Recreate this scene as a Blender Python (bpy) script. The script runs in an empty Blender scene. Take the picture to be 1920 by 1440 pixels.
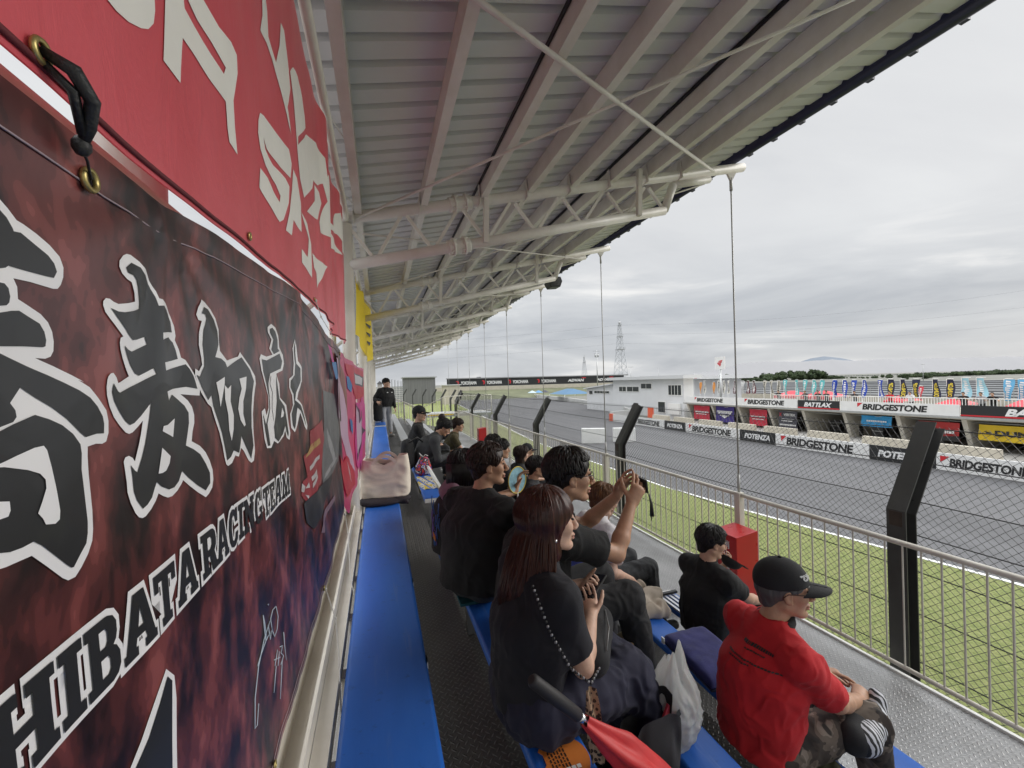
import bpy, bmesh, math, random
import numpy as np
from mathutils import Vector, Matrix, noise as mnoise

SC = bpy.context.scene
COL = SC.collection
# ---------------------------------------------------------------- camera
F_PX, ROLL, YAW, PITCH, EYE = 777.0, math.radians(1.55), math.atan(249 / 777.0), 1.7 / 777.0, 5.2
def _cam_axes():
    fw = Vector((math.sin(YAW), math.cos(YAW), 0)); rt = Vector((math.cos(YAW), -math.sin(YAW), 0)); up = Vector((0, 0, 1))
    f2 = fw * math.cos(PITCH) - up * math.sin(PITCH); u2 = up * math.cos(PITCH) + fw * math.sin(PITCH)
    r3 = rt * math.cos(ROLL) - u2 * math.sin(ROLL); u3 = rt * math.sin(ROLL) + u2 * math.cos(ROLL)
    return r3, u3, f2
cd = bpy.data.cameras.new('camera'); cam = bpy.data.objects.new('camera', cd); COL.objects.link(cam)
_r, _u, _f = _cam_axes()
cam.matrix_world = Matrix(((_r.x, _u.x, -_f.x, 0), (_r.y, _u.y, -_f.y, 0), (_r.z, _u.z, -_f.z, EYE), (0, 0, 0, 1)))
cd.sensor_width = 36; cd.lens = 36 * F_PX / 1920; cd.clip_start = 0.02; cd.clip_end = 30000
SC.camera = cam
# ---------------------------------------------------------------- world: overcast sky
SUN_EL, SUN_AZ = math.radians(25), math.radians(98)     # azimuth from +Y towards +X
W = bpy.data.worlds.new('World'); SC.world = W; W.use_nodes = True
nt = W.node_tree; nt.nodes.clear()
def nd(t, typ, **kw):
    n = t.nodes.new(typ)
    for k, v in kw.items(): setattr(n, k, v)
    return n
def build_world():
    L = nt.links.new
    out = nd(nt, 'ShaderNodeOutputWorld'); bg = nd(nt, 'ShaderNodeBackground'); bg.inputs[1].default_value = 0.081
    sky = nd(nt, 'ShaderNodeTexSky', sky_type='NISHITA', sun_disc=False, sun_elevation=SUN_EL, sun_rotation=SUN_AZ)
    sky.dust_density = 2.0
    tc = nd(nt, 'ShaderNodeTexCoord'); sep = nd(nt, 'ShaderNodeSeparateXYZ'); L(tc.outputs['Generated'], sep.inputs[0])
    def math_(op, a, b=None, clamp=False):
        n = nd(nt, 'ShaderNodeMath', operation=op, use_clamp=clamp)
        for i, v in enumerate((a, b)):
            if v is None: continue
            if isinstance(v, (int, float)): n.inputs[i].default_value = v
            else: L(v, n.inputs[i])
        return n.outputs[0]
    z = math_('ADD', math_('MAXIMUM', sep.outputs[2], 0.0), 0.07)
    cx, cy = math_('DIVIDE', sep.outputs[0], z), math_('DIVIDE', sep.outputs[1], z)
    comb = nd(nt, 'ShaderNodeCombineXYZ'); L(cx, comb.inputs[0]); L(cy, comb.inputs[1])
    mp = nd(nt, 'ShaderNodeMapping'); L(comb.outputs[0], mp.inputs[0]); mp.inputs['Rotation'].default_value = (0, 0, math.radians(35)); mp.inputs['Scale'].default_value = (0.55, 1.25, 1)
    n1 = nd(nt, 'ShaderNodeTexNoise'); n1.inputs['Scale'].default_value = 0.62; n1.inputs['Detail'].default_value = 7; n1.inputs['Roughness'].default_value = 0.52; n1.inputs['Distortion'].default_value = 0.35
    L(mp.outputs[0], n1.inputs['Vector'])
    r1 = nd(nt, 'ShaderNodeValToRGB'); L(n1.outputs['Fac'], r1.inputs[0])
    e = r1.color_ramp.elements
    e[0].position = 0.30; e[0].color = (5.9, 6.15, 6.5, 1)
    e[1].position = 0.66; e[1].color = (8.6, 8.7, 8.75, 1)
    m = r1.color_ramp.elements.new(0.47); m.color = (7.6, 7.7, 7.85, 1)
    # low band of broken cloud: darker underside with bright breaks
    mp2 = nd(nt, 'ShaderNodeMapping'); L(tc.outputs['Generated'], mp2.inputs[0]); mp2.inputs['Scale'].default_value = (1.6, 1.6, 8.0)
    n2 = nd(nt, 'ShaderNodeTexNoise'); n2.inputs['Scale'].default_value = 1.7; n2.inputs['Detail'].default_value = 6; n2.inputs['Roughness'].default_value = 0.55; n2.inputs['Distortion'].default_value = 0.4
    L(mp2.outputs[0], n2.inputs['Vector'])
    r2 = nd(nt, 'ShaderNodeValToRGB'); L(n2.outputs['Fac'], r2.inputs[0])
    e = r2.color_ramp.elements
    e[0].position = 0.35; e[0].color = (5.1, 5.35, 5.75, 1)
    e[1].position = 0.70; e[1].color = (9.9, 9.8, 9.6, 1)
    m = r2.color_ramp.elements.new(0.55); m.color = (6.7, 6.9, 7.15, 1)
    band = nd(nt, 'ShaderNodeMapRange', interpolation_type='SMOOTHSTEP'); L(sep.outputs[2], band.inputs[0])
    band.inputs[1].default_value = 0.12; band.inputs[2].default_value = 0.33; band.inputs[3].default_value = 1.0; band.inputs[4].default_value = 0.0
    mx = nd(nt, 'ShaderNodeMix', data_type='RGBA'); L(band.outputs[0], mx.inputs[0]); L(r1.outputs[0], mx.inputs[6]); L(r2.outputs[0], mx.inputs[7])
    # a little of the blue sky comes through the cloud layer
    mx2 = nd(nt, 'ShaderNodeMix', data_type='RGBA'); mx2.inputs[0].default_value = 0.06
    L(mx.outputs[2], mx2.inputs[6]); L(sky.outputs[0], mx2.inputs[7])
    zen = nd(nt, 'ShaderNodeMapRange', interpolation_type='SMOOTHSTEP'); L(sep.outputs[2], zen.inputs[0])      # an overcast sky is brightest overhead
    zen.inputs[1].default_value = 0.50; zen.inputs[2].default_value = 0.85; zen.inputs[3].default_value = 1.0; zen.inputs[4].default_value = 4.2
    vm = nd(nt, 'ShaderNodeVectorMath', operation='SCALE'); L(mx2.outputs[2], vm.inputs[0]); L(zen.outputs[0], vm.inputs['Scale'])
    L(vm.outputs[0], bg.inputs[0]); L(bg.outputs[0], out.inputs[0])
build_world()
sl = bpy.data.lights.new('sun', 'SUN'); sl.energy = 1.4; sl.angle = math.radians(38); sl.color = (1, 0.97, 0.92)
so = bpy.data.objects.new('sun', sl); COL.objects.link(so)
_d = Vector((math.sin(SUN_AZ) * math.cos(SUN_EL), math.cos(SUN_AZ) * math.cos(SUN_EL), math.sin(SUN_EL)))
so.rotation_euler = _d.to_track_quat('Z', 'Y').to_euler(); so.location = (0, 0, 40)
vs = SC.view_settings; vs.view_transform = 'Standard'; vs.look = 'None'; vs.gamma = 1; vs.use_curve_mapping = False; vs.exposure = 0.30
cy_ = SC.cycles; cy_.max_bounces = 8; cy_.diffuse_bounces = 5; cy_.glossy_bounces = 3; cy_.transparent_max_bounces = 12
cy_.use_denoising = True; cy_.use_adaptive_sampling = True; cy_.adaptive_threshold = 0.015; cy_.sample_clamp_indirect = 6.0
try: cy_.denoiser = 'OPENIMAGEDENOISE'
except Exception: pass
# ---------------------------------------------------------------- helpers
BASE = {}
def tag(o, label=None, cat=None, group=None, kind=None):
    if label: o['label'] = label
    if cat: o['category'] = cat
    if group: o['group'] = group
    if kind: o['kind'] = kind
    return o
def thing(name, label, cat, loc=(0, 0, 0), group=None):
    o = bpy.data.objects.new(name, None); COL.objects.link(o); o.location = loc; o.empty_display_size = 0.1
    BASE[o.name] = Vector(loc)
    return tag(o, label, cat, group)
def V(*a): return Vector(a[0] if len(a) == 1 else a)
class MB:
    """collects shapes (world coordinates) and links them as ONE mesh object"""
    def __init__(s): s.v = []; s.f = []; s.m = []; s.sm = []
    def add(s, vs, fs, mi=0, smooth=False):
        b = len(s.v); s.v += [tuple(v) for v in vs]
        for f in fs: s.f.append([b + i for i in f]); s.m.append(mi); s.sm.append(smooth)
        return s
    def box(s, c, d, mi=0, R=None):
        c = V(c); hx, hy, hz = d[0] / 2, d[1] / 2, d[2] / 2
        vs = [V(x, y, z) for x in (-hx, hx) for y in (-hy, hy) for z in (-hz, hz)]
        if R is not None: vs = [R @ v for v in vs]
        return s.add([c + v for v in vs], [(0, 1, 3, 2), (4, 6, 7, 5), (0, 4, 5, 1), (2, 3, 7, 6), (0, 2, 6, 4), (1, 5, 7, 3)], mi)
    def span(s, lo, hi, mi=0):
        return s.box([(a + b) / 2 for a, b in zip(lo, hi)], [b - a for a, b in zip(lo, hi)], mi)
    def bar(s, a, b, w, h, mi=0, up=(0, 0, 1)):
        a, b = V(a), V(b); d = (b - a); l = d.length; d.normalize(); u = V(up); sx = d.cross(u)
        if sx.length < 1e-4: sx = d.cross(V(1, 0, 0))
        sx.normalize(); uz = sx.cross(d)
        vs = [p + sx * i * w / 2 + uz * j * h / 2 for p in (a, b) for i in (-1, 1) for j in (-1, 1)]
        return s.add(vs, [(0, 1, 3, 2), (4, 6, 7, 5), (0, 4, 5, 1), (2, 3, 7, 6), (0, 2, 6, 4), (1, 5, 7, 3)], mi)
    def tube(s, pts, r, n=8, mi=0, caps=True, smooth=True, closed=False):
        pts = [V(p) for p in pts]; N = len(pts); rs = r if isinstance(r, (list, tuple)) else [r] * N
        vs = []; prev = None
        for i, p in enumerate(pts):
            if closed: d = pts[(i + 1) % N] - pts[i - 1]
            else: d = pts[min(i + 1, N - 1)] - pts[max(i - 1, 0)]
            if d.length < 1e-9: d = V(0, 0, 1)
            d.normalize()
            if prev is None:
                a = V(0, 0, 1) if abs(d.z) < .9 else V(1, 0, 0); x = d.cross(a).normalized()
            else:
                x = prev - d * prev.dot(d)
                x = x.normalized() if x.length > 1e-6 else d.cross(V(0, 1, 0.3)).normalized()
            prev = x; y = d.cross(x)
            vs += [p + (x * math.cos(t) + y * math.sin(t)) * rs[i] for t in [2 * math.pi * k / n for k in range(n)]]
        fs = []
        for i in range(N if closed else N - 1):
            j = (i + 1) % N
            fs += [(i * n + k, i * n + (k + 1) % n, j * n + (k + 1) % n, j * n + k) for k in range(n)]
        b = len(s.f); s.add(vs, fs, mi, smooth)
        if caps and not closed: s.add([], [], mi); o = len(s.v) - len(vs); s.f.append([o + k for k in range(n)][::-1]); s.f.append([o + (N - 1) * n + k for k in range(n)]); s.m += [mi, mi]; s.sm += [False, False]
        return s
    def prism(s, poly, fr, th, mi=0):
        """poly: list of (a,b); fr = (origin, axis a, axis b, axis of thickness)"""
        o, a, b, c = [V(q) for q in fr]; n = len(poly)
        vs = [o + a * p[0] + b * p[1] for p in poly] + [o + a * p[0] + b * p[1] + c * th for p in poly]
        return s.add(vs, [list(range(n))[::-1], list(range(n, 2 * n))] + [(i, (i + 1) % n, n + (i + 1) % n, n + i) for i in range(n)], mi)
    def grid(s, fn, nu, nv, mi=0, smooth=True, th=0.0, thdir=None):
        vs = [fn(i / nu, j / nv) for j in range(nv + 1) for i in range(nu + 1)]
        fs = [(j * (nu + 1) + i, j * (nu + 1) + i + 1, (j + 1) * (nu + 1) + i + 1, (j + 1) * (nu + 1) + i) for j in range(nv) for i in range(nu)]
        s.add(vs, fs, mi, smooth)
        if th:
            t = V(thdir) * th; s.add([V(v) + t for v in vs], [f[::-1] for f in fs], mi, smooth)
        return s
    def ell(s, c, r, n=12, mi=0, R=None):
        c = V(c); vs = []; fs = []; m = n // 2
        for j in range(m + 1):
            ph = math.pi * j / m
            for i in range(n):
                t = 2 * math.pi * i / n; v = V(r[0] * math.sin(ph) * math.cos(t), r[1] * math.sin(ph) * math.sin(t), r[2] * math.cos(ph))
                vs.append(c + (R @ v if R is not None else v))
        for j in range(m):
            for i in range(n): fs.append((j * n + i, (j + 1) * n + i, (j + 1) * n + (i + 1) % n, j * n + (i + 1) % n))
        return s.add(vs, fs, mi, True)
    def build(s, name, mats, parent=None, bevel=0.0, fixn=True):
        me = bpy.data.meshes.new(name); off = BASE.get(parent.name, Vector((0, 0, 0))) if parent else Vector((0, 0, 0))
        me.from_pydata([(v[0] - off[0], v[1] - off[1], v[2] - off[2]) for v in s.v], [], s.f)
        mats = mats if isinstance(mats, (list, tuple)) else [mats]
        for m in mats: me.materials.append(m)
        me.polygons.foreach_set('material_index', s.m); me.polygons.foreach_set('use_smooth', s.sm)
        if fixn and len(s.f) < 60000:
            bm = bmesh.new(); bm.from_mesh(me); bmesh.ops.recalc_face_normals(bm, faces=bm.faces)
            if bevel: bmesh.ops.bevel(bm, geom=[e for e in bm.edges if len(e.link_faces) == 2 and e.calc_face_angle(0) > 0.6], offset=bevel, segments=2, affect='EDGES', profile=0.7)
            bm.to_mesh(me); bm.free()
        me.update()
        o = bpy.data.objects.new(name, me); COL.objects.link(o)
        if parent: o.parent = parent; BASE[o.name] = off.copy()
        return o
def copy_tree(o, loc=None, parent=None):
    c = o.copy(); COL.objects.link(c)
    if parent is not None: c.parent = parent
    if loc is not None: c.location = loc
    for ch in [x for x in bpy.data.objects if x.parent == o]: copy_tree(ch, None, c)
    return c
# ---------------------------------------------------------------- materials
MATS = {}
def mat(name, col, rough=0.6, metal=0.0, var=0.0, vscale=3.0, bump=0.0, bscale=60.0, spec=0.5, coat=0.0, stretch=None, trans=0.0, alpha=1.0, sheen=0.0, dirt=None):
    if name in MATS: return MATS[name]
    m = bpy.data.materials.new(name); m.use_nodes = True; t = m.node_tree; L = t.links.new
    p = t.nodes['Principled BSDF']; p.inputs['Base Color'].default_value = (*col, 1); p.inputs['Roughness'].default_value = rough
    p.inputs['Metallic'].default_value = metal; p.inputs['Specular IOR Level'].default_value = spec
    p.inputs['Coat Weight'].default_value = coat; p.inputs['Transmission Weight'].default_value = trans; p.inputs['Alpha'].default_value = alpha
    if sheen: p.inputs['Sheen Weight'].default_value = sheen
    tc = nd(t, 'ShaderNodeTexCoord'); mp = nd(t, 'ShaderNodeMapping'); L(tc.outputs['Object'], mp.inputs[0])
    if stretch: mp.inputs['Scale'].default_value = stretch
    if var:
        n = nd(t, 'ShaderNodeTexNoise'); n.inputs['Scale'].default_value = vscale; n.inputs['Detail'].default_value = 6; n.inputs['Roughness'].default_value = 0.62; L(mp.outputs[0], n.inputs['Vector'])
        r = nd(t, 'ShaderNodeValToRGB'); L(n.outputs['Fac'], r.inputs[0]); e = r.color_ramp.elements
        e[0].position = 0.3; e[1].position = 0.7
        lo = dirt if dirt else [c * (1 - var) for c in col]
        e[0].color = (*lo, 1); e[1].color = (*[min(1, c * (1 + var * .6)) for c in col], 1)
        L(r.outputs[0], p.inputs['Base Color'])
        rr = nd(t, 'ShaderNodeMapRange'); L(n.outputs['Fac'], rr.inputs[0]); rr.inputs[3].default_value = min(1, rough * 1.15); rr.inputs[4].default_value = rough * .85; L(rr.outputs[0], p.inputs['Roughness'])
    if bump:
        n = nd(t, 'ShaderNodeTexNoise'); n.inputs['Scale'].default_value = bscale; n.inputs['Detail'].default_value = 4; L(mp.outputs[0], n.inputs['Vector'])
        b = nd(t, 'ShaderNodeBump'); b.inputs['Strength'].default_value = bump; b.inputs['Distance'].default_value = 0.01; L(n.outputs['Fac'], b.inputs['Height']); L(b.outputs[0], p.inputs['Normal'])
    MATS[name] = m; return m
class NT:
    """tiny expression helper on a material's node tree"""
    def __init__(s, m): s.t = m.node_tree; s.L = s.t.links.new; s.p = s.t.nodes['Principled BSDF']
    def m(s, op, a, b=None, c=None, clamp=False):
        n = nd(s.t, 'ShaderNodeMath', operation=op, use_clamp=clamp)
        for i, v in enumerate((a, b, c)):
            if v is None: continue
            if isinstance(v, (int, float)): n.inputs[i].default_value = v
            else: s.L(v, n.inputs[i])
        return n.outputs[0]
    def noise(s, vec, scale, detail=4, rough=.5, dist=0.0):
        n = nd(s.t, 'ShaderNodeTexNoise'); n.inputs['Scale'].default_value = scale; n.inputs['Detail'].default_value = detail; n.inputs['Roughness'].default_value = rough; n.inputs['Distortion'].default_value = dist
        if vec is not None: s.L(vec, n.inputs['Vector'])
        return n.outputs['Fac']
    def ramp(s, fac, stops, interp='LINEAR'):
        r = nd(s.t, 'ShaderNodeValToRGB'); s.L(fac, r.inputs[0]); cr = r.color_ramp; cr.interpolation = interp
        while len(cr.elements) < len(stops): cr.elements.new(0.5)
        for e, (p, c) in zip(cr.elements, stops): e.position = p; e.color = (*c, 1)
        return r.outputs[0]
    def mix(s, fac, a, b):
        n = nd(s.t, 'ShaderNodeMix', data_type='RGBA')
        for i, v in ((0, fac), (6, a), (7, b)):
            if isinstance(v, (int, float)): n.inputs[i].default_value = v
            elif isinstance(v, tuple): n.inputs[i].default_value = (*v, 1)
            else: s.L(v, n.inputs[i])
        return n.outputs[2]
    def obj(s, scale=(1, 1, 1), rot=(0, 0, 0)):
        tc = nd(s.t, 'ShaderNodeTexCoord'); mp = nd(s.t, 'ShaderNodeMapping'); s.L(tc.outputs['Object'], mp.inputs[0]); mp.inputs['Scale'].default_value = scale; mp.inputs['Rotation'].default_value = rot
        return mp.outputs[0]
    def bump(s, h, strength=.5, dist=.01):
        b = nd(s.t, 'ShaderNodeBump'); b.inputs['Strength'].default_value = strength; b.inputs['Distance'].default_value = dist; s.L(h, b.inputs['Height']); s.L(b.outputs[0], s.p.inputs['Normal'])
def translucent(m, fac):
    t = m.node_tree; p = t.nodes['Principled BSDF']; out = [n for n in t.nodes if n.type == 'OUTPUT_MATERIAL'][0]; tr = nd(t, 'ShaderNodeBsdfTranslucent'); mx = nd(t, 'ShaderNodeMixShader'); mx.inputs[0].default_value = fac
    if p.inputs['Base Color'].is_linked: t.links.new(p.inputs['Base Color'].links[0].from_socket, tr.inputs[0])
    else: tr.inputs[0].default_value = p.inputs['Base Color'].default_value
    t.links.new(p.outputs[0], mx.inputs[1]); t.links.new(tr.outputs[0], mx.inputs[2]); t.links.new(mx.outputs[0], out.inputs[0]); return m
def newmat(name, rough=.6, metal=0.0):
    m = bpy.data.materials.new(name); m.use_nodes = True; n = NT(m); n.p.inputs['Roughness'].default_value = rough; n.p.inputs['Metallic'].default_value = metal; MATS[name] = m
    return m, n
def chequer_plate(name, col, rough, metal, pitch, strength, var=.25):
    m, n = newmat(name, rough, metal); v = n.obj(); sp = nd(n.t, 'ShaderNodeSeparateXYZ'); n.L(v, sp.inputs[0])
    a = n.m('DIVIDE', n.m('ADD', sp.outputs[0], sp.outputs[1]), pitch); b = n.m('DIVIDE', n.m('SUBTRACT', sp.outputs[0], sp.outputs[1]), pitch)
    par = n.m('FLOORED_MODULO', n.m('ADD', n.m('FLOOR', a), n.m('FLOOR', b)), 2)
    fa = n.m('SUBTRACT', n.m('FRACT', a), .5); fb = n.m('SUBTRACT', n.m('FRACT', b), .5)
    def elli(p, q): return n.m('ADD', n.m('POWER', n.m('DIVIDE', p, .47), 2), n.m('POWER', n.m('DIVIDE', q, .15), 2))
    e1, e2 = elli(fa, fb), elli(fb, fa)
    d = n.m('ADD', n.m('MULTIPLY', e1, n.m('SUBTRACT', 1, par)), n.m('MULTIPLY', e2, par))
    h = n.m('SUBTRACT', 1, d, clamp=True); h = n.m('POWER', h, .6)
    n.bump(h, strength, .004)
    st = n.noise(n.obj((1, .35, 1)), 2.2, 8, .65); col2 = n.ramp(st, [(.3, tuple(c * (1 - var) for c in col)), (.72, tuple(min(1, c * (1 + var * .7)) for c in col))])
    big = n.noise(n.obj((1, .5, 1), (0, 0, .4)), .9, 7, .7); col2 = n.mix(n.m('MULTIPLY', n.ramp(big, [(.48, (0, 0, 0)), (.62, (1, 1, 1))]), .38), col2, tuple(c * .55 for c in col)); spt = n.noise(n.obj(), 13, 3, .6); col2 = n.mix(n.m('MULTIPLY', n.ramp(spt, [(.66, (0, 0, 0)), (.72, (1, 1, 1))]), .5), col2, tuple(c * .4 for c in col))
    wear = n.mix(n.m('MULTIPLY', h, .35), col2, tuple(min(1, c * 1.9) for c in col)); n.L(wear, n.p.inputs['Base Color'])
    rr = nd(n.t, 'ShaderNodeMapRange'); n.L(st, rr.inputs[0]); rr.inputs[3].default_value = rough + .1; rr.inputs[4].default_value = rough - .1; n.L(rr.outputs[0], n.p.inputs['Roughness'])
    return m
CREAM = mat('cream_paint', (.70, .67, .60), .42, var=.10, vscale=2.5, bump=.05, bscale=90, dirt=(.57, .53, .46))
CREAM2 = mat('cream_roof_steel', (.76, .735, .70), .45, var=.10, vscale=2.4, bump=.04, bscale=70, dirt=(.61, .57, .51))
WHITEP = mat('white_paint', (.78, .78, .76), .45, var=.06)
ROOFM = mat('roof_sheet_grey', (.66, .65, .645), .5, var=.07, vscale=.9)
NAVY = mat('navy_gutter', (.012, .013, .045), .35, var=.15)
ALU = mat('aluminium_plank', (.62, .63, .64), .35, .65, var=.1, vscale=6, stretch=(1, .05, 1))
STEELD = mat('dark_grey_post_paint', (.050, .050, .049), .38, var=.25, vscale=4, bump=.04, bscale=50)
RUST = mat('rust_brown_paint', (.045, .030, .022), .6, var=.4, vscale=8)
WIREM = mat('fence_wire', (.10, .10, .10), .45, .5)
CABLE = mat('fence_cable', (.028, .028, .03), .6)
BLACK = mat('black_plastic_and_shade', (.012, .012, .013), .4)
RUBBER = mat('dark_rubber', (.02, .02, .02), .8)
STEELG = mat('galvanised_steel', (.45, .46, .46), .4, .7, var=.12, vscale=9)
def vinyl():
    m, n = newmat('blue_vinyl_cover', .38)
    v = n.obj((1, .18, 1)); f = n.noise(v, 3.5, 7, .62); n.L(n.ramp(f, [(.25, (.014, .100, .42)), (.6, (.022, .140, .56)), (.85, (.050, .185, .60))]), n.p.inputs['Base Color'])
    c = n.p.inputs['Base Color'].links[0].from_socket
    sc = n.noise(n.obj((30, 2.2, 1), (0, 0, .12)), 1.0, 4, .6); c = n.mix(n.m('MULTIPLY', n.ramp(sc, [(.62, (0, 0, 0)), (.70, (1, 1, 1))]), .22), c, (.16, .25, .50))
    ds = n.noise(n.obj(), 21, 5, .7); c = n.mix(n.m('MULTIPLY', n.ramp(ds, [(.60, (0, 0, 0)), (.70, (1, 1, 1))]), .45), c, (.012, .04, .14)); n.L(c, n.p.inputs['Base Color'])
    n.bump(n.noise(n.obj((1, .4, 1)), 14, 5, .55), .16, .01)
    rr = nd(n.t, 'ShaderNodeMapRange'); n.L(f, rr.inputs[0]); rr.inputs[3].default_value = .48; rr.inputs[4].default_value = .3; n.L(rr.outputs[0], n.p.inputs['Roughness'])
    return m
VINYL = vinyl()
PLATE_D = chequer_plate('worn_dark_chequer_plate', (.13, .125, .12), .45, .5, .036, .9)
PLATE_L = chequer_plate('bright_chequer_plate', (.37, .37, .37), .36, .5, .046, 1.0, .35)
# ---------------------------------------------------------------- flat lettering
_dg = None
def text_poly(body, size=1.0, bold=0.0, shear=0.0, sx=1.0, space=1.0):
    """letters as 2D triangles: list of verts (x,y) and faces"""
    c = bpy.data.curves.new('lettering', 'FONT'); c.body = body; c.size = size; c.offset = bold; c.shear = shear; c.space_character = space; c.resolution_u = 3
    o = bpy.data.objects.new('lettering', c); COL.objects.link(o)
    dg = bpy.context.evaluated_depsgraph_get(); dg.update()
    me = bpy.data.meshes.new_from_object(o.evaluated_get(dg))
    vs = [(v.co.x * sx, v.co.y) for v in me.vertices]; fs = [list(p.vertices) for p in me.polygons]
    bpy.data.objects.remove(o); bpy.data.curves.remove(c); bpy.data.meshes.remove(me)
    return vs, fs
def curve_poly(polys, offset=0.0):
    c = bpy.data.curves.new('outline', 'CURVE'); c.dimensions = '2D'; c.fill_mode = 'BOTH'; c.offset = offset
    for pl in polys:
        s = c.splines.new('POLY'); s.points.add(len(pl) - 1); s.use_cyclic_u = True
        for p, q in zip(s.points, pl): p.co = (q[0], q[1], 0, 1)
    o = bpy.data.objects.new('outline', c); COL.objects.link(o)
    dg = bpy.context.evaluated_depsgraph_get(); dg.update()
    me = bpy.data.meshes.new_from_object(o.evaluated_get(dg))
    vs = [(v.co.x, v.co.y) for v in me.vertices]; fs = [list(p.vertices) for p in me.polygons]
    bpy.data.objects.remove(o); bpy.data.curves.remove(c); bpy.data.meshes.remove(me)
    return vs, fs
def lay(mb, vf, o, a, b, mi=0, fit=None, center=True):
    """lay 2D lettering on the plane at o with axes a (right), b (up); fit = (width, height)"""
    vs, fs = vf
    if not vs: return
    x0, x1 = min(v[0] for v in vs), max(v[0] for v in vs); y0, y1 = min(v[1] for v in vs), max(v[1] for v in vs)
    sx = sy = 1
    if fit: sx, sy = fit[0] / (x1 - x0), fit[1] / (y1 - y0)
    cx, cy = ((x0 + x1) / 2, (y0 + y1) / 2) if center else (0, 0)
    o, a, b = V(o), V(a), V(b)
    mb.add([o + a * ((x - cx) * sx) + b * ((y - cy) * sy) for x, y in vs], fs, mi)
# ================================================================ SETTING
def ground():
    m, n = newmat('grass', .9); v = n.obj()
    f1 = n.noise(v, .35, 8, .6); f2 = n.noise(v, 9, 6, .7); f3 = n.noise(v, 2.2, 5, .6)
    c = n.ramp(f2, [(.28, (.085, .11, .026)), (.5, (.18, .205, .06)), (.75, (.31, .315, .14))])
    c = n.mix(n.m('MULTIPLY', n.ramp(f3, [(.42, (0, 0, 0)), (.7, (1, 1, 1))]), .55), c, (.26, .25, .10)); c = n.mix(n.m('MULTIPLY', f1, .35), c, (.10, .16, .03))
    n.L(c, n.p.inputs['Base Color']); n.bump(f2, 1.0, .08)
    mb = MB(); S = 9000
    mb.add([(-S, -S, 0), (S, -S, 0), (S, S, 0), (-S, S, 0)], [(0, 1, 2, 3)]); tag(mb.build('ground', mat('open_ground', (.15, .15, .13), .95, var=.3, vscale=.02)), kind='structure')
    mb = MB(); mb.add([(3.0, -60, .002), (28.3, -60, .002), (28.3, 34, .002), (33, 48, .002), (38, 62, .002), (44, 86, .002), (30, 140, .002), (-20, 140, .002), (-4, 60, .002), (-.9, 24, .002), (3.0, 24, .002)], [tuple(range(11))]); tag(mb.build('grass', m), kind='structure')
    mb = MB(); mb.add([(-60, -60, .003), (2.99, -60, .003), (2.99, 23.9, .003), (-60, 23.9, .003)], [(0, 1, 2, 3)]); tag(mb.build('paved_yard', mat('yard_concrete', (.30, .29, .28), .9, var=.2, vscale=.5)), kind='structure')
    # asphalt
    m, n = newmat('asphalt', .85); v = n.obj()
    g = n.noise(v, 140, 3, .7); s = n.noise(n.obj((1, .06, 1)), 1.1, 6, .6); w = n.noise(v, .5, 6, .6)
    c = n.ramp(s, [(.3, (.080, .080, .084)), (.7, (.125, .125, .13))]); c = n.mix(n.m('MULTIPLY', g, .35), c, (.13, .13, .135)); c = n.mix(n.m('MULTIPLY', w, .3), c, (.075, .075, .08)); rl = n.noise(n.obj((.30, .004, 1)), 1.0, 3, .5); c = n.mix(n.m('MULTIPLY', n.ramp(rl, [(.45, (0, 0, 0)), (.62, (1, 1, 1))]), .4), c, (.055, .055, .058)); sk = n.noise(n.obj((9, .05, 1)), 1.0, 2, .5); c = n.mix(n.m('MULTIPLY', n.ramp(sk, [(.68, (0, 0, 0)), (.74, (1, 1, 1))]), .3), c, (.04, .04, .042))
    n.L(c, n.p.inputs['Base Color']); n.bump(g, .5, .01)
    left = [(15.6, -30), (15.0, 0), (14.5, 6), (13.8, 10), (13.3, 13), (12.9, 17), (12.8, 34), (14.8, 55), (16.6, 77), (19, 103), (22, 150), (24, 220), (26, 320)]
    right = [(28.38, -30), (28.38, 0), (28.38, 6), (28.38, 10), (28.38, 13), (28.38, 17), (28.38, 34), (33.5, 48), (38, 60), (44, 85), (53, 141), (64, 231), (80, 330)]
    mb = MB(); k = len(left); vs = [(x, y, .004) for x, y in left] + [(x, y, .004) for x, y in right]
    mb.add(vs, [(i, k + i, k + i + 1, i + 1) for i in range(k - 1)]); tag(mb.build('track', m), kind='structure')
    ml = mat('white_line_paint', (.72, .72, .70), .7, var=.15, vscale=5)
    mb = MB(); vs = []
    for x, y in left: vs += [(x + .02, y, .009), (x + .16, y, .009)]
    mb.add(vs, [(2 * i, 2 * i + 1, 2 * i + 3, 2 * i + 2) for i in range(k - 1)]); tag(mb.build('edge_line', ml), kind='structure')
    # pit lane concrete
    pc = mat('pit_lane_concrete', (.34, .33, .31), .85, var=.18, vscale=.7)
    mb = MB(); mb.add([(28.4, -20, .006), (46, -20, .006), (46, 46, .006), (28.4, 46, .006)], [(0, 1, 2, 3)]); tag(mb.build('pit_lane', pc), kind='structure')
    mb = MB(); mb.add([(46.05, -40, .005), (130, -40, .005), (150, 90, .005), (46.05, 60, .005)], [(0, 1, 2, 3)]); tag(mb.build('paddock', mat('paddock_asphalt', (.15, .15, .15), .9, var=.2, vscale=.3)), kind='structure')
ground()
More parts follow.
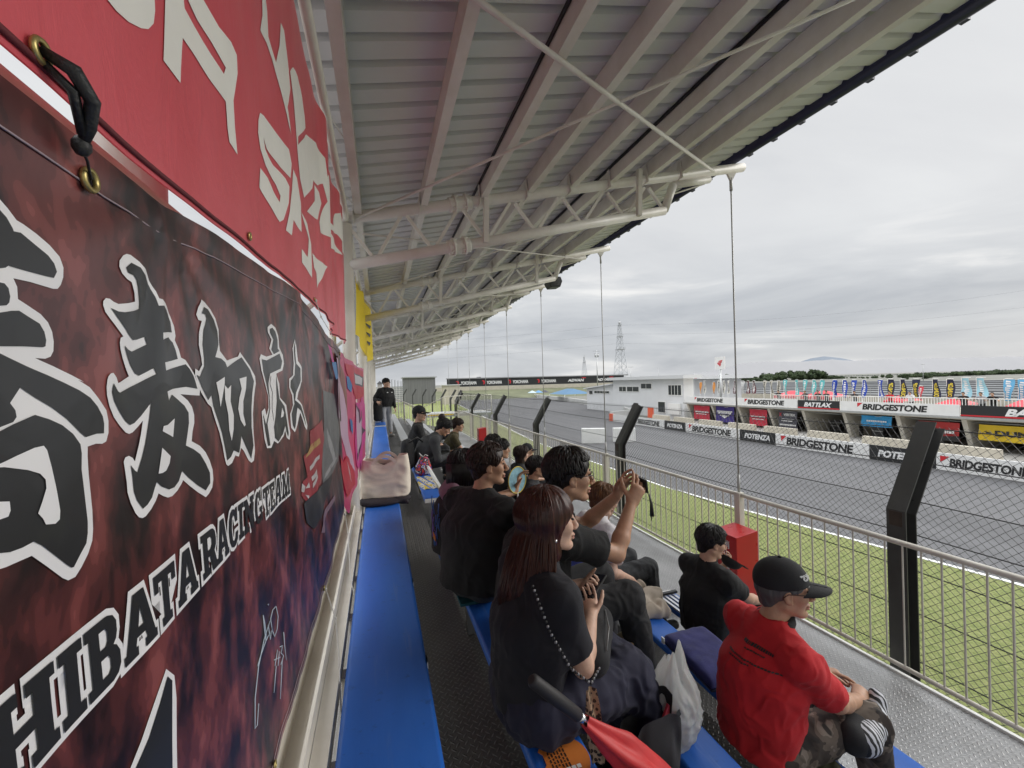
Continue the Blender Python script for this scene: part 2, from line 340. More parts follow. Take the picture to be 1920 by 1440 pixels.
# ================================================================ GRANDSTAND
T = [3.78, 3.53, 3.28, 3.03, 2.78]
BX = [0.0, .5425, 1.19, 1.834, 2.48]; BZ = [4.20, 3.95, 3.70, 3.45, 3.20]
TRY = [3.61 + 2.83 * k for k in range(-2, 8)]
YEND = 23.6
def roof_z(x): return EYE + 1.42 + .232 * x
stand = thing('grandstand', 'cream steel grandstand with stepped plate decks under a sloping trussed roof', 'grandstand', (1.5, 8, 0))
def grandstand():
    edges = [(-.12, .442), (.442, 1.092), (1.092, 1.738), (1.738, 2.384), (2.384, 3.90)]
    for i, (a, b) in enumerate(edges):
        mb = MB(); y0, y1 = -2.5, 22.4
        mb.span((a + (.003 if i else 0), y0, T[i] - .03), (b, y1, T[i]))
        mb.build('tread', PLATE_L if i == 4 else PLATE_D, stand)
        if i < 4:
            mb = MB(); mb.span((b - .006, y0, T[i + 1] + .001), (b - .001, y1, T[i] - .031)); mb.build('riser', PLATE_D, stand)
    mb = MB(); mb.span((3.902, -2.5, 2.70), (3.93, 22.4, 2.80)); mb.build('edge_kick_plate', WHITEP, stand)
    # understructure
    for y in TRY:
        mb = MB(); mb.bar((-.1, y, 3.6), (3.7, y, 2.6), .1, .16); mb.build('floor_beam', STEELG, stand)
        for x in (.1, 1.9, 3.6): mb = MB(); mb.span((x - .05, y - .05, 0), (x + .05, y + .05, 3.5 - x * .25)); mb.build('floor_post', STEELG, stand)
    # back edge: trough, bar and ladder-like rungs behind the last bench
    mb = MB(); mb.span((-.285, -1, 4.18), (-.275, 21, 4.30)); mb.span((-.285, -1, 4.17), (-.215, 21, 4.18)); mb.span((-.218, -1, 4.18), (-.208, 21, 4.25)); mb.build('back_channel', CREAM, stand)
    mb = MB(); mb.span((-.205, -1, 4.12), (-.160, 21, 4.19)); mb.build('back_rail', CREAM, stand)
    for k in range(26):
        y = .45 + k * .405
        if y > 10.6: break
        mb = MB(); mb.span((-.158, y - .028, 4.07), (.10, y + .028, 4.135)); mb.build('rung', CREAM, stand)
    mp, n = newmat('perforated_panel', .5, .3); v = n.obj(); vo = nd(n.t, 'ShaderNodeSeparateXYZ'); n.L(v, vo.inputs[0])
    fx = n.m('SUBTRACT', n.m('FRACT', n.m('MULTIPLY', vo.outputs[0], 70)), .5); fy = n.m('SUBTRACT', n.m('FRACT', n.m('MULTIPLY', vo.outputs[1], 70)), .5)
    d = n.m('ADD', n.m('MULTIPLY', fx, fx), n.m('MULTIPLY', fy, fy)); hole = n.m('GREATER_THAN', d, .09); n.L(hole, n.p.inputs['Alpha']); n.p.inputs['Base Color'].default_value = (.3, .29, .27, 1)
    mb = MB(); mb.add([(-.40, -1, 3.80), (-.125, -1, 3.80), (-.125, 21, 3.80), (-.40, 21, 3.80)], [(0, 1, 2, 3)]); mb.build('perforated_walkway', mp, stand)
    # columns
    for k, y in enumerate(TRY):
        if y > YEND: continue
        mb = MB(); mb.tube([(-.225 if k > 1 else -.36, y, 3.2), (-.225 if k > 1 else -.36, y, roof_z(-.2) - .05)], .05, 16); mb.build('column', CREAM, stand)
        mb = MB(); mb.tube([(-.62, y, .0), (-.62, y, roof_z(-.6) - .05)], .05, 12); mb.build('column', CREAM, stand)
        for z in (5.15, 6.0): mb = MB(); mb.tube([(-.62, y, z - .25), (-.225 if k > 1 else -.36, y, z + .1)], .022, 8); mb.build('column_brace', CREAM, stand)
    # back wall pipes behind the banners
    mb = MB(); mb.tube([(-.295, -1, 5.432), (-.295, 1.4, 5.475), (-.31, 21, 5.50)], .016, 10); mb.build('back_pipe', CREAM, stand)
    mb = MB(); mb.tube([(-.215, -1.5, 6.56), (-.215, 21, 6.56)], .022, 10); mb.build('banner_pipe', CREAM, stand)
    # trusses
    for k, y in enumerate(TRY):
        t = MB(); A, B = V(-.25, y, EYE + 1.37), V(3.93, y, EYE + 1.37 + .232 * 4.18); t.tube([A, B], .048, 14)
        top = t.build('truss_top_chord', CREAM2, stand)
        b = MB(); C1, D1 = V(-.24, y, EYE + .985), V(2.87, y, EYE + 1.75); b.tube([C1, D1], .045, 14)
        b.tube([D1, V(2.99, y, EYE + 2.03)], .042, 12); b.tube([V(2.99, y, EYE + 2.03), V(3.46, y, EYE + 2.145)], .038, 12); b.build('truss_bottom_chord', CREAM2, stand)
        w = MB(); n = 13; pts = []
        for i in range(n + 1):
            u = i / n
            p = A.lerp(V(2.9, y, roof_z(2.9) - .05), u) if i % 2 == 0 else C1.lerp(D1, u); pts.append(p)
        for i in range(n):
            p, q = pts[i], pts[i + 1]; dd = (q - p).normalized() * .04; w.bar(p + dd, q - dd, .026, .026, 0, (0, 1, 0))
        w.build('truss_web', CREAM2, stand)
        for x in (.93, 2.52):
            w = MB(); w.bar((x, y - .058, EYE + 1.02 + .246 * x), (x + .02, y - .058, roof_z(x) + .1), .045, .045, 0, (0, 1, 0)); w.build('truss_strut', CREAM2, stand)
        for x, o in ((.72, 1.37), (.70, .985 + .0)):
            z = EYE + o + (.232 if o > 1.2 else .246) * (x + .25)
            w = MB(); d = V(1, 0, .232).normalized(); c = V(x, y, z); w.tube([c - d * .10, c - d * .085, c + d * .085, c + d * .10], .062, 14)
            for q in (-1, 1): w.tube([c + d * .05 * q - d * .008, c + d * .05 * q + d * .008], .078, 14)
            for a in range(8):
                an = a * math.pi / 4; off = V(0, math.cos(an), math.sin(an)) * .068
                for q in (-1, 1): w.tube([c + d * .05 * q + off - d * .02, c + d * .05 * q + off + d * .02], .009, 6)
            w.build('flange_joint', CREAM2, stand)
        # hanger rod from the truss tip to the railing post
        if k >= 2:
            tipz = B.z; h = MB(); h.prism([(-.11, 0), (.07, 0), (-.01, -.13), (-.03, -.13)], ((3.78, y - .012, tipz - .04), (1, 0, 0), (0, 0, 1), (0, 1, 0)), .024)
            h.build('tip_bracket', CREAM2, stand)
            h = MB(); h.tube([(3.76, y, tipz - .14), (3.76, y, tipz - .28)], .016, 8); h.tube([(3.76, y, tipz - .28), (3.76, y, 3.98)], .0085, 8); h.tube([(3.76, y, 4.12), (3.76, y, 3.90)], .015, 8)
            h.build('hanger_rod', STEELG if k > 6 else mat('rod_paint', (.42, .42, .41), .4, .3), stand)
    # purlins (C-channels along the stand)
    for i, x in enumerate((-.15, .38, .90, 1.345, 1.78, 2.21, 2.64, 3.06)):
        z = roof_z(x); mb = MB(); y0, y1 = -2.3, YEND
        mb.span((x - .003, y0, z + .02), (x + .003, y1, z + .155)); mb.span((x - .003, y0, z + .014), (x + .052, y1, z + .02)); mb.span((x + .046, y0, z + .02), (x + .052, y1, z + .036)); mb.span((x - .003, y0, z + .155), (x + .052, y1, z + .161))
        if i in (2, 5): mb.span((x - .016, y0, z + .13), (x - .006, y1, z + .158), 1)  # black strip painted in for the shadow gap beside the purlin top
        mb.build('purlin', [CREAM2, BLACK], stand)
        c0 = None
        for y in TRY:
            if y >= y1: continue
            if c0: c = c0.copy(); COL.objects.link(c); c.location = (0, y - TRY[0], 0); continue
            cl = MB(); cl.prism([(-.05, -.06), (.07, -.06), (.02, .12), (-.02, .12)], ((x - .012, y - .035, z + .01), (0, 1, 0), (0, 0, 1), (-1, 0, 0)), .006); c0 = cl.build('purlin_cleat', CREAM2, stand)
    # folded roof sheet: ribs across the slope
    mb = MB(); y = -2.4; prof = []
    p = .163
    while y < YEND + .1:
        prof += [(y, 0), (y + .112, 0), (y + .126, .06), (y + .149, .06)]; y += p
    vs = []
    for yy, h in prof:
        for x in (-.75, 3.85): vs.append((x, yy, roof_z(x) + .166 + h))
    mb.add(vs, [(2 * i, 2 * i + 1, 2 * i + 3, 2 * i + 2) for i in range(len(prof) - 1)]); o = mb.build('roof_sheet', ROOFM, stand)
    mb = MB(); g = []
    for i in range(13):
        a = math.pi * 2 * i / 12; g.append((math.cos(a) * .07, math.sin(a) * .06))
    gz = roof_z(3.86) + .150
    mb.tube([(3.875, -2.4, gz), (3.875, YEND + .1, gz)], .060, 12); mb.build('eave_gutter', NAVY, stand)
    first = None; yy = -2.3
    while yy < YEND:
        if first is None: mb = MB(); mb.box((3.915, -2.3, gz - .03), (.05, .05, .045)); first = mb.build('gutter_clip', NAVY, stand)
        else: c = first.copy(); COL.objects.link(c); c.location = (0, yy + 2.3, 0)
        yy += .29
    # wind bracing
    mb = MB(); zt = lambda x: EYE + 1.37 + .232 * (x + .25) - .025
    ys = [y for y in TRY if y < 19]
    mb.tube([(3.48, TRY[2] - .05, zt(3.48)), (-.2, 1.18, zt(-.2))], .014, 8)
    mb.tube([(-.18, TRY[2], zt(-.18)), (3.35, .76, zt(3.35))], .010, 8)
    for k in range(2, 7): mb.tube([(-.1, TRY[k], zt(-.1) - .12), (3.4, TRY[k + 1], zt(3.4) - .08)], .008, 8); mb.tube([(-.15, TRY[k + 1], zt(-.15)), (3.4, TRY[k], zt(3.4) - .1)], .008, 6)
    for k in range(2): mb.tube([(-.22, TRY[2] - .5 - .9 * k, 6.57), (-.14, TRY[2] - .1 - .9 * k, roof_z(-.14) + .05)], .004, 6)
    mb.build('wind_brace', CREAM2, stand)
    # end parapet panels behind the last rows
    mb = MB(); mb.span((-.30, 10.8, 4.0), (-.28, 21, 4.48), 0); mb.span((-.30, 10.8, 4.48), (-.28, 21, 4.82), 1); mb.span((-.305, 10.8, 4.82), (-.275, 21, 4.87), 0)
    mb.build('parapet_panel', [mat('pale_grey_panel', (.42, .43, .44), .5, var=.1), mat('navy_panel', (.02, .025, .06), .5)], stand)
grandstand()
# ---------------------------------------------------------------- benches
def bench(row, y0, y1, covered, label, w=.20):
    x, z = BX[row], BZ[row]; o = thing('bench', label, 'bench', (x, (y0 + y1) / 2, T[row]), 'long bench planks on the stepped decks')
    if row == 0: w = .275
    mb = MB(); mb.span((x - w / 2 + .004, y0 + .012, z - .034), (x + w / 2 - .004, y1 - .012, z - .005)); mb.build('plank', ALU, o, bevel=.003)
    mb = MB(); mb.span((x - w / 2 + .002, y0, z - .04), (x + w / 2 - .002, y0 + .014, z - .001)); mb.build('end_cap', WHITEP, o, bevel=.003)
    mb = MB(); mb.span((x - w / 2 + .002, y1 - .014, z - .04), (x + w / 2 - .002, y1, z - .001)); mb.build('end_cap', WHITEP, o, bevel=.003)
    if covered:
        mb = MB(); pr = [(-w / 2, -.036), (-w / 2 - .001, -.01), (-w / 2 + .006, .001), (-w / 2 + .014, .003), (w / 2 - .014, .003), (w / 2 - .006, .001), (w / 2 + .001, -.01), (w / 2, -.036)]
        n = max(8, int((y1 - y0) / .1)); ys = [y0 + .02 + (y1 - y0 - .04) * i / n for i in range(n + 1)]
        vs = []
        for yy in ys:
            for a, b in pr:
                q = .0012 * mnoise.noise(V(a * 9, yy * 2.2, row)); vs.append((x + a, yy, z + b + q))
        k = len(pr); mb.add(vs, [(i * k + j, i * k + j + 1, (i + 1) * k + j + 1, (i + 1) * k + j) for i in range(n) for j in range(k - 1)], 0, True)
        mb.build('seat_cover', VINYL, o)
        if row == 0:
            for yy in (1.55, 2.2):
                mb = MB(); mb.box((x + w / 2 + .003, yy, z - .012), (.003, .05, .022), 0); mb.box((x + w / 2 + .0052, yy, z - .012), (.0016, .042, .006), 1); mb.build('seat_number_sticker', [WHITEP, BLACK], o)
    y = y0 + .3
    while y < y1 - .1:
        mb = MB(); mb.bar((x, y, T[row] - (.25 if row else 0) * 0), (x, y, z - .035), .045, .045); mb.box((x, y, z - .05), (w * .9, .05, .03)); mb.build('leg', STEELG, o); y += 1.35
    return o
bench(0, -1.6, 10.9, True, 'wide blue covered bench along the banners, back row, nearest part')
bench(0, 11.15, 20.5, True, 'wide blue covered bench of the back row by the standing man')
bench(1, -1.6, 3.55, True, 'blue covered bench under the long haired woman')
bench(1, 4.62, 9.3, True, 'blue covered bench with newspaper at its near end')
bench(1, 10.1, 19.5, False, 'bare silver bench plank in front of the standing man')
bench(2, -1.6, 3.5, True, 'blue covered bench holding the khaki bag and white plastic bag')
bench(2, 4.62, 9.3, True, 'blue covered bench under the man in the olive shirt')
bench(2, 10.1, 19.5, False, 'bare silver bench plank second from the back at the far end')
bench(3, -1.6, 3.3, True, 'blue covered bench under the man in red')
bench(3, 4.62, 9.3, False, 'bare silver bench plank in third row past the aisle')
bench(3, 10.1, 19.5, False, 'bare silver bench plank in third row at the far end')
bench(4, -1.6, 3.3, True, 'blue covered bench of the front row under the man in black')
bench(4, 4.62, 9.3, False, 'bare silver bench plank in front row past the aisle')
bench(4, 10.1, 19.5, False, 'bare silver bench plank in front row at the far end')
# ---------------------------------------------------------------- railing
RX = 3.76
def railing():
    y = TRY[2] - 2 * 2.83; k = 0; lab = ['nearest the man in red', 'beside the red extinguisher box', 'behind the white haired hangers']
    tmpl = None
    names = ['nearest section of cream railing at the right edge, beside the dark bent post', 'cream railing section behind the man in black with the red box', 'cream railing section past the red box, seen beyond the phone held up', 'cream railing section by the row of heads in caps', 'cream railing section with the far red box', 'cream railing section second from the far corner', 'cream railing section at the far corner of the front deck', 'cream railing section beside the far stairs']
    for k in range(8):
        y0 = TRY[2] + (k - 1) * 2.83; y1 = y0 + 2.83
        if k == 0: y0 = -.9
        if y0 > 18: break
        if k == 6: y1 = 20.7
        o = thing('railing', names[k], 'railing', (RX, y0, T[4]), 'cream railing sections along the front deck')
        mb = MB(); mb.tube([(RX, y0 + .03, 3.90), (RX, y1 - .03, 3.90)], .021, 10); mb.build('top_rail', CREAM, o)
        mb = MB(); mb.tube([(RX, y0 + .03, 2.95), (RX, y1 - .03, 2.95)], .017, 10); mb.build('bottom_rail', CREAM, o)
        mb = MB(); mb.span((RX - .035, y1 - .035, T[4] - .1), (RX + .035, y1 + .035, 3.925)); mb.build('post', CREAM, o, bevel=.004)
        n = round((y1 - y0) / .1155); first = None
        for i in range(1, n):
            yy = y0 + (y1 - y0) * i / n
            if first is None:
                mb = MB(); mb.tube([(RX, y0, 2.952), (RX, y0, 3.885)], .0068, 6, caps=False); first = mb.build('baluster', CREAM, o); c = first
            else: c = first.copy(); COL.objects.link(c)
            c.location = (0, yy - y0, 0)
railing()
def end_rails():
    # railings of the far stairs and the far end of the stand
    def rail(pts, lab, h=1.0, sp=.13, r=.02):
        o = thing('stair_railing', lab, 'railing', pts[0], 'cream railings round the far stairs')
        mb = MB(); up = V(0, 0, h); mb.tube([V(p) + up for p in pts], r, 8); mb.build('top_rail', CREAM, o)
        mb = MB(); mb.tube([V(p) + V(0, 0, .12) for p in pts], .014, 8); mb.build('bottom_rail', CREAM, o)
        for p in pts:
            mb = MB(); mb.tube([V(p) - V(0, 0, .1), V(p) + up], .022, 8); mb.build('post', CREAM, o)
        for a, b in zip(pts[:-1], pts[1:]):
            a, b = V(a), V(b); n = max(2, int((b - a).length / sp))
            for i in range(1, n):
                p = a.lerp(b, i / n); mb = MB(); mb.tube([p + V(0, 0, .12), p + up], .007, 5); mb.build('baluster', CREAM, o)
    rail([(RX, 20.8, T[4]), (2.35, 20.8, T[4]), (1.15, 20.8, 3.35)], 'cream railing turning off the front deck at the far corner')
    rail([(-.1, 21.6, 3.85), (.9, 21.6, 3.55), (2.2, 21.6, 3.0)], 'sloping cream railing at the end of the back rows', .95)
    rail([(2.3, 23.4, 3.0), (3.5, 23.4, 3.55), (6.2, 23.4, 3.55)], 'cream railing of the raised landing beyond the stand', 1.0, .2)
    o = thing('barrier_tape', 'yellow tape strung across the far stair opening', 'tape', (2.6, 21.2, 3.5))
    mb = MB(); mb.box((2.95, 21.2, 3.68), (1.3, .004, .07)); mb.build('tape_strip', mat('yellow_tape', (.75, .52, .03), .5), o)
    o = thing('landing', 'grey raised landing at the foot of the far stairs', 'landing', (4.5, 24.6, 0))
    mb = MB(); mb.span((2.2, 23.4, 3.40), (6.3, 26, 3.54)); mb.build('slab', STEELG, o); mb = MB()
    for x in (2.4, 6.1):
        for y in (23.5, 25.8): mb.span((x - .06, y - .06, 0), (x + .06, y + .06, 3.40))
    mb.build('legs', STEELG, o)
end_rails()
# ---------------------------------------------------------------- catch fence
def fence():
    o = thing('catch_fence', 'dark bent post debris fence with chain link mesh along the grass', 'fence', (4.12, 10, 0))
    fx = 4.12; sp = 1.044 * 4.12 * .985; ys = [2.31 + sp * i for i in range(-1, 6)]
    zb, zt, dx = EYE - 1.16, EYE - .46, .41
    p0 = None
    for i, y in enumerate(ys):
        if p0 is not None: c = copy_tree(p0, (0, y - ys[0], 0), o); continue
        mb = MB(); w = .068; fl = .011
        # H-section: two flanges and a web, bent outwards at the top
        d = V(dx, 0, zt - zb).normalized(); nrm = V(d.z, 0, -d.x)
        def seg(x0, x1, y0, y1, mi=0):
            lo = [(fx + x0, y0), (fx + x1, y0), (fx + x1, y1), (fx + x0, y1)]
            vs = [(a, b, 0) for a, b in lo] + [(a, b, zb + (fx - a) * .30) for a, b in lo]
            top = []
            for a, b in lo:
                s = (zt - zb) / d.z; q = V(fx, b, zb) + d * s + nrm * (a - fx) ; top.append(tuple(q))
            vs += top
            fs = [(0, 1, 2, 3)] + [(i_ + k * 4, (i_ + 1) % 4 + k * 4, (i_ + 1) % 4 + k * 4 + 4, i_ + k * 4 + 4) for k in (0, 1) for i_ in range(4)] + [(8, 11, 10, 9)]
            mb.add(vs, fs, mi)
        y = ys[0]
        seg(-w, -w + fl, y - w, y + w); seg(w - fl, w, y - w, y + w); seg(-w + fl, w - fl, y - fl / 2, y + fl / 2)
        tp = V(fx, y, zb) + d * ((zt - zb) / d.z - .02)
        p0 = mb.build('post', STEELD, o)
        for kz in (2.9, 3.3, 3.6, 3.9, 4.12, 4.42, 4.68):      # cable clamps on the inner flange
            q = V(fx + .078 + (.0 if kz <= zb else dx / (zt - zb) * (kz - zb)), y, kz); m2 = MB(); m2.box(q, (.018, .05, .022)); m2.tube([q + V(.0, -.035, 0), q + V(0, .035, 0)], .006, 6); m2.build('cable_clamp', BLACK, p0)
        m2 = MB(); m2.span((fx - .09, y - .09, .0), (fx + .09, y + .09, .02)); m2.build('base_plate', STEELD, p0)
        q = V(fx - .053, y, zb + .02); m2 = MB(); m2.tube([q + V(-.004, -.02, .45) + V(.27, 0, 0) * 0, q + V(.004, -.02, .45)], .01, 8); m2 = MB(); m2.box(V(fx - .0695, y, zb - .05), (.002, .09, .12)); m2.build('rust_patch', RUST, p0)
    tops = []
    def pt(y, s):      # s: height along the fence line
        if s <= zb: return V(fx + .082, y, s)
        t = (s - zb); return V(fx + .082 + dx / (zt - zb) * t, y, s)
    # steel cables
    for s in [1.0, 1.5, 2.0, 2.4, 2.8, 3.2, 3.55, 3.85, 4.12, 4.42, 4.70]:
        mb = MB(); pts = []
        for a, b in zip(ys[:-1], ys[1:]):
            for q in range(6):
                t = q / 6; pts.append(pt(a + (b - a) * t, s) - V(0, 0, .022 * 4 * t * (1 - t)))
        pts.append(pt(ys[-1], s)); mb.tube(pts, .0048, 5, smooth=True); mb.build('cable', CABLE, o)
    # chain link
    mb = MB(); pitch = .062; s0, s1 = 1.2, zt - .02; H = s1 - s0; L_ = ys[-1] - ys[0]; r = .0013
    k = int((L_ + H) / pitch)
    def clipbar(ya, sa, yb, sb):
        cuts = [0, 1]
        if (sa - zb) * (sb - zb) < 0: cuts.insert(1, (zb - sa) / (sb - sa))
        for u, v in zip(cuts[:-1], cuts[1:]):
            p, q = pt(ya + (yb - ya) * u, sa + (sb - sa) * u), pt(ya + (yb - ya) * v, sa + (sb - sa) * v); mb.bar(p, q, 2 * r, 2 * r, 0, (1, 0, 0.3))
    for i in range(k):
        a = ys[0] - H + i * pitch
        for sg in (1, -1):
            y0_, y1_ = a, a + H; sa, sb = (s0, s1) if sg > 0 else (s1, s0)
            lo, hi = max(y0_, ys[0]), min(y1_, ys[-1])
            if hi <= lo: continue
            f = lambda y: sa + (sb - sa) * (y - y0_) / H
            clipbar(lo, f(lo), hi, f(hi))
    mb.build('chain_link_mesh', WIREM, o, fixn=False)
    # far fence posts along the bend beyond the stand
    o2 = thing('bent_fence_post', 'dark bent fence post of the far curve of the fence', 'fence post', (5, 28, 0), 'dark bent posts along the far curve')
    d = V(dx, 0, .7).normalized()
    mb = MB(); mb.bar((5, 28, 0), (5, 28, 4.1), .16, .12); mb.bar((5, 28, 4.06), V(5, 28, 4.06) + d * .85, .16, .12, 0, (0, 1, 0)); mb.build('shaft', STEELD, o2)
    far = [(5.0, 28.5), (5.3, 32.5), (5.2, 36.8), (4.9, 41), (4.4, 45.5), (3.7, 50), (2.9, 54.5)]
    for i, (x, y) in enumerate(far):
        c = o2 if i == 0 else copy_tree(o2); c.location = (x, y, 0)
    for i in range(12):
        pass
fence()
# ================================================================ PLACES FOUND FROM THE PHOTOGRAPH (real planes)
def _ray(px, py):
    x, y = px - 960, py - 720
    x, y = x * math.cos(ROLL) - y * math.sin(ROLL), x * math.sin(ROLL) + y * math.cos(ROLL) + 1.7
    return V(math.sin(YAW), math.cos(YAW), 0) * F_PX + V(math.cos(YAW), -math.sin(YAW), 0) * x + V(0, 0, -y)
def onX(px, py, X): r = _ray(px, py); return V(0, 0, EYE) + r * (X / r.x)
def onY(px, py, Y): r = _ray(px, py); return V(0, 0, EYE) + r * (Y / r.y)
def onZ(px, py, Z): r = _ray(px, py); return V(0, 0, EYE) + r * ((Z - EYE) / r.z)
RT, UP = V(0, -1, 0), V(0, 0, 1)          # reading direction on things that face the stand
WBOARD = mat('white_board', (.74, .74, .73), .5, var=.05); KBOARD = mat('black_board', (.016, .017, .019), .5)
INK = mat('black_lettering', (.012, .012, .013), .5); WINK = mat('white_lettering', (.75, .75, .75), .5); RINK = mat('red_lettering', (.55, .02, .03), .5)
BEIGE = mat('beige_concrete', (.50, .46, .38), .8, var=.15, vscale=1.2); PIER = mat('pale_pier', (.56, .53, .46), .8, var=.1, vscale=1)
WALLW = mat('white_wall', (.68, .69, .70), .7, var=.06, vscale=.6); GLASSD = mat('dark_window', (.03, .035, .04), .12)
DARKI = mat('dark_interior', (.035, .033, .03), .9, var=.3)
def word(body, bold=.02, shear=.0, space=1.0): return text_poly(body, 1.0, bold, shear, 1.0, space)
TX = {'B': word('BRIDGESTONE', .040, .15, .95), 'P': word('POTENZA', .05, .25, 1.02), 'K': word('BATTLAX', .045, .3, .9), 'Y': word('YOKOHAMA', .03, .15, .95), 'A': word('ADVAN', .045, .2, 1.05), 'D': word('DUNLOP', .04, 0, 1.0)}
def wedge(mb, c, h, mi, rt=RT, up=UP):
    c = V(c); mb.add([c + rt * (-.62 * h) + up * .5 * h, c + rt * (.05 * h) + up * .5 * h, c + rt * (-.62 * h) - up * .12 * h], [(0, 1, 2)], mi)
def sponsor_board(name, label, kind, X, y0, y1, z0, z1, th=.06, group=None, stripe=False):
    o = thing(name, label, 'advertising board', (X, (y0 + y1) / 2, z0), group)
    mb = MB(); mb.span((X, y0 + .012, z0), (X + th, y1 - .012, z1)); mb.build('panel', WBOARD if kind == 'B' else KBOARD, o)
    t = MB(); w, h = y1 - y0, z1 - z0; c = V(X - .012, (y0 + y1) / 2, (z0 + z1) / 2)
    tw = min(w * .72, h * (5.4 if kind == 'B' else 4.2)); th_ = tw / (6.3 if kind == 'B' else 5.4)
    if kind == 'K': tw = min(w * .68, h * 4.6); th_ = tw / 6.0
    lay(t, TX[kind], c, RT, UP, 0, (tw, min(h * .62, th_)))
    if kind == 'B': wedge(t, c + RT * (-tw / 2 - .02 * h) + UP * .02, min(h * .72, th_ * 1.25), 1)
    if stripe: t.add([V(X - .012, y0, z0 + .03), V(X - .012, y1, z0 + .03), V(X - .012, y1, z0 + .12), V(X - .012, y0, z0 + .12)], [(0, 1, 2, 3)], 1)
    t.build('lettering', [INK if kind == 'B' else WINK, RINK], o, fixn=False)
    return o
def pits():
    # trackside boards
    seq = [('B', 10.2, 14.07, 'white trackside board with BRIDGESTONE cut by the right edge of the photo'), ('P', 14.07, 17.2, 'black POTENZA board behind the head of the near bent post'), ('B', 17.2, 23.4, 'white BRIDGESTONE trackside board left of the near bent post'), ('P', 23.4, 26.6, 'black POTENZA board right behind the long hanger rod'), ('B', 26.6, 32.9, 'white BRIDGESTONE trackside board left of the long hanger rod'), ('P', 32.9, 36.0, 'black POTENZA board second from the far end of the row'), ('B', 36.0, 41.4, 'white BRIDGESTONE trackside board beside the orange end block'), ]
    for k, a, b, l in seq: sponsor_board('trackside_board', l, k, 27.95, a, b, .05, .93, .1, 'trackside boards along the pit wall')
    o = thing('trackside_board', 'white ribbed board with an orange end block, farthest of the trackside row', 'advertising board', (28, 44, 0), 'trackside boards along the pit wall')
    mb = MB(); mb.span((28.0, 41.45, .05), (28.1, 46.0, .9)); mb.build('panel', WBOARD, o); mb = MB(); mb.span((28.0, 46.02, .05), (28.2, 46.9, .95)); mb.build('end_block', mat('orange_plastic', (.72, .10, .03), .5), o)
    o = thing('pit_wall', 'pale concrete pit wall of low blocks with gaps behind the trackside boards', 'wall', (30.6, 25, 0))
    y = 9.0
    for i in range(9):
        mb = MB(); mb.prism([(0, 0), (.5, 0), (.42, 1.08), (.12, 1.08)], ((30.2, y, 0), (1, 0, 0), (0, 0, 1), (0, 1, 0)), 2.7); mb.build('block', BEIGE, o); y += 3.68
    # building
    P = thing('pit_building', 'low pit garage block with slanted pale piers and open dark bays', 'building', (40, 28, 0))
    ys = [42.2, 38.3, 34.6, 31.0, 27.55, 24.1, 20.4, 16.75, 13.1, 9.4]
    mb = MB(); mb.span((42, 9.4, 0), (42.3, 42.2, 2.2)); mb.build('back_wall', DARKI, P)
    mb = MB(); mb.span((36.1, 9.2, 2.02), (46, 42.4, 2.22)); mb.build('roof', BEIGE, P)
    mb = MB(); mb.span((35.75, 9.2, 2.10), (36.0, 42.4, 2.24)); mb.build('canopy_edge', STEELG, P)
    for i, y in enumerate(ys):
        mb = MB(); mb.prism([(36.2, 2.015), (37.0, 0), (42, 0), (42, 2.015)], ((0, y - .13, 0), (1, 0, 0), (0, 0, 1), (0, 1, 0)), .26); mb.build('pier', PIER, P)
    for a, b in zip(ys[1:], ys[:-1]):
        mb = MB(); mb.tube([(36.6, a + .25, 1.86), (36.6, b - .25, 1.86)], .03, 6); mb.build('bay_bar', STEELG, P)
    mb = MB()
    mb.tube([(36.25, 9.3, 3.40), (36.25, 30.5, 3.40)], .03, 6); mb.tube([(36.25, 9.3, 2.75), (36.25, 30.5, 2.75)], .025, 6)
    y = 9.3
    while y < 30.5: mb.bar((36.25, y, 2.2), (36.25, y, 3.40), .03, .03); y += .16
    mb.build('roof_railing', WHITEP, P)
    for k, a, b, z0, z1, st, l in [('B', 34.4, 42.1, 2.27, 3.0, 0, 'white BRIDGESTONE fascia board at the far end of the pit roof'), ('B', 27.8, 34.35, 2.27, 3.02, 0, 'white BRIDGESTONE fascia board beside the long hanger rod, second from the far end'), ('K', 24.2, 27.75, 2.25, 2.98, 1, 'black BATTLAX fascia board with red line between two white boards'), ('B', 16.8, 24.15, 2.25, 3.0, 0, 'white BRIDGESTONE fascia board above the sky blue bay banner'), ('K', 9.4, 16.75, 2.25, 2.98, 1, 'black BATTLAX fascia board with red line at the right edge of the photo')]:
        sponsor_board('fascia_board', l, k, 35.9, a, b, z0, z1, .08, 'sponsor boards along the pit roof edge', bool(st))
    # banners in the bays
    def bay(label, y0, y1, z0, z1, col, fn=None, sag=.0, X=36.55):
        o = thing('bay_banner', label, 'banner', (X, (y0 + y1) / 2, z1), 'banners hanging in the pit bays')
        mb = MB(); mb.grid(lambda u, v: (X + .05 * math.sin(u * 9 + v * 3), y1 + (y0 - y1) * u + .08 * (1 - v) * math.sin(4 * v), z1 + (z0 - z1) * (1 - v) - sag * math.sin(math.pi * u) * v), 14, 8); m2 = mat('banner_' + label[:14].replace(' ', '_'), col, .6, var=.08); mb.build('cloth', m2, o)
        if fn: t = MB(); fn(t, V(X - .09, (y0 + y1) / 2, (z0 + z1) / 2), y1 - y0, z1 - z0); t.build('lettering', [WINK, RINK, INK, mat('yellow_ink', (.7, .55, .05), .5)], o, fixn=False)
